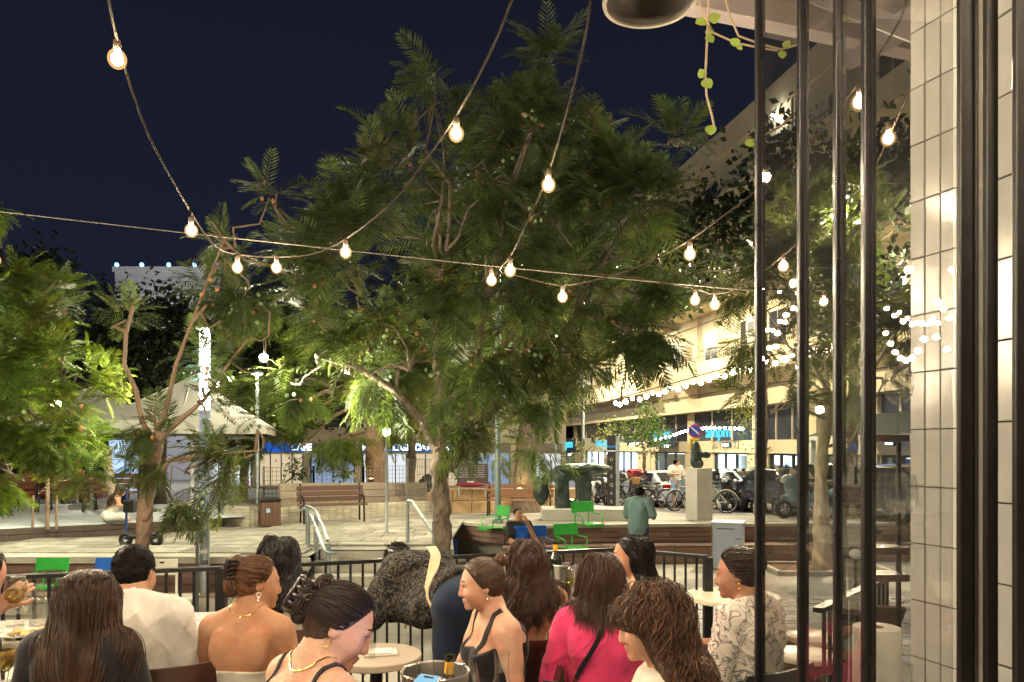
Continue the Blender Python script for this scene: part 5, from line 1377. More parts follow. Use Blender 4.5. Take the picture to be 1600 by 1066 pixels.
def tumbler(label, pos, h=.09, r=.037, lab='tumblers'):
    t = thing('tumbler', label, 'glass', tuple(pos), 0, lab)
    MB().lathe([(.001, 0), (r * .86, 0), (r, h), (r - .002, h), (r * .86 - .003, .008), (.001, .008)], n=28).build('glass_wall', wineglass, t, True, world=False); return t
def carafe(label, pos, h=.26, r=.045, lev=.5):
    t = thing('carafe', label, 'carafe', tuple(pos), 0, 'water carafes')
    MB().lathe([(.001, 0), (r, .002), (r, h * .55), (r * .93, h * .64), (r * .62, h * .74), (r * .58, h * .84), (r * .66, h * .99), (r * .68, h), (r * .63, h * .99), (r * .55, h * .84), (r * .58, h * .74), (r * .90, h * .63), (r - .003, h * .54), (r - .003, .006), (.001, .006)], n=32).build('glass_wall', wineglass, t, True, world=False)
    if lev: MB().lathe([(.001, .007), (r - .004, .008), (r - .004, h * lev), (.001, h * lev)], n=28).build('water', water, t, True, world=False)
    return t
bottle_m = M('bottle_glass', (.012, .016, .008), .08, 0, .1, 4, spec=.8); foil = M('yellow_foil', (.75, .40, .02), .4, 0, .1, 20)
def bottle(label, pos, tilt=(0, 0)):
    t = thing('wine_bottle', label, 'bottle', tuple(pos), 0, 'wine bottles with yellow neck foil'); t.rotation_euler = (R(tilt[0]), R(tilt[1]), 0)
    MB().lathe([(.001, .004), (.034, .0), (.037, .006), (.037, .185), (.033, .205), (.018, .232), (.0145, .245), (.0145, .262)], n=28).build('glass_body', bottle_m, t, True, world=False)
    MB().lathe([(.0150, .246), (.0152, .288), (.001, .288)], n=20).build('neck_foil', foil, t, True, world=False)
    MB().lathe([(.0165, .284), (.0165, .298), (.0145, .306), (.001, .306)], n=20).build('mouth', bottle_m, t, True, world=False); return t
def bucket(label, pos, r=.085, h=.20):
    t = thing('ice_bucket', label, 'ice bucket', tuple(pos), 0, 'steel wine coolers')
    MB().lathe([(.001, 0), (r * .86, .0), (r * .9, .01), (r, h - .01), (r + .005, h), (r + .003, h + .004), (r - .003, h), (r * .88, .012), (.001, .012)], n=40).build('bucket_wall', steel, t, True, world=False); return t
def at_z(px, Y, z): return Vector((gx(px, Y), Y, z))
bucket('steel ice bucket with bottle on the dark front table', at_z(680, 2.42, .746), .105, .21)
bottle('wine bottle with yellow neck leaning in the front ice bucket', at_z(690, 2.42, .700), (-3, 5))
wine_glass('empty stemmed glass between the front ice bucket and the carafe', at_z(722, 2.28, .746), 1.27)
carafe('clear glass carafe in front of the black tank top', at_z(784, 2.30, .746), .305, .036, .0)
bucket('tall steel wine cooler on the far counter, beside the pink top', at_z(882, 4.55, .751), .066, .215)
bottle('wine bottle with yellow neck standing in the tall steel cooler', at_z(868, 4.58, .80), (0, 0))
wine_glass('stemmed glass of white wine right of the tall steel cooler', at_z(891, 4.45, .751), 1.0, .7)
wine_glass('stemmed glass in the raised hand of the wavy-haired diner', at_z(856, 3.86, .835), .95, .4)
for px, Y, lb, fl_ in ((187, 3.9, 'stemmed glass of white wine beside the man in the white t-shirt', 1.0), (36, 3.75, 'empty stemmed glass near the left end of the terrazzo counter', 0)):
    wine_glass(lb, at_z(px, Y, .751), 1.0, fl_)
wine_glass('glass of white wine held by the hand at the left edge', at_z(24, 3.15, .925), .98, .8)
wine_glass('large glass of white wine at the lower left corner', at_z(2, 2.72, .751), 1.15, 1.0)
carafe('water carafe on the terrazzo counter beside the long-haired diner', at_z(60, 3.85, .751), .23, .042, .55)
tumbler('small tumbler with a silver cap behind the long-haired diner', at_z(158, 4.0, .751), .11, .03)
porc = M('porcelain', (.75, .73, .68), .25, 0, .05, 5); food = M('flatbread', (.55, .36, .14), .8, 0, .3, 30, .6, 60)
def plate(label, pos, r=.10):
    t = thing('plate', label, 'plate', tuple(pos), 0, 'plates on the counter')
    MB().lathe([(.001, .003), (r * .6, .003), (r * .66, .005), (r, .016), (r, .019), (r * .64, .010), (.001, .008)], n=36).build('dish', porc, t, True, world=False)
    f = MB(); q = random.Random(int(pos[0] * 1000))
    for i in range(9): f.ball((q.uniform(-.5, .5) * r, q.uniform(-.5, .5) * r, .016 + q.uniform(0, .012)), (q.uniform(.012, .03), q.uniform(.012, .03), .010), 7, 5)
    f.build('food', food, t, True, world=False); return t
plate('small white dish of dip on the terrazzo counter near the long brown hair', at_z(78, 3.78, .751), .075); plate('dish of flatbread on the counter in front of the dip', at_z(86, 3.66, .751), .085); plate('white plate with cutlery at the left end of the counter', at_z(38, 3.7, .751), .10)
plate('dish of bread on the lower left table', at_z(14, 2.62, .751), .08)
cut = MB()
for a, b in (((22, 3.62), (56, 3.72)), ((40, 3.60), (60, 3.66))): cut.tube([at_z(a[0], a[1], .768), at_z(b[0], b[1], .772)], .004, 6)
tag(cut.build('cutlery', steel), 'steel knife and fork lying across the white plate', 'cutlery')
nap = MB(); nap.box(at_z(594, 3.42, .7465), (.15, .09, .010), rz=.25); nap.box(at_z(592, 3.415, .754), (.12, .08, .007), rz=.18); tag(nap.build('napkin', c_white, bevel=.003), 'folded white napkin on the round beige table', 'napkin')
tumbler('little glass on the round beige table, in front of the lit face', at_z(581, 3.34, .741), .075, .018)
# phone in her hand
ph = thing('phone', 'mobile phone with a bright pale screen held low in front of the lit face', 'phone', tuple(at(652, 1082, 2.08))); ph.rotation_euler = (R(20), R(0), R(-28))
MB().box((0, 0, 0), (.074, .150, .008)).build('case', M('phone_case', (.55, .42, .40), .4), ph, world=False, bevel=.006)
MB().box((0, 0, .0046), (.066, .140, .0012)).build('screen', EM('phone_screen', (.36, .72, .92), .5), ph, world=False); MB().box((0, .060, .0056), (.030, .007, .001)).build('notch', black_metal, ph, world=False)
lt_ = bpy.data.lights.new('phone_glow', 'AREA'); lt_.energy = .7; lt_.size = .07; lt_.size_y = .14; lt_.shape = 'RECTANGLE'; lt_.color = (.45, .5, 1.0)
lo_ = bpy.data.objects.new('phone_glow', lt_); COL.objects.link(lo_); lo_.parent = ph; lo_.location = (0, 0, .007); lo_.rotation_euler = (R(180), 0, 0)

# ------------------------------------------------------------------ canopy, pendant, glazed doors and the tiled pillar
can_m = M('canopy_render', (.20, .165, .16), .8, 0, .1, 2)
cn = thing('canopy', 'dark plastered canopy slab over the terrace, its edge crossing the top right corner', 'canopy', (2, 2, 4.0))
ce0, ce1 = Vector((-7, .95)), Vector((7.5, 6.0))
ca, cb = Vector((gx(1078, 4.02), 4.02)), Vector((gx(1312, 4.32), 4.32)); cd = (cb - ca).normalized()
e0, e1 = ca - cd * 9, ca + cd * 6
MB().prism([(e0.x, e0.y), (e1.x, e1.y), (7, -5), (-8, -5)][::-1], 4.0, 4.25).build('slab', can_m, cn)
MB().beam((e0.x, e0.y - .14, 3.93), (e1.x, e1.y - .14, 3.93), .1, .14).build('edge_beam', can_m, cn)
for i in range(3):
    s_ = 1.0 + i * .55; p = ca + cd * s_
    MB().beam((p.x, p.y, 3.86), (p.x + .55, p.y - 1.1, 3.86), .09, .12).build('rib', M('rib_dark', (.10, .085, .085), .7), cn)
MB().beam((ca.x + .55, ca.y - .25, 3.88), (1.9, 3.2, 3.3), .07, .07).build('awning_arm', M('rib_dark', (.10, .085, .085)), cn)
pl = thing('pendant_lamp', 'unlit dome pendant lamp with a pale rim hanging at the top of the view', 'lamp', tuple(at_z(1015, 3.0, 3.398)))
MB().lathe([(.172, 0), (.178, .006), (.174, .03), (.15, .09), (.10, .15), (.045, .18), (.03, .21), (.001, .212), (.001, .205), (.026, .20), (.04, .175), (.095, .145), (.145, .088), (.168, .03), (.168, .004), (.172, 0)], n=56, cap=False).build('lamp_shade', M('shade_enamel', (.045, .036, .028), .5, .2, .1, 6), pl, True, world=False)
MB().lathe([(.168, -.004), (.182, -.004), (.184, .006), (.168, .006), (.168, -.004)], n=56, cap=False).build('rim', M('shade_rim', (.17, .14, .105), .5, .2), pl, True, world=False, auto=30)
MB().tube([(0, 0, .20), (0, 0, .64)], .006, 8).build('cord', black_metal, pl, True, world=False)
# uprights of the folding glazed door with panes between
wall_dark = M('door_frame', (.010, .008, .008), .35, .2, .2, 12)
UPR = [(1187, 2.62), (1254, 2.42), (1311, 2.22), (1356, 2.02)]
fd = thing('folding_glass_door', 'tall folding glazed door of four slim dark steel uprights with clear panes between', 'door', (gx(1187, 2.62), 2.62, 0))
upm = M('upright_steel', (.022, .020, .022), .3, .5, .2, 14)
PX = [(gx(a, b), b) for a, b in UPR]
for (x, y) in PX:
    MB().box((x, y, 2.0), (.030, .024, 3.98)).build('upright', upm, fd, bevel=.004)
    MB().box((x + .008, y - .016, 2.0), (.009, .008, 3.98)).build('bead', upm, fd)
def pane(parent, a, b, z0=.06, z1=3.95, name='pane', mat=None):
    a, b = Vector((*a, 0)), Vector((*b, 0)); d = (b - a).normalized()
    return MB().beam(a + d * .018 + Vector((0, 0, (z0 + z1) / 2)), b - d * .018 + Vector((0, 0, (z0 + z1) / 2)), .008, z1 - z0).build(name, mat or pane_glass, parent)
for a, b in zip(PX[:-1], PX[1:]): pane(fd, a, b)
for z in (.04, 3.97): 
    m = MB()
    for a, b in zip(PX[:-1], PX[1:]): m.beam((*a, z), (*b, z), .03, .05)
    m.build('rail', upm, fd)
dr = thing('glazed_door_frame', 'heavy black glazed door frame at the right edge, its posts framing a strip of white tiles', 'door frame', (gx(1510, 1.72), 1.72, 0))
for px0, px1, Y, d in ((1497, 1519, 1.74, .016), (1522, 1528, 1.73, .012), (1538, 1557, 1.70, .016), (1584, 1616, 1.64, .016)):
    MB().box((gx((px0 + px1) / 2, Y), Y, 2.0), (gx(px1, Y) - gx(px0, Y), d, 3.98)).build('post', wall_dark, dr, bevel=.003)
pane(dr, PX[-1], (gx(1497, 1.72), 1.72)); pane(dr, (gx(1523, 1.72), 1.72), (gx(1537, 1.66), 1.66))
tile_m = M('white_tile', (.50, .495, .475), .15, 0, .10, 3, .14, 4, spec=.6, island=.04); grout = M('grout', (.10, .075, .06), .9, 0, .2, 20)
def tiled(name, label, a, b, cols, z0, z1, th, tw=None):
    a, b = Vector((*a, 0)), Vector((*b, 0)); d = b - a; L = d.length; d.normalize(); n = Vector((d.y, -d.x, 0)); w = L / cols; hh = .2055
    t = thing(name, label, 'pillar', tuple(a))
    c = (a + b) / 2 - n * (th / 2 + .002); ang = math.atan2(d.y, d.x)
    MB().box((c.x, c.y, (z0 + z1) / 2), (L, th, z1 - z0), rz=ang).build('core', grout, t)
    c2 = (a + b) / 2 - n * (th / 2 + .012); MB().box((c2.x, c2.y, (z0 + z1) / 2), (L + .012, th - .004, z1 - z0 - .01), rz=ang).build('side_plaster', white_wall, t)
    tm = MB().box((0, 0, 0), (w - .004, .008, hh - .004)); tme = tm.mesh('tile'); q = random.Random(5)
    for r_ in range(int((z1 - z0) / hh)):
        for k in range(cols):
            o = obj_of(tme, 'tile', tile_m, t); p = a + d * w * (k + .5) + n * (.003 + q.uniform(-.0005, .0012))
            o.location = wmat(t).inverted() @ Vector((p.x, p.y, z0 + hh * (r_ + .5))); o.rotation_euler = (q.uniform(-.004, .004), 0, ang + q.uniform(-.006, .006))
            if not o.modifiers: 
                b_ = o.modifiers.new('bevel', 'BEVEL'); b_.width = .0018; b_.segments = 1
    return t
tiled('tiled_pillar', 'pillar clad in upright white glazed tiles with dark joints, three tiles wide', (gx(1424, 2.80), 2.80), (gx(1497, 2.62), 2.62), 3, -.33, 3.99, .5)
tiled('tiled_pillar', 'narrow strip of white tiles between two black posts at the right edge', (gx(1550, 1.98), 1.98), (gx(1592, 1.90), 1.90), 1, -.33, 3.99, .2)
# waiter's shelf behind the glass: dark boards, glasses, paper roll
sh = thing('glass_shelf', 'dark shelving unit with glasses and a paper roll, behind the glass beside the tiles', 'shelf', (gx(1392, 2.45), 2.45, 0))
for z, w in ((1.69, .13), (1.335, .13), (1.25, .13), (.865, .34)):
    MB().box((gx(1382 if w < .2 else 1345, 2.45), 2.45, z), (w * .9, .09 if w < .2 else .16, .022 if z > 1 else .035)).build('shelf_board', dark_wood, sh, bevel=.002)
for x in (1362, 1404): MB().box((gx(x, 2.50), 2.50, .98), (.012, .012, 1.44)).build('post', black_metal, sh)
for x in (1285, 1418): MB().box((gx(x, 2.45), 2.45, .42), (.03, .18, .85)).build('leg', dark_wood, sh)
wine_glass('large wine glass on the upper shelf behind the glass door', at_z(1404, 2.45, 1.702), 1.02); wine_glass('wine glass on the middle shelf, left of the pair', at_z(1392, 2.42, 1.347), 1.08, group='pair of glasses on the middle shelf'); wine_glass('wine glass on the middle shelf, right of the pair', at_z(1412, 2.50, 1.347), 1.04, group='pair of glasses on the middle shelf')
rl_ = thing('paper_roll', 'big white paper towel roll standing on the counter behind the glass', 'paper roll', tuple(at_z(1370, 2.36, .884)))
MB().lathe([(.022, 0), (.068, 0), (.069, .003), (.069, .222), (.068, .225), (.022, .225), (.022, 0)], n=40, cap=False).build('paper', M('paper_white', (.72, .70, .66), .9, 0, .05, 20, .15, 80), rl_, True, world=False, auto=40)
MB().lathe([(.0215, 0.001), (.0215, .2255), (.019, .2255), (.019, .001), (.0215, .001)], n=24, cap=False).build('core', M('cardboard', (.35, .22, .12), .9), rl_, True, world=False, auto=40)
tumbler('tumbler on the counter beside the paper roll, lower right', at_z(1304, 2.32, .884), .085, .042); tumbler('small tumbler between the paper roll and the tiles', at_z(1410, 2.40, .884), .10, .030)
mh = thing('menu_holder', 'dark folded leather menu leaning above the paper roll', 'menu', tuple(at_z(1378, 2.52, 1.09)))
MB().add([(-.07, 0, .05), (.06, -.02, .01), (.07, -.02, .045), (.02, -.03, -.045), (-.02, -.01, -.06), (-.07, .012, .055), (.06, -.008, .015), (.07, -.008, .05), (.02, -.018, -.04), (-.02, .002, -.055)], [(0, 1, 2), (0, 3, 1), (0, 4, 3), (5, 7, 6), (5, 6, 8), (5, 8, 9), (0, 2, 7, 5), (0, 5, 9, 4), (4, 9, 8, 3), (1, 3, 8, 6), (1, 6, 7, 2)]).build('leather', M('menu_leather', (.07, .035, .028), .5, 0, .2, 20), mh, world=False)
MB().beam((0, .01, -.04), (0, .03, -.205), .05, .01).build('stand', black_metal, mh, world=False)
# two unseen floodlights assumed above the canopy, to light the square and tree fronts
for k, x in enumerate((-3.2, 3.4)):
    t = thing('wall_floodlight', ['floodlight on the restaurant front above the canopy, left', 'floodlight on the restaurant front above the canopy, right'][k], 'floodlight', (x, .6, 5.4), 0, 'floodlights above the canopy')
    b = MB(); b.box((0, 0, 0), (.36, .16, .26), M=Matrix.Rotation(R(-4), 3, 'X')); b.build('housing', black_metal, t, world=False); b = MB(); b.box((0, .085, 0), (.32, .01, .22), M=Matrix.Rotation(R(-4), 3, 'X')); b.build('lens', EM('flood_lens', (1, .88, .68), 40), t, world=False)
    MB().box((0, -.35, -.1), (.06, .6, .06)).build('bracket', black_metal, t, world=False)
    l = bpy.data.lights.new('wall_flood_light', 'SPOT'); l.energy = L_FLOOD; l.color = (1, .88, .68); l.spot_size = R(80); l.spot_blend = .7; l.shadow_soft_size = .15; o = bpy.data.objects.new('wall_flood_light', l); COL.objects.link(o); o.parent = t; o.location = (0, .12, 0); o.rotation_euler = Vector((-.25 - x * .05, 1, -.03 if k == 0 else .02)).to_track_quat('-Z', 'Y').to_euler()
# building wall behind the camera side: restaurant front, seen only in reflections
wl_ = thing('restaurant_front', 'white plastered restaurant front on the right behind the tiled pillar', 'wall', (1.9, 1.5, 0))
MB().box((4.2, 2.2, 2.0), (4.0, .3, 4.0)).build('wall', M('interior_wall', (.40, .36, .30), .8, 0, .1, 1), wl_)

# ------------------------------------------------------------------ festoon lights over the terrace
cable = M('festoon_cable', (.020, .014, .009), .85, 0, .2, 30, spec=.1); socket = M('lamp_socket', (.10, .07, .05), .5, 0, .2, 20)
bulb_em = EM('filament_warm', (1.0, .86, .66), 690)
def halo_glass():  # clear bulb glass with warm emission painted in as the halo round the core
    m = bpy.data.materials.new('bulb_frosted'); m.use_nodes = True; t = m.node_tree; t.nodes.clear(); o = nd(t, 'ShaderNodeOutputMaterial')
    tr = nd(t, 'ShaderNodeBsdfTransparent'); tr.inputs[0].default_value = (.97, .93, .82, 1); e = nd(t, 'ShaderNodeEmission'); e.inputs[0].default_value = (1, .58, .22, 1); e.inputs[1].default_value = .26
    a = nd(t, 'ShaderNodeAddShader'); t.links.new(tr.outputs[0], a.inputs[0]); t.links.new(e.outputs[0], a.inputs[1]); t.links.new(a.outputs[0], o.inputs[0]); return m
bulb_glass = halo_glass()
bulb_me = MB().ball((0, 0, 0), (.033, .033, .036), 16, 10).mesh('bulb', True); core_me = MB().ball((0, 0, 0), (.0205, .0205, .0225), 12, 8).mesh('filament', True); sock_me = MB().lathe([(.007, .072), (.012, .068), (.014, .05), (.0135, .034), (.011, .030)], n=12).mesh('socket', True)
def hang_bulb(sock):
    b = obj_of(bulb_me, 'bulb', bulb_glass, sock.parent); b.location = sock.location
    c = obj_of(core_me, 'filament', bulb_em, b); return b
def smooth_path(P, n=8):
    P = [Vector(p) for p in P]; out = []
    for i in range(len(P) - 1):
        a, b, c, d = P[max(i - 1, 0)], P[i], P[i + 1], P[min(i + 2, len(P) - 1)]
        for k in range(n):
            t = k / n; out.append(.5 * ((2 * b) + (c - a) * t + (2 * a - 5 * b + 4 * c - d) * t * t + (-a + 3 * b - 3 * c + d) * t ** 3))
    return out + [P[-1]]
def festoon(label, pts, bulbs, r=.0048, ends=()):
    P = [at(*p) for p in pts]; P = [Vector(e) for e in ends[:1]] + P + [Vector(e) for e in ends[1:]]
    t = thing('festoon_light', label, 'string lights', tuple(P[len(P) // 2]), 0, 'festoon strings over the terrace')
    sp = smooth_path(P); MB().tube(sp, r, 7).build('cable', cable, t, True)
    for b in bulbs:
        p = at(*b) if len(b) == 3 and b[2] < 90 and b[0] > 3 or b[0] < -3 else Vector(b)
        q = min(sp, key=lambda v: (v - p - Vector((0, 0, .075))).length); o = obj_of(sock_me, 'socket', socket, t); o.location = wmat(t).inverted() @ p; o.location = o.location
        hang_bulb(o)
        if (q - p).length > .085: MB().tube([p + Vector((0, 0, .072)), q], .004, 5).build('drop_wire', cable, t)
    return t
festoon('string of round bulbs sagging in a deep loop across the upper left sky', [(152, -110, 2.45), (168, -10, 2.6), (184, 66, 2.8), (209, 150, 3.1), (240, 228, 3.4), (297, 330, 4.0), (335, 384, 4.4), (371, 398, 4.6), (432, 402, 4.6), (490, 397, 4.5), (540, 374, 4.3), (610, 320, 3.9), (660, 258, 3.6), (711, 185, 3.3), (765, 85, 3.0), (800, 0, 2.75), (815, -50, 2.6)],
        [(183, 93, 2.8), (299, 361, 4.0), (371, 419, 4.6), (432, 419, 4.6), (540, 395, 4.3), (713, 210, 3.3)], ends=((-1.38, 2.3, 3.98), (.06, 2.2, 3.98)))
festoon('string of round bulbs dropping from the top centre and swinging right towards the glass', [(928, -50, 2.6), (905, 100, 3.0), (860, 262, 3.6), (830, 335, 3.9), (798, 400, 4.3), (782, 424, 4.6), (810, 432, 4.7), (879, 446, 4.7), (950, 433, 4.6), (1010, 412, 4.4), (1077, 376, 4.1), (1178, 302, 3.7), (1240, 250, 3.45), (1300, 185, 3.2), (1390, 60, 2.95), (1420, -10, 2.8)],
        [(857, 290, 3.6), (797, 424, 4.3), (768, 439, 4.65), (879, 465, 4.7), (1078, 398, 4.1), (1343, 160, 3.0)], ends=((.32, 2.2, 3.98), (1.5, 2.6, 3.7)))
festoon('string of round bulbs low on the right, running behind the steel uprights', [(930, 428, 4.75), (1000, 436, 4.8), (1086, 452, 4.85), (1117, 460, 4.85), (1160, 448, 4.7), (1224, 400, 4.4), (1290, 340, 4.1), (1352, 285, 3.8), (1400, 190, 3.5), (1430, 120, 3.3)],
        [(1086, 470, 4.85), (1117, 477, 4.85), (1224, 417, 4.4), (1287, 472, 5.2), (1388, 217, 3.5), (1354, 306, 3.8)], ends=())
gw = MB(); gw.tube([at(-700, 262, 4.3), at(-40, 327, 4.6), at(300, 366, 4.7), at(770, 417, 4.9), at(1060, 445, 5.0), at(1300, 466, 5.1), at(1480, 482, 5.2)], .0032, 6); tag(gw.build('guy_wire', M('wire_grey', (.09, .078, .065), .7, 0, .2, 30, spec=.15), None, True), 'thin taut wire crossing the whole view just above the lowest bulbs', 'wire')
for k, (x0, y0, x1, y1, zz) in enumerate(((-3.15, 2.3, -3.9, 5.6, 3.5), (-4.3, 1.6, -5.2, 5.4, 3.6), (-5.6, 2.0, -6.4, 5.6, 3.5), (-3.6, 4.7, -5.6, 7.6, 3.6), (-4.7, 5.2, -7.0, 8.6, 3.8), (-3.35, 5.0, -4.7, 6.8, 3.15), (-3.0, 3.7, -4.2, 5.85, 2.95), (-6.0, 4.0, -8.2, 8.8, 4.5))):  # unseen strings, assumed and added to mirror in the glass panes
    t = thing('festoon_light', ['string of bulbs just outside the view on the left, nearest', 'string of bulbs outside the view on the left, second', 'string of bulbs outside the view on the left, third', 'string of bulbs outside the view on the left, running out past the railing', 'string of bulbs outside the view on the left, running furthest out past the railing', 'string of bulbs outside the view on the left, low beyond the railing', 'string of bulbs outside the view on the left, lowest of all', 'string of bulbs outside the view on the left, highest of all'][k], 'string lights', (x0, y0, zz), 0, 'festoon strings over the terrace')
    pts = [Vector((x0 + (x1 - x0) * u, y0 + (y1 - y0) * u, zz - .55 * math.sin(math.pi * u))) for u in np.linspace(0, 1, 12)]; MB().tube(pts, .0048, 6).build('cable', cable, t, True)
    for p in pts[1:-1]:
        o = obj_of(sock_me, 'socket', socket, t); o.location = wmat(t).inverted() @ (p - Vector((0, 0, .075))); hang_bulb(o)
# the same festoons, assumed to carry on overhead, added to light the diners
hb = random.Random(8); over = []
for k, (x0, y0, x1, y1) in enumerate(((-2.6, 1.9, -3.6, -2.4), (-1.2, 1.6, -1.4, -2.6), (.3, 1.8, .2, -2.6), (1.35, 1.6, 1.6, -2.4))):
    t = thing('festoon_light', ['string of bulbs overhead at the far left of the terrace', 'string of bulbs overhead, left of the middle of the terrace', 'string of bulbs overhead, right of the middle of the terrace', 'string of bulbs overhead nearest the tiled pillar'][k], 'string lights', (x0, y0, 3.9), 0, 'festoon strings over the terrace')
    pts = [Vector((x0 + (x1 - x0) * u, y0 + (y1 - y0) * u, 3.95 - .85 * math.sin(math.pi * u) ** .8)) for u in np.linspace(0, 1, 13)]
    MB().tube(pts, .0048, 6).build('cable', cable, t, True)
    for p in pts[2:-1:1]:
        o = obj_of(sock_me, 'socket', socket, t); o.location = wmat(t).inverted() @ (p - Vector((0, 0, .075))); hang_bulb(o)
# ------------------------------------------------------------------ the square: column light, lamps, rails, chairs, sculpture, furniture
def ring(mb, c, r, t, n=32, m=6, M3=None, sq=1.0):
    V = []; Fs = []; c = Vector(c)
    for i in range(n):
        a = 2 * math.pi * i / n
        for j in range(m):
            b = 2 * math.pi * j / m; p = Vector(((r + t * math.cos(b)) * math.cos(a), t * sq * math.sin(b), (r + t * math.cos(b)) * math.sin(a)))
            V.append((M3 @ p if M3 is not None else p) + c)
    for i in range(n):
        for j in range(m): Fs.append((i * m + j, i * m + (j + 1) % m, ((i + 1) % n) * m + (j + 1) % m, ((i + 1) % n) * m + j))
    return mb.add(V, Fs)
yl = 11.9; xl = gx(320, yl)
lc = thing('light_column', 'glowing white light column on a stickered steel post, left of the middle', 'lamp post', (xl, yl, LOW))
MB().cyl((0, 0, 0), .074, 1.57, 24).build('post', galv, lc, True, world=False, auto=40)
MB().cyl((0, 0, 3.15), .078, 1.25, 28).build('light_tube', EM('column_glow', (.97, 1.0, .93), 14), lc, True, world=False, auto=40)
MB().cyl((0, 0, 1.57), .078, 1.57, 28).build('lower_tube', EM('column_glow_low', (.90, .97, 1.0), .22), lc, True, world=False, auto=40)
cagem = MB()
for z in (1.58, 2.1, 2.5, 2.62, 3.0, 3.35, 3.7, 4.1): ring(cagem, (0, 0, z), .082, .008, 28, 6, Matrix.Rotation(R(90), 3, 'X'))
cagem.build('collar', M('collar_white', (.7, .7, .68), .4), lc, True, world=False)
MB().lathe([(.001, 4.395), (.13, 4.395), (.137, 4.405), (.137, 4.42), (.09, 4.44), (.001, 4.45)], n=30).build('cap', M('collar_white', (.7, .7, .68)), lc, True, world=False, auto=35)
def spot_fixture(parent, pos, target, energy, color, ang=70):
    pos, target = Vector(pos), Vector(target); d = (target - pos).normalized(); inv = wmat(parent).inverted()
    b = MB(); b.beam(pos - d * .12, pos + d * .02, .10, .14); so_ = b.build('spotlight', M('collar_white', (.7, .7, .68)), parent)
    e = MB(); e.beam(pos + d * .021, pos + d * .026, .085, .12); e.build('lens', EM('spot_lens', (1, .97, .85), 25), so_)
    l = bpy.data.lights.new('spotlight_light', 'SPOT'); l.energy = energy; l.color = color; l.spot_size = R(ang); l.spot_blend = .6; l.shadow_soft_size = .05
    o = bpy.data.objects.new('spotlight_light', l); COL.objects.link(o); o.parent = parent; o.location = inv @ (pos + d * .06); o.rotation_euler = d.to_track_quat('-Z', 'Y').to_euler()
spot_fixture(lc, at(303, 580, 11.75), at(60, 640, 11.9), L_SPOT, (1, .95, .66), 75)  # white box on the column, assumed to be a spotlight
spot_fixture(lc, at(338, 600, 11.75), at(540, 590, 11.9), L_SPOT * 2.6, (1, .95, .66), 60)  # second spotlight assumed, added to light the leaves left of the trunk
sk = [M('sticker_%s' % n, c, .6, 0, .6, 45) for n, c in (('grey', (.35, .35, .36)), ('dark', (.06, .06, .07)), ('teal', (.10, .28, .22)), ('white', (.65, .65, .62)))]
for i in range(16):
    a = R(-150 + rs.uniform(0, 120)); z = .70 + (i % 8) * .085 + rs.uniform(0, .03)
    Mz = Matrix.Rotation(a + R(90), 3, 'Z'); MB().box((math.cos(a) * .0745, math.sin(a) * .0745, z), (.058, .004, rs.uniform(.05, .085)), M=Mz).build('sticker', sk[i % 4], lc, world=False)
rg_ = MB(); ring(rg_, (-.20, 0, 3.72), .12, .008, 28, 6); rg_.build('ring', M('ring_teal', (.1, .3, .25), .4), lc, True, world=False); MB().tube([(-.09, 0, 3.72), (-.06, 0, 3.72)], .008, 6).build('ring_arm', galv, lc, world=False)
sm = MB(); sm.cyl(at(308, 0, 10.2).xy.to_3d() + Vector((0, 0, LOW)), .02, 1.45, 12); tag(sm.build('slim_post', M('dark_post', (.05, .055, .055), .5), None, True), 'thin dark post just left of the stickered light column', 'post')

def lamp_post(label, px, Yp, z0, ht, r, mat, energy, color, head=.22, spot=180, arm=None):
    x = gx(px, Yp); t = thing('street_lamp', label, 'street lamp', (x, Yp, z0), 0, 'street lamps of the square')
    MB().lathe([(r * 1.7, 0), (r * 1.7, .06), (r * 1.05, .10), (r, .4), (r * .8, ht)], n=18).build('pole', mat, t, True, world=False, auto=50)
    ax, ay = arm or (0, 0)
    if arm: MB().tube([(0, 0, ht - .05), (ax * .5, ay * .5, ht + .10), (ax, ay, ht + .08)], r * .5, 8).build('arm', mat, t, True, world=False)
    MB().lathe([(.001, .10), (head * .5, .09), (head, .03), (head, 0), (head * .93, -.01)], c=(ax, ay, ht), n=24).build('lamp_head', mat, t, True, world=False)
    MB().lathe([(.001, -.03), (head * .6, -.025), (head * .9, -.005)], c=(ax, ay, ht), n=24).build('lens', EM('lens_' + str(int(color[2] * 100)), color, 22), t, True, world=False)
    l = bpy.data.lights.new('street_lamp_light', 'SPOT' if spot < 180 else 'POINT'); l.energy = energy; l.color = color; l.shadow_soft_size = .15
    if spot < 180: l.spot_size = R(spot); l.spot_blend = .15
    o = bpy.data.objects.new('street_lamp_light', l); COL.objects.link(o); o.parent = t; o.location = (ax, ay, ht - .20); return t
pole_teal = M('pole_teal', (.20, .26, .27), .5, .3, .15, 6)
lamp_post('blue-grey lamp pole rising beside the green chair into the big crown', 778, 17.95, UP, 6.2, .075, pole_teal, L_MID, (1, .86, .60), arm=(.5, .6), spot=160)  # lamp head assumed at the top, hidden in the crown
lamp_post('slim grey lamp pole in front of the far left shop sign', 911, 30.0, street_z(30), 9.5, .07, galv, L_STREET, (1, .85, .56), arm=(1.4, .6), spot=176)  # lamp head assumed, pole top hidden by leaves
lamp_post('teal lamp pole behind the glass near the scooter', 1258, 19.0, street_z(19), 8.2, .065, pole_teal, L_STREET, (1, .85, .56), arm=(1.2, .7), spot=176)
lamp_post('lamp post behind the foliage right of the light column', 402, 19.2, UP, 3.6, .05, galv, L_LEFT, (1, .90, .62), head=.15)
lamp_post('lamp post at the far left behind the parasols', 120, 24.0, street_z(24), 3.2, .05, galv, L_LEFT, (1, .92, .75), head=.15)  # added lamp, lights the left background
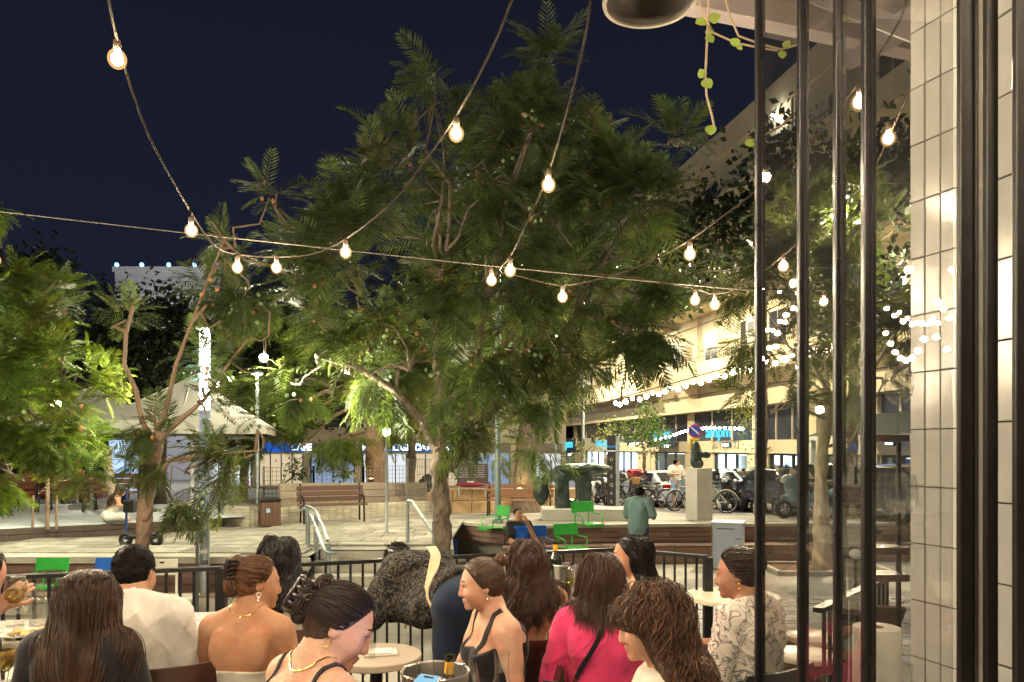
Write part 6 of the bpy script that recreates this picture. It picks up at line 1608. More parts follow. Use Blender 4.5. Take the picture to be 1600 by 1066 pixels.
lamp_post('lamp post rising out of the far end of the street', 868, 48.0, street_z(48), 10.5, .07, galv, L_STREET, (1, .85, .56), arm=(1.5, 0), spot=176)  # assumed lamp, lights the far end of the facade
lamp_post('tall lamp post on the right, out past the tiled pillar', 1720, 15.0, LOW, 7.0, .07, galv, L_RIGHT, (.92, .95, 1.0), arm=(-1.2, .4))  # added lamp out of view, lights the square from the right
def globe_lamp(label, px, py, Yp, z0, energy, color, hang=0):
    x = gx(px, Yp); zt = gz(py, Yp); t = thing('globe_lamp', label, 'street lamp', (x, Yp, z0), 0, 'globe lamps under the trees')
    if hang: MB().tube([(0, 0, zt - z0 + .07), (.02, 0, zt - z0 + hang)], .008, 6).build('cord', black_metal, t, True, world=False)
    else: MB().lathe([(.05, 0), (.05, .05), (.03, .08), (.028, zt - z0 - .10), (.05, zt - z0 - .08)], n=14).build('pole', galv, t, True, world=False, auto=50)
    MB().ball((0, 0, zt - z0), .075, 16, 10).build('globe', EM('globe_%d' % energy, color, energy / .222), t, True, world=False); return t
globe_lamp('globe lamp hanging behind the bright green fronds at left', 88, 632, 13.3, .17, L_GLOBE, (1, .93, .62), 1.2)  # extra lamp, added out of sight to brighten the left fronds
globe_lamp('globe lamp hanging among the leaves right of the light column', 412, 560, 14.2, UP, L_GLOBE * 1.1, (1, .92, .60), 1.3)
globe_lamp('low globe lamp glowing through the leaves left of the big trunk', 604, 676, 15.5, UP, L_GLOBE * .6, (1, .90, .60))
lamp_post('floodlight mast in front of the distant white apartment block', 232, 66.0, street_z(66), 11.5, .10, galv, 9000, (.95, .97, 1.0))  # assumed mast, added to light the pale block
# camera box on the slim pole
cbx = MB(); cbx.box(at(918, 694, 29.8), (.26, .3, .42)); tag(cbx.build('junction_box', M('box_grey', (.40, .40, .38), .6)), 'pale grey junction box on the slim grey lamp pole', 'box')
# orange uplights in the beds, unseen, assumed from the light on the trunk
for i, (px, Yp, z) in enumerate(((580, 21.0, .72), (812, 22.9, .35), (672, 24.0, .4))):
    t = thing('ground_uplight', ['small uplight at the foot of the tree behind the wire fence', 'small uplight at the foot of the grey trunk past the ledge', 'small uplight in the earth behind the gate'][i], 'uplight', (gx(px, Yp), Yp, z), 0, 'garden uplights')
    MB().lathe([(.05, 0), (.07, .08), (.065, .09), (.001, .085)], n=14).build('housing', black_metal, t, True, world=False)
    MB().lathe([(.06, .092), (.001, .094)], n=14).build('lens', EM('uplight_emit', (1, .62, .25), 30), t, True, world=False)
    l = bpy.data.lights.new('uplight_light', 'POINT'); l.energy = L_UP; l.color = (1, .60, .26); l.shadow_soft_size = .06; o = bpy.data.objects.new('uplight_light', l); COL.objects.link(o); o.parent = t; o.location = (0, -.1, .22)

# ---- handrails of the steps
hr = thing('handrail', 'pair of galvanised handrails at the left side of the stone steps', 'handrail', (gx(500, 13.1), 13.1, UP))
def hp(px, py, Y): return at(px, py, Y)
for (px, Y, zt, zb) in ((481, 13.6, .60, UP), (494, 13.1, .50, LOW + .6), (513, 12.35, .12, LOW + .3)): MB().tube([(gx(px, Y), Y, zb), (gx(px, Y), Y, zt)], .042, 12).build('post', galv, hr, True, auto=40)
MB().tube(smooth_path([(gx(470, 13.7), 13.7, .54), (gx(478, 13.6), 13.6, .58), (gx(486, 13.3), 13.3, .50), (gx(504, 12.45), 12.45, .06), (gx(512, 12.3), 12.3, -.02), (gx(524, 12.2), 12.2, -.02)], 5), .026, 10).build('rail', galv, hr, True)
MB().tube(smooth_path([(gx(478, 13.6), 13.6, .62), (gx(490, 13.2), 13.2, .60), (gx(498, 12.9), 12.9, .48), (gx(512, 12.35), 12.35, .16)], 5), .028, 10).build('rail', galv, hr, True)
hr2 = thing('handrail', 'single galvanised handrail sloping down beside the big trunk', 'handrail', (gx(650, 13.3), 13.3, UP))
MB().tube([(gx(637, 13.9), 13.9, UP), (gx(637, 13.9), 13.9, .68)], .03, 12).build('post', galv, hr2, True); MB().tube([(gx(678, 12.6), 12.6, LOW + .2), (gx(678, 12.6), 12.6, .26)], .03, 12).build('post', galv, hr2, True)
MB().tube(smooth_path([(gx(637, 13.9), 13.9, .68), (gx(644, 13.7), 13.7, .69), (gx(650, 13.5), 13.5, .60), (gx(677, 12.6), 12.6, .27)], 5), .032, 10).build('rail', galv, hr2, True)
# ---- coloured chairs fixed to the boarded edges
def edge_chair(label, x, y, z, yaw, mat, group='painted steel chairs fixed to the wooden edges'):
    t = thing('fixed_chair', label, 'chair', (x, y, z), R(yaw), group)
    def slab(p, ang, w, h, nm):
        MB().box(p, (w, .02, h), M=Matrix.Rotation(R(ang), 3, 'X')).build(nm, mat, t, world=False, bevel=.006)
    slab((0, .10, .80), -12, .62, .24, 'backrest'); slab((0, -.24, .44), 90, .44, .34, 'seat')
    MB().box((0, -.42, .425), (.44, .05, .06)).build('seat_lip', mat, t, world=False, bevel=.01)
    for s_ in (-1, 1):
        MB().tube(smooth_path([(s_ * .27, .11, .70), (s_ * .27, .06, .655), (s_ * .30, -.08, .645), (s_ * .30, -.22, .64), (s_ * .285, -.29, .60), (s_ * .26, -.30, .46), (s_ * .20, -.30, .44)], 4), .014, 8).build('arm', mat, t, True, world=False)
        MB().tube(smooth_path([(s_ * .18, -.10, .43), (s_ * .18, .06, .42), (s_ * .18, .12, .46), (s_ * .18, .125, .70)], 4), .016, 8).build('bracket', mat, t, True, world=False)
    return t
green = M('green_paint', (.035, .40, .055), .35, 0, .15, 6, coat=.3); blue = M('blue_paint', (.03, .14, .55), .35, 0, .15, 6, coat=.3); white_p = M('white_paint', (.62, .62, .52), .4, 0, .1, 6)
edge_chair('green steel chair fixed in front of the lower boards, right of the seated man', gx(888, 16.5), 16.5, LOW + .0, 30, green)
edge_chair('green steel chair on top of the platform edge in front of the bronze sculpture', gx(914, 17.3), 17.3, TRD + .02, 30, green)
edge_chair('green steel chair turned sideways by the blue-grey lamp pole', gx(780, 17.2), 17.2, TRD - .06, -62, green)
edge_chair('blue steel chair under the seated man in the polo', gx(836, 16.1), 16.05, LOW, 22, blue)
for px, lb, mt in ((78, 'green steel chair below the left tier, behind the long-haired diner', green), (168, 'blue steel chair below the left tier, beside the dark-haired man', blue)): ch_ = edge_chair(lb, gx(px, 11.5), 11.5, LOW + .18, 4 if px < 100 else -4, mt); ch_.scale = (.78,) * 3
wc = thing('garden_chair', 'cream plastic chair with a slotted back by the wooden tier, right of the dark-haired man', 'chair', (gx(256, 11.3), 11.3, LOW), R(6))
MB().box((0, 0, .80), (.40, .03, .24)).build('backrest', white_p, wc, world=False, bevel=.02); MB().box((-.02, -.012, .87), (.07, .012, .025)).build('slot', black_metal, wc, world=False)
MB().box((.22, -.25, .40), (.62, .42, .03)).build('seat', white_p, wc, world=False, bevel=.01)
for x, y in ((-.18, 0), (.18, 0)): MB().box((x, y, .35), (.028, .028, .7)).build('leg', white_p, wc, world=False)
for x, y in ((-.06, -.44), (.50, -.44)): MB().box((x, y, .19), (.028, .028, .385)).build('leg', white_p, wc, world=False)
# ---- benches and bins
bench_w = M('bench_slat', (.10, .05, .033), .55, 0, .25, 4, .2, 30, stretch=(.3, 4, 4), island=.12)
def bench(label, x, y, z, yaw, L=1.75, mat=None, group='wooden park benches'):
    t = thing('park_bench', label, 'bench', (x, y, z), R(yaw), group); mat = mat or bench_w
    for i in range(4): MB().box((0, -.08 - .115 * i, .44), (L, .10, .035)).build('seat_slat', mat, t, world=False, bevel=.005)
    for i in range(3): MB().box((0, .02 + .03 * i, .56 + .125 * i), (L, .03, .11)).build('back_slat', mat, t, world=False, bevel=.005)
    for s_ in (-1, 1):
        q = s_ * (L / 2 - .09)
        MB().tube([(q, .10, .92), (q, .02, .50), (q, .06, 0)], .022, 8).build('leg', black_metal, t, True, world=False); MB().tube([(q, -.42, .42), (q, -.46, 0)], .022, 8).build('leg', black_metal, t, True, world=False)
        MB().tube([(q, .05, .62), (q, -.30, .66), (q, -.46, .60), (q, -.44, .42)], .02, 8).build('armrest', black_metal, t, True, world=False); MB().tube([(q, .04, .42), (q, -.44, .42)], .018, 8).build('seat_bracket', black_metal, t, True, world=False)
    return t
bench('dark wooden bench against the pale brick planter', gx(517, 18.0), 18.0, UP, 24, 1.55)
bench('wooden bench in front of the sandstone ledge, left of the bronze sculpture', gx(812, 21.5), 21.5, street_z(21.5), -4, 1.9, M('bench_slat_warm', (.25, .12, .06), .55, 0, .25, 4, .2, 30, stretch=(.3, 4, 4), island=.12))
for px, Y, lb in ((40, 18.2, 'wooden bench at the far left beyond the dark ledge'), (112, 18.2, 'wooden bench just left of the white parasol post'), (182, 18.4, 'wooden bench behind the leaning grey trunk')): bench(lb, gx(px, Y), Y, .17, 0, 1.2, M('bench_slat_warm', (.25, .12, .06)))
bn = thing('litter_bin', 'dark slatted litter bin between the brick planter and the bench', 'bin', (gx(421, 17.0), 17.0, UP), R(28))
for i in range(5):
    a = -.16 + .08 * i; MB().box((a, -.17, .30), (.072, .02, .52)).build('slat', bench_w, bn, world=False); MB().box((a, .17, .30), (.072, .02, .52)).build('slat', bench_w, bn, world=False)
for i in range(4):
    for s_ in (-1, 1): MB().box((s_ * .205, -.12 + .08 * i, .30), (.02, .072, .52)).build('slat', bench_w, bn, world=False)
MB().box((0, 0, .31), (.36, .30, .50)).build('liner', black_metal, bn, world=False); MB().box((0, 0, .60), (.44, .38, .05)).build('lid', black_metal, bn, world=False, bevel=.01)
MB().box((-.06, -.185, .38), (.08, .008, .09)).build('sticker', M('sticker_blue', (.25, .35, .6), .5), bn, world=False)
rbz = thing('recycling_bin', 'tall pale blue-grey metal bin with dark slots, right of the standing man', 'bin', (gx(1128, 16.4), 16.4, LOW), R(-22))
MB().box((.14, -.02, .49), (.60, .62, .94)).build('body', M('bin_grey', (.34, .40, .48), .45, .3, .1, 5), rbz, world=False, bevel=.01); MB().box((.13, -.02, .975), (.66, .68, .04)).build('lid', M('bin_grey', (.34, .40, .48)), rbz, world=False, bevel=.012)
for i in range(5): MB().box((-.172, -.28 + .13 * i, .47), (.022, .118, .88)).build('slat', M('bin_wood', (.20, .14, .05), .7, 0, .3, 5), rbz, world=False)
for i in range(4): MB().box((.36 if i else .12, -.332, .86 - .2 * i), (.10 if i else .36, .008, .018)).build('slot', black_metal, rbz, world=False)
# ---- bronze sculpture and the bust on their plinths
bronze = M('bronze_green', (.060, .085, .075), .42, .65, .45, 5, .35, 14)
ys = 18.9; pls = thing('sculpture_plinth', 'long low pale concrete plinth under the big bronze sculpture', 'plinth', (gx(905, ys), ys, UP))
MB().box((.25, 0, .14), (2.35, 1.0, .28)).build('block', stone_pale, pls, world=False, bevel=.012)
sx_, sz_ = gx(893, ys), UP + .28
SP = lambda px, py, dy=0: np.array((gx(px, ys) - sx_, dy, gz(py, ys) - sz_))
f = Field()
f.bx(SP(878, 765) * (1, 1, 0) + np.array((0, 0, .40)), (.34, .42, .82), .04, k=.04); f.bx(SP(910, 765) * (1, 1, 0) + np.array((.02, 0, .40)), (.36, .45, .82), .04, k=.04)
f.bx(np.array(SP(894, 745)) * (1, 1, 0) + np.array((0, 0, .10)), (.5, .4, .2), .03, k=.04)
f.bx(np.array(SP(894, 745)) * (1, 1, 0) + np.array((0, 0, .76)), (.78, .45, .18), .05, k=.06)
f.el(SP(912, 737) * (1, 1, 0) + np.array((0, 0, .96)), (.66, .50, .18), k=.10); f.bx(SP(908, 733) * (1, 1, 0) + np.array((0, 0, 1.16)), (1.10, .9, .16), .06, k=.08, sub=True)
f.el(SP(845, 770) * (1, 1, 0) + np.array((0, -.1, .42)), (.19, .22, .36), k=.06); f.rc(SP(845, 760) * (1, 1, 0) + np.array((.02, -.05, .66)), SP(872, 740) * (1, 1, 0) + np.array((0, 0, .86)), .13, .15, k=.1)
sc_ = thing('bronze_sculpture', 'massive dark green bronze sculpture with two blocky legs and a broad flat head', 'sculpture', (sx_, ys, sz_)); obj_of(f.mesh('bronze', .025, None, wrinkle(.008, 9, 5)), 'bronze', bronze, sc_)
yb = 18.7; pb = thing('bust_plinth', 'tall square pale stone plinth carrying the small bronze', 'plinth', (gx(1092, yb), yb, UP), R(24))
MB().box((0, 0, .63), (.46, .46, 1.26)).build('block', stone_pale, pb, world=False, bevel=.01)
f = Field(); f.el((0, 0, .10), (.15, .13, .14), k=.06); f.el((-.02, 0, .32), (.10, .10, .22), k=.08); f.el((-.05, 0, .54), (.085, .09, .12), k=.08); f.rc((.0, 0, .36), (.20, -.02, .30), .08, .05, k=.06); f.el((.22, -.02, .33), (.10, .05, .07), k=.05); f.rc((-.10, 0, .45), (-.11, 0, .1), .06, .05, k=.06)
bu = thing('bronze_figure', 'small dark bronze figure with one arm thrust out, on the tall plinth', 'sculpture', (gx(1090, yb), yb, UP + 1.26)); obj_of(f.mesh('bronze', .018, None, wrinkle(.006, 16, 8)), 'bronze', bronze, bu)
# ---- information column and signs
yi = 21.5; ic = thing('information_column', 'tall dark information column with pale vertical characters and a steel edge', 'sign', (gx(957, yi), yi, street_z(yi)), R(-8))
MB().box((-.03, 0, 1.12), (.24, .14, 2.24)).build('panel', M('column_dark', (.025, .02, .02), .5, 0, .2, 5), ic, world=False, bevel=.008); MB().box((.145, 0, 1.10), (.10, .15, 2.20)).build('edge', galv, ic, world=False, bevel=.006)
MB().box((-.03, -.073, 1.92), (.24, .006, .06)).build('band', M('column_blue', (.02, .15, .45), .5), ic, world=False); MB().box((-.03, -.073, 1.80), (.24, .006, .03)).build('band', M('column_white', (.6, .75, .8), .5), ic, world=False)
for i, ch in enumerate('86S6ש8' if False else 'US5Q6S'): put_text(ch, .135, M('column_letter', (.55, .52, .48), .6), wmat(ic) @ Vector((-.03, -.076, 1.56 - .235 * i)), wmat(ic).to_3x3() @ Vector((1, 0, 0)), (0, 0, 1), ic, depth=.006)
ysn = 24.5; sg = thing('no_parking_sign', 'round blue no-parking sign with a red rim over a yellow plate on a thin pole', 'road sign', (gx(1085, ysn), ysn, street_z(ysn)))
zc = gz(674, ysn) - street_z(ysn); Rt = Matrix.Rotation(R(90), 3, 'X')
MB().tube([(0, .05, 0), (0, .05, zc + .3)], .03, 10).build('pole', galv, sg, True, world=False)
MB().lathe([(.001, -.02), (.215, -.02), (.215, .0), (.001, .0)], c=(.02, 0, zc), n=32, M=Rt).build('rim', M('sign_red', (.5, .03, .03), .4), sg, True, world=False, auto=30); MB().lathe([(.001, 0), (.178, 0), (.178, .014), (.001, .014)], c=(.02, -.004, zc), n=32, M=Rt).build('face', M('sign_blue', (.02, .05, .32), .4), sg, True, world=False, auto=30)
MB().box((.02, -.026, zc), (.33, .008, .042), M=Matrix.Rotation(R(42), 3, 'Y')).build('bar', M('sign_bar', (.7, .6, .58), .4), sg, world=False); MB().box((0, 0, zc - .41), (.30, .02, .36)).build('plate', M('sign_yellow', (.62, .40, .02), .5), sg, world=False)
for k in range(4): MB().box((0, -.014, zc - .31 - .065 * k), (.24 - .04 * (k % 2), .006, .018)).build('marking', black_metal, sg, world=False)
ysm = 23; ib = thing('information_board', 'dark notice board with rows of small pale print, right of the big trunk', 'sign', (gx(738, ysm), ysm, street_z(ysm) + .75))
MB().box((0, 0, .42), (.92, .05, .62)).build('panel', M('board_dark', (.055, .045, .05), .6), ib, world=False)
for s_ in (-1, 1): MB().box((s_ * .40, .04, 0), (.05, .04, .5)).build('post', galv, ib, world=False)
q = random.Random(2)
for r_ in range(6):
    for c in (-1, 1): MB().box((c * .22 + q.uniform(-.02, .02), -.028, .66 - .065 * r_), (.34 - q.uniform(0, .12), .004, .018)).build('print_line', M('print_pale', (.35, .33, .33), .7), ib, world=False)
MB().box((-.05, -.03, .18), (.20, .006, .06)).build('label_plate', M('print_white', (.7, .68, .66), .7), ib, world=False)
cl = MB(); cl.ball((0, 0, 0), (.45, .2, .07), 14, 8); rc_ = tag(cl.build('red_cloth', M('red_cloth', (.22, .02, .04), .9), None, True), 'red cloth draped on the ledge below the notice board', 'cloth'); rc_.location = (gx(735, 22.6), 22.6, gz(758, 22.6))
# ---- wire fences
def wire_fence(label, a, b, z, h, nx, nz, mat):
    a, b = Vector((*a, 0)), Vector((*b, 0)); t = thing('wire_fence', label, 'fence', (*((a + b) / 2).xy, z), 0, 'grey wire mesh fences')
    for p in (a, b): MB().box(p + Vector((0, 0, z + h / 2)), (.05, .05, h)).build('post', mat, t)
    m = MB()
    for i in range(1, nx): p = a.lerp(b, i / nx); m.tube([p + Vector((0, 0, z + .03)), p + Vector((0, 0, z + h - .03))], .006, 4)
    for i in range(nz + 1): m.tube([a + Vector((0, 0, z + .03 + (h - .06) * i / nz)), b + Vector((0, 0, z + .03 + (h - .06) * i / nz))], .006, 4)
    m.build('wire_mesh', mat, t); return t
fz = M('fence_grey', (.20, .20, .18), .5, .4, .15, 8)
for i, (p0, y0_, p1, y1_, z, h, lb) in enumerate(((412, 20.0, 490, 20.6, .32, .85, 'wire fence panel at the left end of the planter'), (490, 20.6, 568, 21.2, .32, .85, 'wire fence panel above the bench'), (568, 21.2, 635, 21.8, .32, .85, 'wire fence panel in front of the thick planter tree'),
       (637, 21.9, 682, 22.0, -.2, 1.55, 'tall wire gate left of the big trunk, orange earth behind it'), (700, 24.2, 762, 24.3, .25, 1.0, 'wire fence panel behind the notice board'), (782, 24.4, 830, 24.5, .25, 1.0, 'wire fence panel right of the blue-grey pole'), (836, 24.6, 862, 24.8, .25, 1.0, 'wire fence panel at the grey trunk'))):
    wire_fence(lb, (gx(p0, y0_), y0_), (gx(p1, y1_), y1_), z, h, 12, 7, fz)
sack = Field(); sack.el((0, 0, .2), (.22, .2, .26), k=.1); sack.el((.1, 0, .42), (.12, .12, .14), k=.1); so_ = tag(obj_of(sack.mesh('black_bag', .02, None, wrinkle(.015, 14, 3)), 'black_bag', blk), 'black rubbish bag standing behind the wire gate', 'bag'); so_.location = (gx(664, 23), 23, gz(770, 23))
# ---- parasols at left
cv = M('parasol_cloth', (.40, .39, .35), .9, 0, .08, 3)
def parasol(label, px, Y, zp, ze, half, z0=.17):
    x = gx(px, Y); t = thing('parasol', label, 'parasol', (x, Y, z0), R(14), 'big square white parasols')
    V = [(0, 0, zp - z0)]; Fs = []; n = 8
    for r_ in (1, 2, 3, 4):
        for i in range(32):
            a = 2 * math.pi * i / 32; q = max(abs(math.cos(a)), abs(math.sin(a))); rr = half / q * r_ / 4; sag = .06 * math.sin(math.pi * ((i % 4) / 4)) * r_ / 4
            V.append((rr * math.cos(a), rr * math.sin(a), zp - z0 - (zp - ze) * (r_ / 4) ** .92 + sag * .0))
    for i in range(32):
        Fs.append((0, 1 + i, 1 + (i + 1) % 32))
        for k in range(3): Fs.append((1 + k * 32 + i, 1 + (k + 1) * 32 + i, 1 + (k + 1) * 32 + (i + 1) % 32, 1 + k * 32 + (i + 1) % 32))
    k0 = len(V)
    for i in range(32):
        x_, y_, z_ = V[1 + 96 + i]; V.append((x_, y_, z_ - .22))
    for i in range(32): Fs.append((97 + i, k0 + i, k0 + (i + 1) % 32, 97 + (i + 1) % 32))
    c = MB().add(V, Fs).build('canopy', cv, t, False, world=False); so = c.modifiers.new('thick', 'SOLIDIFY'); so.thickness = .004
    MB().tube([(0, 0, 0), (0, 0, zp - z0)], .05, 12).build('pole', M('pole_white', (.6, .62, .62), .5), t, True, world=False)
    for i in range(8):
        a = i * math.pi / 4 + .0001; q = max(abs(math.cos(a)), abs(math.sin(a))); MB().tube([(0, 0, zp - z0 - .04), (half / q * math.cos(a) * .98, half / q * math.sin(a) * .98, ze - z0 - .02)], .014, 5).build('rib', M('pole_white', (.6, .62, .62)), t, False, world=False)
    MB().box((0, 0, .05), (.8, .8, .1)).build('base', concrete, t, world=False); return t
parasol('large pale parasol at left, its near edge crossing behind the bright fronds', 142, 19.0, 3.15, 2.28, 2.1); parasol('large pale parasol with a bluish lit side, behind the young tree', 300, 19.6, 3.5, 2.20, 1.95)
for lb, pts, r_, mt in (('leaning pale grey trunk-like post left of the seated woman', [(165, 700, 17.5), (170, 740, 17.5), (180, 795, 17.5)], .10, bark_pale),):
    m = MB(); m.tube([at(*p) for p in pts], r_, 12); tag(m.build('leaning_trunk', mt, None, True), lb, 'trunk')
for px, lb in ((51, 'thin brown stake furthest left on the ledge'), (74, 'thicker brown stake on the ledge, right of the thin one'), (88, 'short thin stake on the ledge nearest the bench')):
    m = MB(); m.tube([(gx(px, 14.6), 14.6, .1), (gx(px + 1, 14.6), 14.6, gz(775 if px != 74 else 722, 14.6))], .022 if px != 74 else .035, 8); tag(m.build('wooden_stake', bark_warm, None, True), lb, 'stake', 'stakes on the left ledge')
kiosk = thing('poster_stand', 'backlit pale blue poster stand far behind the leaning trunk', 'poster stand', (gx(195, 24), 24, street_z(24)))
MB().box((0, 0, 1.45), (1.0, .14, 1.7)).build('frame', M('dark_post', (.05, .055, .055)), kiosk, world=False, bevel=.03); MB().box((0, -.075, 1.45), (.9, .012, 1.58)).build('poster', EM('poster_light', (.45, .62, .9), .75), kiosk, world=False); MB().box((0, 0, .3), (.16, .1, .6)).build('foot', black_metal, kiosk, world=False)
# ---- kick scooter
ks = thing('kick_scooter', 'dark electric kick scooter with a basket by the seated woman, front wheel right', 'scooter', (gx(222, 13.6), 13.6, UP), R(-4))
for x in (-.30, .26):
    w = MB(); ring(w, (0, 0, 0), .095, .035, 24, 8); wo_ = w.build('wheel', blk, ks, True, world=False); wo_.location = (x, 0, .13); r_ = MB(); ring(r_, (0, 0, 0), .045, .015, 20, 6, None, 2.0); r_.build('rim', galv, wo_, True, world=False)
MB().box((0, 0, .17), (.52, .16, .06)).build('deck', blk, ks, world=False, bevel=.015); MB().tube([(-.30, 0, .13), (-.29, 0, .5), (-.28, 0, 1.02)], .022, 10).build('stem', M('scooter_blue', (.02, .05, .2), .4), ks, True, world=False)
MB().tube([(-.28, -.24, 1.05), (-.28, 0, 1.02), (-.28, .24, 1.05)], .015, 8).build('handlebar', blk, ks, True, world=False); MB().box((-.20, 0, .72), (.20, .2, .22)).build('basket', blk, ks, world=False, bevel=.02); MB().tube([(.16, 0, .2), (.15, 0, .62)], .02, 8).build('seat_post', blk, ks, True, world=False); MB().box((.15, 0, .65), (.22, .16, .06)).build('saddle', blk, ks, world=False, bevel=.025)

# ------------------------------------------------------------------ shop signs, graffiti
cyan = EM('sign_cyan', (.10, .62, .85), .8)
for px, Y, w, lb in ((1120, 34.6, 1.95, 'glowing cyan ampm sign nearest us, right of the no-parking sign'), (1030, 40.2, 2.0, 'glowing cyan ampm sign behind the round street tree'), (942, 52.0, 2.0, 'glowing cyan ampm sign half hidden by the information column'), (883, 61.0, 2.3, 'glowing cyan ampm sign on a dark box, farthest left'), (1378, 25.0, 1.0, 'small glowing blue ampm sign seen through the glass')):
    Yf = (FA - .63) / ((px - HX) / F - FB); c = fac(Yf, .62 if px != 1378 else .7); zz = gz({1120: 681, 1030: 684, 942: 696, 883: 698, 1378: 680}[px], Yf)
    t = thing('shop_sign', lb, 'sign', (c.x, c.y, zz), 0, 'ampm shop signs'); u = -FD
    sz = {1120: .95, 1030: 1.05, 942: 1.2, 883: 1.45, 1378: .6}[px]; wd = {1120: 2.6, 1030: 3.1, 942: 3.6, 883: 4.4, 1378: 1.1}[px]
    put_text('ampm', sz, cyan if px != 1378 else EM('sign_deep', (.03, .3, 1), 2.2), c + Vector((0, 0, zz)), u, (0, 0, 1), t, depth=.06, bold=0, fit=(wd, {1120: .56, 1030: .58, 942: .66, 883: .72, 1378: .34}[px]))
    if px in (883, 1030): b_ = MB(); p = c - FN * .12; b_.beam(p - FD * wd * .62 + Vector((0, 0, zz - .05)), p + FD * wd * .62 + Vector((0, 0, zz - .05)), .1, sz * .95); b_.build('box', M('sign_box_dark', (.012, .03, .05), .5), t)
    b_ = MB(); p = c + u * wd * .34; b_.beam(p - u * sz * .40 + Vector((0, 0, zz - sz * .48)), p + u * sz * .40 + Vector((0, 0, zz - sz * .48)), .06, sz * .26); b_.build('small_panel', M('sign_box_dark', (.012, .03, .05)), t)
    b_ = MB(); p = p + FN * .04; b_.beam(p - u * sz * .28 + Vector((0, 0, zz - sz * .48)), p + u * sz * .28 + Vector((0, 0, zz - sz * .48)), .03, sz * .12); b_.build('small_light', EM('small_sign_white', (.7, .95, 1), 3.2), t)
put_text('29ECU', .20, M('graffiti_white', (.60, .62, .64), .7), Vector((gx(1254, 17.72), 17.84 - .10, gz(831, 17.75))), (1, .045, 0), (0, 0, 1), rp, 'graffiti', .004, .012)
# dark green awning over the pavement on the right
aw = thing('shop_awning', 'dark sloping shop awning with a white front edge, seen between the uprights', 'awning', tuple(fac(23.5, 0, 2.6)))
a0, a1, b0_, b1_ = fac(20.6, 0, 2.75), fac(26.2, 0, 2.75), fac(20.6, 2.2, 1.98), fac(26.2, 2.2, 1.98); off = Vector((0, 0, .05))
MB().add([a0, a1, b1_, b0_, a0 + off, a1 + off, b1_ + off, b0_ + off], [(0, 1, 2, 3), (7, 6, 5, 4), (0, 4, 5, 1), (1, 5, 6, 2), (2, 6, 7, 3), (3, 7, 4, 0)]).build('cover', M('awning_dark', (.035, .05, .045), .7), aw); MB().beam(b0_ + Vector((0, 0, -.02)), b1_ + Vector((0, 0, -.02)), .08, .14).build('front_edge', M('pole_white', (.6, .62, .62)), aw)
for y in (20.8, 26.0): p = fac(y, 2.1); MB().box((p.x, p.y, .7), (.16, .16, 2.5)).build('post', M('pole_white', (.6, .62, .62)), aw)
# ---- far festoon along the street front
ft = thing('festoon_light', 'dense string of glowing white bulbs along the front of the cream building', 'string lights', tuple(at(1100, 590, 24)), 0, 'street festoons')
fpts = [at(962, 624, 30), at(1010, 611, 28.5), at(1060, 597, 27), at(1120, 580, 25.5), at(1185, 562, 24), at(1250, 545, 22.5), at(1300, 533, 21)]; sp = smooth_path(fpts, 10); MB().tube(sp, .02, 5).build('cable', cable, ft)
fb_me = MB().ball((0, 0, 0), .095, 10, 7).mesh('bulb', True); fb_em = EM('bulb_far', (1, .86, .58), 60)
for i in range(0, len(sp), 2):
    o = obj_of(fb_me, 'bulb', fb_em, ft); o.location = wmat(ft).inverted() @ (sp[i] - Vector((0, 0, .16 + .05 * ((i * 7) % 3)))); o.scale = (.75 + .25 * ((i * 5) % 3) / 2,) * 3
ft2 = thing('festoon_light', 'faint dotted string of small bulbs across the upper shop windows', 'string lights', tuple(at(1080, 672, 31)), 0, 'street festoons'); sp = smooth_path([at(985, 694, 34), at(1040, 682, 32), at(1075, 671, 31), at(1110, 667, 29), at(1160, 668, 27)], 7); MB().tube(sp, .012, 5).build('cable', cable, ft2)
sb_me = MB().ball((0, 0, 0), .05, 8, 6).mesh('bulb', True)
for p in sp: o = obj_of(sb_me, 'bulb', fb_em, ft2); o.location = wmat(ft2).inverted() @ (p - Vector((0, 0, .06)))
cb_ = MB(); cb_.ball(at(1228, 562, 21), .10, 10, 8); tag(cb_.build('cyan_lamp', EM('cyan_emit', (.25, .8, 1), 14), None, True), 'small cyan lamp among the white bulbs behind the first upright', 'lamp')

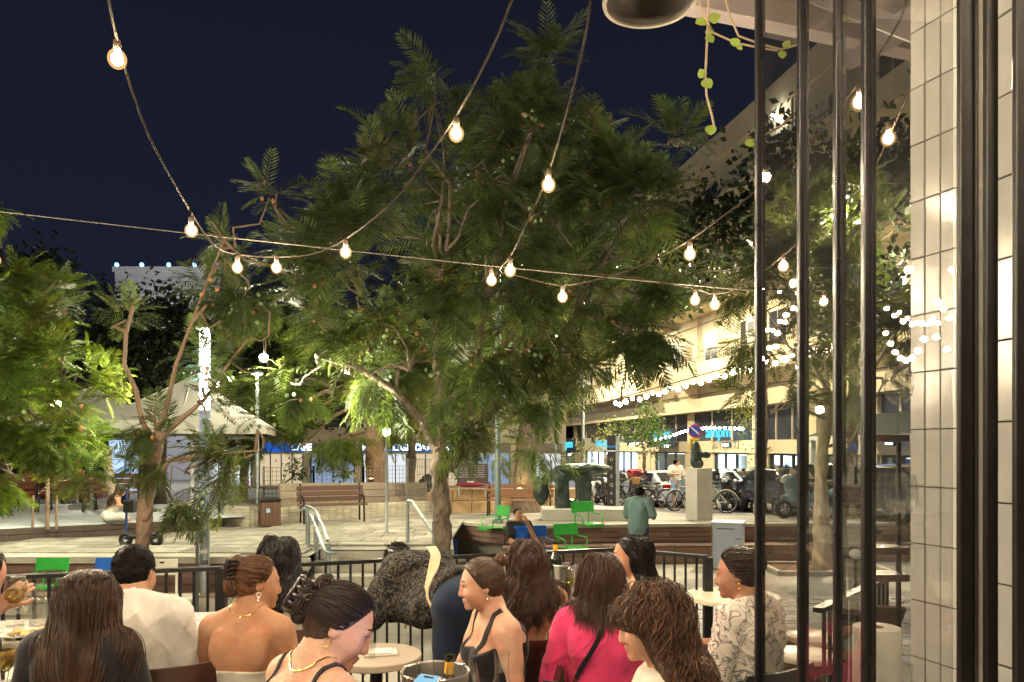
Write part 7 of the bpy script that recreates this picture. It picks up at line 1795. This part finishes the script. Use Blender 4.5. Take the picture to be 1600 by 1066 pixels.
# ------------------------------------------------------------------ vehicles
tyre = M('tyre', (.012, .012, .012), .8, 0, .2, 12); alloy = M('alloy', (.45, .46, .48), .3, .8, .1, 12); car_glass = M('car_glass', (.02, .025, .03), .05, 0, .1, 2, spec=.9); tail = EM('tail_red', (1, .05, .04), 1.4); headl = M('headlight', (.7, .72, .75), .1, .2, .05, 8)
def car(label, px, Y, heading, paint, L=4.2, Wd=1.72, H=1.46, lit=False, suv=0):
    x = gx(px, Y); t = thing('parked_car', label, 'car', (x, Y, street_z(Y) + .01), heading, 'cars parked along the street')
    H += suv; H -= .08
    prof = [(-L / 2, .38), (-L / 2 - .02, .62), (-L / 2 + .10, .88), (-L * .30, .96), (-L * .13, H - .05), (L * .02, H), (L * .22, H - .03), (L * .40, 1.02 + suv), (L / 2 - .06, .96 + suv * .6), (L / 2, .60), (L / 2 - .03, .34)]
    st_ = [(0, 1.0), (.62, .99), (.86, .93), (1, .80)]; V = []; Fs = []; n = len(prof)
    hw = Wd / 2
    for s_ in (-1, 1):
        for u, k in st_:
            for (a, z) in prof:
                top = max(0, (z - .95) / (H - .95)); V.append((a * (1 - .02 * u * u), s_ * hw * u * (1 - .16 * top), .30 + (z - .30) * (1 - .035 * u * u) if z > .9 else z + .0))
    m = len(st_)
    for b in (0, 1):
        o = b * m * n
        for i in range(m - 1):
            for j in range(n - 1):
                q = (o + i * n + j, o + (i + 1) * n + j, o + (i + 1) * n + j + 1, o + i * n + j + 1); Fs.append(q if b else q[::-1])
        q = tuple(o + (m - 1) * n + j for j in range(n)); Fs.append(q[::-1] if b else q)
    for j in range(0): pass
    body = MB().add(V, Fs).build('body', paint, t, True, world=False, auto=32); so = body.modifiers.new('b', 'BEVEL'); so.width = .04; so.segments = 2; so.angle_limit = R(25); so.limit_method = 'ANGLE'
    zb, zt = .99 + suv * .5, H - .09
    for s_ in (-1, 1):
        for a0_, a1_, a2_, a3_ in ((-L * .25, -.10, -.10, -L * .125), (-.04, L * .31 - .35, L * .24, -.04)):
            yb_, yt = s_ * (hw * .995), s_ * (hw * .872); MB().add([(a0_, yb_, zb), (a1_ if a1_ > 0 else a1_, yb_, zb), (a2_, yt, zt), (a3_, yt, zt), (a0_, yb_ * .97, zb), (a1_, yb_ * .97, zb), (a2_, yt * .97, zt), (a3_, yt * .97, zt)], [(0, 1, 2, 3), (7, 6, 5, 4), (0, 4, 5, 1), (1, 5, 6, 2), (2, 6, 7, 3), (3, 7, 4, 0)]).build('side_window', car_glass, t, world=False)
        for xx in (-L * .31, L * .30):
            w = MB(); ring(w, (0, 0, 0), .235, .085, 26, 8, None, 1.15); wo2 = w.build('wheel', tyre, t, True, world=False); wo2.location = (xx, s_ * (hw - .07), .32)
            r2 = MB()
            for k in range(5): a = k * 1.2566; r2.beam((0, s_ * .06, 0), (.16 * math.cos(a), s_ * .06, .16 * math.sin(a)), .045, .02, up=(0, 1, 0))
            ring(r2, (0, s_ * .05, 0), .165, .02, 24, 6); r2.build('rim', alloy, wo2, True, world=False)
        MB().ball((-L / 2 + .10, s_ * (hw - .22), .74), (.13, .17, .08), 12, 8).build('headlight', headl, t, True, world=False); MB().box((L / 2 - .03, s_ * (hw - .20), .86 + suv * .4), (.08, .30, .13)).build('tail_lamp', tail if lit else M('tail_dark', (.25, .01, .01), .2), t, world=False, bevel=.02)
        MB().ball((-L * .20, s_ * (hw + .07), 1.02 + suv * .5), (.06, .09, .06), 10, 7).build('mirror', paint, t, True, world=False)
    for (xa, za, xb, zb2, nm) in ((-L * .295, 1.0 + suv * .4, -L * .14, H - .07, 'windscreen'), (L * .385, 1.08 + suv, L * .235, H - .06, 'rear_window')):
        d = -.02 if nm == 'windscreen' else .02
        MB().add([(xa + d, -hw * .80, za), (xa + d, hw * .80, za), (xb + d, hw * .74, zb2), (xb + d, -hw * .74, zb2), (xa, -hw * .80, za - .03), (xa, hw * .80, za - .03), (xb, hw * .74, zb2 - .03), (xb, -hw * .74, zb2 - .03)], [(0, 1, 2, 3), (7, 6, 5, 4), (0, 4, 5, 1), (1, 5, 6, 2), (2, 6, 7, 3), (3, 7, 4, 0)]).build(nm, car_glass, t, world=False)
    MB().box((L / 2 - .01, 0, .62), (.03, .5, .12)).build('number_plate', M('plate_yellow', (.6, .45, .05), .5), t, world=False); MB().box((-L / 2 - .0, 0, .5), (.05, 1.0, .16)).build('grille', blk, t, world=False)
    return t
hd = math.atan2(1, FB)
def paint(n, c): return M('paint_' + n, c, .28, .25, .06, 3, coat=.8)
car('silver-white hatchback parked behind the walking man', 1035, 29.5, hd + math.pi, paint('white', (.55, .58, .60))); car('pale blue-grey car showing a red tail lamp, behind the bicycles', 1150, 26.0, hd + .35, paint('ice', (.36, .48, .53)), lit=True)
car('dark car beyond the information column', 990, 34.5, hd + math.pi, paint('dark', (.03, .035, .04))); car('pale car partly hidden by the sculpture', 922, 36.0, hd + math.pi, paint('silver', (.40, .42, .43)))
car('dark blue car behind the motor scooter', 1228, 22.6, hd + math.pi - .1, paint('navy', (.03, .035, .06)), lit=False); car('black car behind the slender pale trunk', 1335, 21.0, hd + .05, paint('black', (.015, .015, .017)), suv=.1)
car('red car far left behind the stakes', 62, 27.0, .2, paint('red', (.22, .02, .02)))
car('dark car at the right, seen through the glass below the wine glasses', 1400, 19.0, hd + math.pi, paint('grey', (.05, .052, .055)))
def bicycle(label, px, Y, yaw, col, basket=None, zoff=0):
    t = thing('bicycle', label, 'bicycle', (gx(px, Y), Y, street_z(Y) + zoff), R(yaw), 'bicycles parked on the square'); fm = M('bike_' + col, {'black': (.02, .02, .022), 'cream': (.50, .44, .33), 'white': (.55, .55, .53), 'grey': (.10, .10, .11)}[col], .4, .2, .1, 8)
    for x in (-.52, .52):
        w = MB(); ring(w, (0, 0, 0), .325, .022, 32, 6); wo2 = w.build('wheel', tyre, t, True, world=False); wo2.location = (x, 0, .345)
        s_ = MB(); ring(s_, (0, 0, 0), .30, .009, 30, 5)
        for k in range(14): a = k * 6.283 / 14; s_.tube([(.02 * math.cos(a), 0, .02 * math.sin(a)), (.30 * math.cos(a), 0, .30 * math.sin(a))], .0025, 3, False)
        s_.build('rim', alloy, wo2, False, world=False)
    m = MB()
    for a, b in (((-.52, 0, .345), (-.08, 0, .30)), ((-.52, 0, .345), (-.16, 0, .76)), ((-.08, 0, .30), (-.18, 0, .86)), ((-.08, 0, .30), (.34, 0, .70)), ((-.16, 0, .74), (.32, 0, .80))): m.tube([a, b], .018, 8)
    m.build('frame', fm, t, True, world=False); MB().tube([(.52, 0, .345), (.40, 0, .62), (.32, 0, .95)], .017, 8).build('fork', fm, t, True, world=False)
    MB().tube([(.20, -.27, 1.02), (.30, -.14, 1.03), (.33, 0, .97), (.30, .14, 1.03), (.20, .27, 1.02)], .013, 8).build('handlebar', blk, t, True, world=False); MB().ball((-.20, 0, .90), (.14, .075, .04), 12, 8).build('saddle', blk, t, True, world=False)
    c = MB(); ring(c, (-.08, .04, .30), .09, .008, 20, 5); c.tube([(-.08, .05, .30), (-.0, .09, .17)], .009, 6); c.tube([(-.08, -.05, .30), (-.16, -.09, .43)], .009, 6); c.build('crank', blk, t, True, world=False)
    for x in (-.52, .52): MB().tube([(x + .36 * math.cos(a), 0, .345 + .36 * math.sin(a)) for a in np.linspace(.5 if x < 0 else .9, 2.9, 9)], .02, 5).build('mudguard', fm, t, True, world=False)
    if basket: MB().lathe([(.10, 0), (.13, .0), (.16, .22), (.15, .22), (.11, .01)], c=(.55, 0, .86), n=18).build('basket', M('wicker', (.42, .24, .10), .8, 0, .3, 40, .6, 60), t, True, world=False, auto=30)
    return t
bicycle('bicycle with a wicker basket, left of the walking man', 1018, 26.6, 160, 'grey', True); bicycle('dark bicycle with chunky wheels behind the teal t-shirt', 985, 27.4, 175, 'black'); bicycle('pale bicycle partly hidden by the tall plinth', 1075, 24.6, 205, 'white')
bicycle('cream bicycle leaning right of the tall plinth', 1108, 23.2, 150, 'cream'); bicycle('dark bicycle crossing the cream one', 1118, 23.8, 20, 'black'); bicycle('small dark bicycle in front of the pale hatchback', 1032, 27.4, 20, 'black')
def moto(label, px, Y, yaw, col, z=None, dark=False):
    t = thing('motor_scooter', label, 'scooter', (gx(px, Y), Y, street_z(Y) if z is None else z), R(yaw), 'parked motor scooters'); pm = paint(*col)
    for x in (-.62, .62):
        w = MB(); ring(w, (0, 0, 0), .19, .06, 26, 8); wo2 = w.build('wheel', tyre, t, True, world=False); wo2.location = (x, 0, .25); r2 = MB(); ring(r2, (0, 0, 0), .125, .018, 20, 6)
        for k in range(5): a = k * 1.2566; r2.beam((0, 0, 0), (.12 * math.cos(a), 0, .12 * math.sin(a)), .04, .03, up=(0, 1, 0))
        r2.build('rim', alloy, wo2, False, world=False)
    f = Field(); f.rc((-.66, 0, .52), (-.50, 0, .50), .07, .09, k=.05); f.rc((-.48, 0, .95), (-.38, 0, .45), .16, .14, k=.08); f.bx((-.05, 0, .34), (.55, .34, .10), .04, k=.06); f.rc((.15, 0, .55), (.62, 0, .66), .17, .13, k=.08); f.rc((.62, 0, .66), (.85, 0, .72), .10, .06, k=.06); f.el((-.52, 0, 1.02), (.14, .20, .12), k=.06)
    obj_of(f.mesh('fairing', .018), 'fairing', pm, t)
    f = Field(); f.rc((.08, 0, .76), (.40, 0, .80), .12, .13, k=.05); f.rc((.40, 0, .80), (.72, 0, .84), .12, .08, k=.05); obj_of(f.mesh('seat', .018), 'seat', blk, t)
    f = Field(); f.el((.34, 0, .34), (.32, .16, .15), k=.05); f.rc((.3, .17, .3), (.85, .18, .38), .05, .06, k=.03); obj_of(f.mesh('engine', .018), 'engine', M('engine_dark', (.04, .04, .045), .5, .5), t)
    MB().tube([(-.62, 0, .25), (-.50, 0, .7), (-.42, 0, 1.1)], .035, 8).build('fork', galv, t, True, world=False); MB().tube([(-.36, -.36, 1.10), (-.42, -.2, 1.13), (-.45, 0, 1.10), (-.42, .2, 1.13), (-.36, .36, 1.10)], .018, 8).build('handlebar', blk, t, True, world=False)
    MB().ball((-.64, 0, 1.0), (.06, .10, .08), 12, 8).build('headlight', headl, t, True, world=False); m = MB()
    for s_ in (-1, 1): m.tube([(-.42, s_ * .2, 1.13), (-.44, s_ * .28, 1.30)], .008, 6); m.ball((-.44, s_ * .29, 1.33), (.02, .07, .045), 10, 6)
    m.build('mirrors', blk, t, True, world=False, kind='stuff'); MB().add([(-.60, -.16, 1.08), (-.60, .16, 1.08), (-.50, .13, 1.42), (-.50, -.13, 1.42), (-.592, -.16, 1.08), (-.592, .16, 1.08), (-.492, .13, 1.42), (-.492, -.13, 1.42)], [(0, 1, 2, 3), (7, 6, 5, 4), (0, 4, 5, 1), (1, 5, 6, 2), (2, 6, 7, 3), (3, 7, 4, 0)]).build('windshield', GLASS('shield', (.7, .75, .8), .05, 1.4), t, world=False); return t
moto('blue-grey motor scooter parked side-on behind the second upright', 1262, 19.6, 6, ('steelblue', (.16, .25, .30))); moto('dark motor scooter with a red top box behind the information column', 972, 30.5, 150, ('graphite', (.05, .05, .055)))
mk_ = moto('black motor scooter in the row, right of the dark bicycle', 1000, 28.6, 70, ('graphite', (.05, .05, .055)))
for px, Y, yw, lb in ((940, 31.0, 100, 'black motor scooter in the row beside the information column, left'), (1012, 31.5, 85, 'black motor scooter in the row under the round street tree'), (1062, 28.8, 75, 'black motor scooter in the row directly behind the walking man'), (1140, 24.8, 60, 'black motor scooter in the row right of the cream bicycle'), (1165, 24.0, 100, 'black motor scooter in the row nearest the first steel upright'), (1225, 21.4, 70, 'black motor scooter between the first two steel uprights'), (1305, 20.2, 110, 'black motor scooter behind the slender pale trunk')):
    copy_tree(mk_, None, (gx(px, Y), Y, street_z(Y)), R(yw), lb)
rb_ = MB(); rb_.box(at(992, 740, 30.2), (.62, .5, .34)); tag(rb_.build('top_box', paint('red2', (.45, .05, .06)), bevel=.08), 'red top box on the dark motor scooter', 'box')
moto('motor scooter at far right with a padded dark seat, beyond the slim trunk', 1345, 11.8, 60, ('black', (.015, .015, .017)), LOW)
def people():
    # 1 long brown hair, black top
    p = figure('person with very long straight brown hair over a black top, seated lower left', gx(138, 2.75), 2.75, 0, 8, True, 9, 0, 14, -4, 3, skin=skin_mid, headx=True, top=888, res=.0065)
    garment(p, 'black_top', c_black, .011, ('torso', 'neck'), [((0, 0, 1.055), (0, .35, 1))], sleeve=1.6, wr=.004, loose=.01)
    garment(p, 'trousers', c_navy, .0, ('x',), legs=2, wr=.003, res=.012)
    scalp_cap(p, hair_brown, .006)
    loose_hair(p, hair_brown, 3000, (.58, .70), 0.0, (.004, .024), .0015, stiff=.6, seed=1, steps=26, back=.8, clump=.14, curl=.005, curlf=9, gather=(.03, .10))
    # 2 man in white tee
    p = figure('person with short dark hair in a white t-shirt, seated with back to us', gx(210, 3.15), 3.15, 0, 24, False, 14, -18, -6, -6, -2, skin=skin_mid, headx=True, top=850, res=.0065)
    garment(p, 'white_tshirt', c_white, .016, ('torso',), [((0, 0, 1.075), (0, .5, 1))], sleeve=.62, wr=.0022, seed=4, sleeve_r=.018, neck=((0, 0, 1.0), (0, .02, 1.2), .064))
    garment(p, 'trousers', c_navy, .0, ('x',), legs=2, wr=.003, res=.012)
    short_hair(p, hair_short, 2200, (.008, .014), 2, infl=.006, width=.0018)
    # 3 bare back, updo with claw clip
    p = figure('person with bare tanned back, strapless white top and auburn hair in a claw clip', gx(402, 3.10), 3.10, 0, -6, True, 6, 0, -52, -6, 0, skin=skin_tan, headx=True, top=868, res=.006,
               arms={'L': ((-.20, .08, .72), (-.12, .30, .78)), 'R': ((.20, .08, .72), (.12, .30, .78))})
    garment(p, 'strapless_top', c_cream, .010, ('torso',), [((0, 0, .815), (0, .03, 1)), ((0, 0, .60), (0, 0, -1))], wr=.003)
    garment(p, 'skirt', c_cream, .012, ('x',), legs=1, wr=.003, res=.012)
    scalp_cap(p, hair_auburn, .005); swept_hair(p, hair_auburn, (0, -.115, .035), 1300, 3, .0016, (.007, .013))
    coil(p, hair_auburn, (0, -.112, -.015), (.042, .034, .055), 170, 5, .0034); coil(p, hair_auburn, (.006, -.108, .065), (.032, .026, .045), 110, 6, .0032)
    claw(p, (0, -.126, .045), (.075, .095, .05)); earring(p, 1, 2); earring(p, -1, 2)
    chain(p, [(-.055, -.01, 1.05), (-.042, -.045, 1.04), (-.02, -.065, 1.033), (0, -.072, 1.031), (.02, -.065, 1.033), (.042, -.045, 1.04), (.055, -.01, 1.05)], gold, .0011)
    # 4 behind her, dark wavy hair
    p = figure('person with shoulder-length wavy black hair and pale top behind the claw-clip woman', gx(436, 3.97), 3.97, 0, -4, True, 5, 0, 8, 0, 0, skin=skin_mid, headx=True, top=838, res=.008, detail=False)
    garment(p, 'pale_top', c_cream, .012, ('torso',), [((0, 0, 1.04), (0, .4, 1))], sleeve=.7, wr=.003); garment(p, 'trousers', c_navy, 0, ('x',), legs=2, res=.014)
    scalp_cap(p, hair_black, .008); loose_hair(p, hair_black, 1100, (.30, .37), 0, (.026, .042), .0026, curl=.010, curlf=55, seed=4, back=.6, clump=.4)
    # 5 woman at her phone
    p = figure('person with dark clipped-up hair bending over a glowing phone, wearing a gold chain', gx(532, 2.28), 2.28, 0, -44, True, 9, 0, -36, -24, 0, skin=skin_fair, headx=True, top=918, hs=.97, res=.0055,
               arms={'L': ((-.20, .14, .72), (-.05, .36, .80)), 'R': ((.22, .14, .72), (.05, .38, .80))}, palm={'L': (0, .2, 1), 'R': (0, .2, 1)})
    ph_owner = p
    garment(p, 'black_camisole', c_black, .009, ('torso',), [((0, -.06, .90), (0, -.35, 1)), ((0, .06, .93), (0, .35, 1))], wr=.0025)
    for s_ in (-1, 1): strap(p, 'shoulder_strap', c_black, [(s_ * .085, -.10, .88), (s_ * .10, -.07, .98), (s_ * .10, 0, 1.03), (s_ * .09, .07, .97), (s_ * .085, .11, .90)], .007)
    garment(p, 'trousers', c_black, 0, ('x',), legs=2, res=.014)
    scalp_cap(p, hair_dark, .005); swept_hair(p, hair_dark, (0, -.118, .02), 1500, 5, .0016, (.006, .014), loosen=.006)
    coil(p, hair_dark, (0, -.120, .005), (.040, .034, .062), 170, 8, .0033)
    coil(p, hair_dark, (0, -.100, .075), (.036, .030, .036), 90, 9, .0030, wild=.4)
    claw(p, (-.004, -.150, .012), (.078, .12, .06)); earring(p, -1, 1); earring(p, 1, 1, gold)
    chain(p, [(-.075, .02, 1.045), (-.065, -.03, 1.04), (-.045, -.058, 1.03), (-.02, -.075, 1.02), (0, -.08, 1.018), (.02, -.075, 1.02), (.045, -.058, 1.03), (.065, -.03, 1.04), (.075, .02, 1.045)], gold, .0026)
    # bent-over person
    p = figure('person bending over in a dark printed shirt with a canvas strap across the back', gx(722, 3.85), 3.95, 0, 48, True, 78, -6, -8, 8, 0, skin=skin_mid, pelvis=.93, legs='stand', tall=.965, res=.009, detail=False,
               arms={'L': ((-.30, .42, .82), (-.26, .52, .60)), 'R': ((.28, .46, .80), (.22, .60, .72))})
    def drape(g):
        g.rc(p.U((-.16, .10, .66)), p.U((-.13, .17, .95)), .10, .10, k=.08); g.rc(p.U((.16, .10, .66)), p.U((.13, .15, .95)), .09, .09, k=.08)
        sh, el_, w_ = p.arm['L']; g.rc(sh, el_ + np.array((0, 0, -.02)), .075, .07, k=.05)
    garment(p, 'printed_shirt', swirl, .030, ('torso',), [((0, 0, 1.06), (0, .2, 1)), ((0, 0, .56), (0, 0, -1))], sleeve=1.05, wr=.0034, seed=9, sleeve_r=.03, extra=drape)
    garment(p, 'navy_trousers', c_navy, .016, ('x',), legs=2, wr=.005, res=.010, extra=lambda g: g.el((0, -.01, .90), (.20, .15, .14), k=.06))
    strap(p, 'bag_strap', c_strap, [(.05, -.10, .93), (.01, -.11, .86), (-.05, -.11, .76), (-.13, -.06, .66), (-.17, .03, .56)], .028, off=.040, flat=2.0)
    short_hair(p, hair_black, 900, (.02, .03), 7, infl=.012)
    # 8 black tank top, profile
    p = figure('person in a black tank top with hair in a bun, seated in profile looking left', gx(752, 3.15), 3.15, 0, 112, True, 8, 0, -12, -3, 0, skin=skin_fair, headx=True, top=870, res=.0055,
               arms={'L': ((-.215, .03, .66), (-.12, .27, .60)), 'R': ((.20, .16, .70), (.12, .36, .66))})
    garment(p, 'tank_top', c_black, .007, ('torso',), [((0, .08, .905), (0, .2, 1)), ((0, -.08, .93), (0, -.3, 1)), ((.105, 0, .93), (1, 0, .75)), ((-.105, 0, .93), (-1, 0, .75))], wr=.002)
    for s_ in (-1, 1): strap(p, 'shoulder_strap', c_black, [(s_ * .075, .13, .89), (s_ * .085, .09, .97), (s_ * .095, 0, 1.03), (s_ * .095, -.08, .97), (s_ * .085, -.11, .89)], .012)
    garment(p, 'trousers', c_black, 0, ('x',), legs=2, res=.014)
    scalp_cap(p, hair_brown, .008); swept_hair(p, hair_brown, (0, -.095, .075), 1400, 14, .0015, (.005, .010))
    coil(p, hair_auburn, (0, -.112, .085), (.028, .026, .030), 120, 15, .0028, wild=.35); earring(p, -1, 1, gold)
    # 9 wavy hair, thin straps
    p = figure('person with wavy brown hair and thin-strapped open-back top, lifting a wine glass', gx(824, 3.78), 3.78, 0, 4, True, 3, 0, 10, 2, 0, skin=skin_tan, headx=True, top=842, res=.007, detail=False,
               arms={'L': ((-.21, .08, .72), (-.12, .33, .78)), 'R': ((.205, .05, .71), (.19, .20, .93))}, palm={'R': (-1, .1, 0)}, handcurl=40)
    garment(p, 'strappy_top', c_cream, .008, ('torso',), [((0, -.05, .72), (0, -.5, 1)), ((0, 0, .93), (0, .1, 1)), ((0, 0, .57), (0, 0, -1))], wr=.002)
    strap(p, 'shoulder_strap', c_cream, [(.08, -.08, .72), (.095, -.09, .86), (.10, -.06, .98), (.10, 0, 1.03), (.09, .09, .92)], .0045); strap(p, 'shoulder_strap', c_cream, [(-.08, -.08, .72), (-.095, -.09, .86), (-.10, -.06, .98), (-.10, 0, 1.03), (-.09, .09, .92)], .0045)
    garment(p, 'trousers', c_grey, 0, ('x',), legs=2, res=.014)
    scalp_cap(p, hair_chest, .009); loose_hair(p, hair_chest, 2300, (.25, .36), .01, (.005, .030), .0017, curl=.013, curlf=48, seed=18, back=.55, clump=.5, spread=.05)
    # 10 pink top
    p = figure('person in a bright pink top with a dark bob and black crossbody strap', gx(940, 3.20), 3.20, 0, -4, True, 7, 0, -10, -3, 0, skin=skin_mid, headx=True, top=865, res=.0065, belly=.006, shoulders=.148)
    garment(p, 'pink_top', c_pink, .012, ('torso',), [((0, 0, 1.06), (0, .3, 1))], sleeve=1.7, wr=.0035, seed=21, sleeve_r=.012, neck=((0, 0, 1.0), (0, .02, 1.2), .058))
    garment(p, 'trousers', c_navy, 0, ('x',), legs=2, res=.014)
    strap(p, 'bag_strap', c_black, [(.03, -.06, 1.03), (-.02, -.10, .93), (-.07, -.12, .84), (-.12, -.09, .76)], .010, off=.020)
    strap(p, 'bag_chain', gold, [(-.12, -.09, .76), (-.14, -.07, .70), (-.155, -.04, .64)], .006, off=.024)
    scalp_cap(p, hair_chest, .008); loose_hair(p, hair_chest, 2400, (.16, .235), 0, (.008, .028), .0016, seed=22, back=.6, clump=.15, curl=.004, curlf=20, outward=.25)
    # 11 black hair, facing left
    p = figure('person with long black hair and bare shoulder facing left beyond the pink top', gx(985, 3.94), 3.94, 0, 72, True, 6, 0, 14, -4, 0, skin=skin_mid, headx=True, top=835, res=.008)
    garment(p, 'black_top', c_black, .008, ('torso',), [((0, 0, .93), (0, .1, 1))], wr=.002)
    for s_ in (-1, 1): strap(p, 'shoulder_strap', c_black, [(s_ * .085, -.10, .90), (s_ * .10, 0, 1.03), (s_ * .085, .11, .90)], .006)
    garment(p, 'trousers', c_black, 0, ('x',), legs=2, res=.014)
    scalp_cap(p, hair_black, .008); loose_hair(p, hair_black, 1300, (.38, .46), 0, (.004, .016), .0018, seed=25, back=1.0, stiff=.6)
    # 12 curly hair
    p = figure('person with big curly brown hair nearest to us, face turned left', gx(1014, 2.36), 2.36, 0, 78, True, 5, 0, 12, -8, 0, skin=skin_fair, headx=True, top=920, res=.0055)
    garment(p, 'pale_blouse', c_cream, .014, ('torso',), [((0, 0, 1.05), (0, .4, 1))], sleeve=1, wr=.004)
    garment(p, 'trousers', c_navy, 0, ('x',), legs=2, res=.014)
    scalp_cap(p, hair_curly, .014); loose_hair(p, hair_curly, 3600, (.32, .46), .02, (.010, .056), .0014, curl=.015, curlf=70, seed=28, back=.75, clump=.45, spread=.22, steps=38, stiff=.35, outward=.16)
    # 13 printed blouse
    p = figure('person in a white and grey printed blouse, behind the first steel upright', gx(1152, 3.31), 3.31, 0, 40, True, 6, 0, 30, -4, 0, skin=skin_deep, headx=True, top=857, res=.0065, shoulders=.150)
    garment(p, 'printed_blouse', blouse, .013, ('torso',), [((0, 0, 1.06), (0, .3, 1))], sleeve=1.3, wr=.004, seed=31, sleeve_r=.018)
    garment(p, 'trousers', c_black, 0, ('x',), legs=2, res=.014)
    scalp_cap(p, hair_dark, .006); swept_hair(p, hair_dark, (0, -.118, .02), 1200, 32, .0018, (.008, .020), loosen=.008)
    coil(p, hair_chest, (0, -.105, .055), (.055, .040, .060), 170, 33, .0034); earring(p, -1, 1, gold)
    # 18 arm from the left edge holding a glass
    X, Y, yw = gx(-120, 3.0), 3.05, -62
    tgt = at(2, 948, 3.2)
    p = figure('person mostly out of view at the left edge, reaching in with a wine glass', X, Y, 0, yw, True, 12, 0, 0, -5, 0, skin=skin_fair, res=.007, detail=False,
               arms={'L': ((-.20, .10, .72), (-.10, .34, .79)), 'R': (wl(X, Y, yw, (tgt.x - .19, tgt.y - .07, .80)), wl(X, Y, yw, tgt))}, palm={'R': (-1, .3, 0)}, handcurl=36)
    garment(p, 'black_top', c_black, .010, ('torso',), [((0, 0, 1.05), (0, .4, 1))], sleeve=.8, wr=.003); garment(p, 'trousers', c_black, 0, ('x',), legs=2, res=.016)
    scalp_cap(p, hair_dark, .012, .008); loose_hair(p, hair_dark, 400, (.30, .36), 0, (.006, .025), .005, seed=35)
    # plaza: seated man in blue
    Xs, Ys = gx(810, 15.6), 15.6
    p = figure('person in a blue and black polo and pale jeans, seated with hand at the chin', Xs, Ys, LOW, 206, False, -14, 0, -6, -10, 6, headx=True, skin=skin_mid, res=.011, pelvis=.50, tall=1.1,
               legs={'L': ((-.05, .44, .56), (.22, .50, .42)), 'R': ((.11, .44, .47), (.12, .44, .09))},
               arms={'L': ((-.22, .08, .66), (-.02, .16, .99)), 'R': ((.26, .10, .62), (.12, .30, .60))})
    garment(p, 'dark_polo', c_black, .014, ('torso',), [((0, 0, 1.05), (0, .4, 1))], sleeve=.65, wr=.004)
    garment(p, 'blue_panel', c_blue, .020, ('torso',), [((0, 0, .93), (0, 0, 1)), ((0, .04, .8), (0, -1, 0)), ((0, 0, .62), (0, 0, -1))], wr=.003)
    garment(p, 'jeans', c_denim, .0, ('x',), legs=1.95, wr=.004); short_hair(p, hair_short, 350, (.01, .018), 40, infl=.006, width=.004)
    g = p.f.sub_groups(('foot',), .012); obj_of(g.mesh('shoes', .01), 'shoe', c_black, p.root)
    # plaza: standing man in teal
    p = figure('person standing with back to us in a teal t-shirt beyond the railing', gx(1000, 15.0), 15.0, LOW, -28, False, 4, 0, -8, -14, 0, skin=skin_dark, res=.011, pelvis=.95, legs='stand', tall=1.08, headx=True,
               arms={'L': ((-.25, .08, 1.12), (-.10, .30, 1.12)), 'R': ((.26, .08, 1.12), (.14, .33, 1.12))}, detail=False)
    garment(p, 'teal_tshirt', c_teal, .022, ('torso',), [((0, 0, 1.07), (0, .4, 1))], sleeve=.8, wr=.003, sleeve_r=.02, neck=((0, 0, 1.0), (0, .02, 1.2), .064), extra=lambda g: g.rc((0, 0, .92), (0, 0, 1.1), .175, .16, k=.06))
    garment(p, 'dark_shorts', c_olive, .014, ('x',), legs=1.1, wr=.004, extra=lambda g: g.el((0, -.01, .93), (.175, .125, .12), k=.06)); short_hair(p, hair_short, 500, (.012, .02), 41, width=.004)
    # street: man in white shirt
    p = figure('person in a pale shirt and denim shorts walking past the parked bicycles', gx(1056, 27.5), 27.5, street_z(27.5), 180, False, 2, 0, 70, 0, 0, skin=skin_mid, res=.016, pelvis=.95, tall=1.04, detail=False,
               legs={'L': ((-.10, -.06, .50), (-.12, -.20, .09)), 'R': ((.10, .14, .52), (.10, .16, .09))}, arms={'L': ((-.26, .06, 1.12), (-.24, .20, 1.0)), 'R': ((.25, .10, 1.15), (.02, .30, 1.18))})
    garment(p, 'pale_shirt', c_cream, .022, ('torso',), [((0, 0, 1.07), (0, .4, 1))], sleeve=.8, wr=.006, sleeve_r=.02); garment(p, 'denim_shorts', c_denim, .014, ('x',), legs=.9, wr=.004, extra=lambda g: g.el((0, -.01, .93), (.175, .125, .12), k=.06))
    short_hair(p, hair_short, 250, (.02, .03), 42, width=.006)
    # left ledge: seated woman with long hair
    p = figure('person in white with long brown hair sitting on the wooden ledge at left', gx(170, 15.4), 15.4, .17, -58, True, 22, 0, 0, -10, 0, skin=skin_mid, res=.013, pelvis=.12, tall=.92, detail=False,
               legs={'L': ((-.32, .26, .12), (.08, .34, .08)), 'R': ((.32, .26, .12), (-.08, .26, .10))}, arms={'L': ((-.24, .18, .34), (-.10, .42, .30)), 'R': ((.24, .18, .36), (.12, .46, .32))})
    garment(p, 'white_trousers', c_white, .02, ('x',), legs=2, wr=.004, extra=lambda g: g.el((0, 0, .13), (.20, .16, .12), k=.06)); garment(p, 'tan_top', c_cream, .01, ('torso',), [((0, 0, .85), (0, 0, 1))], wr=.002)
    scalp_cap(p, hair_brown, .014, .010); loose_hair(p, hair_brown, 260, (.42, .5), 0, (.008, .03), .009, seed=44, back=.9, curl=.012, curlf=30)
people()
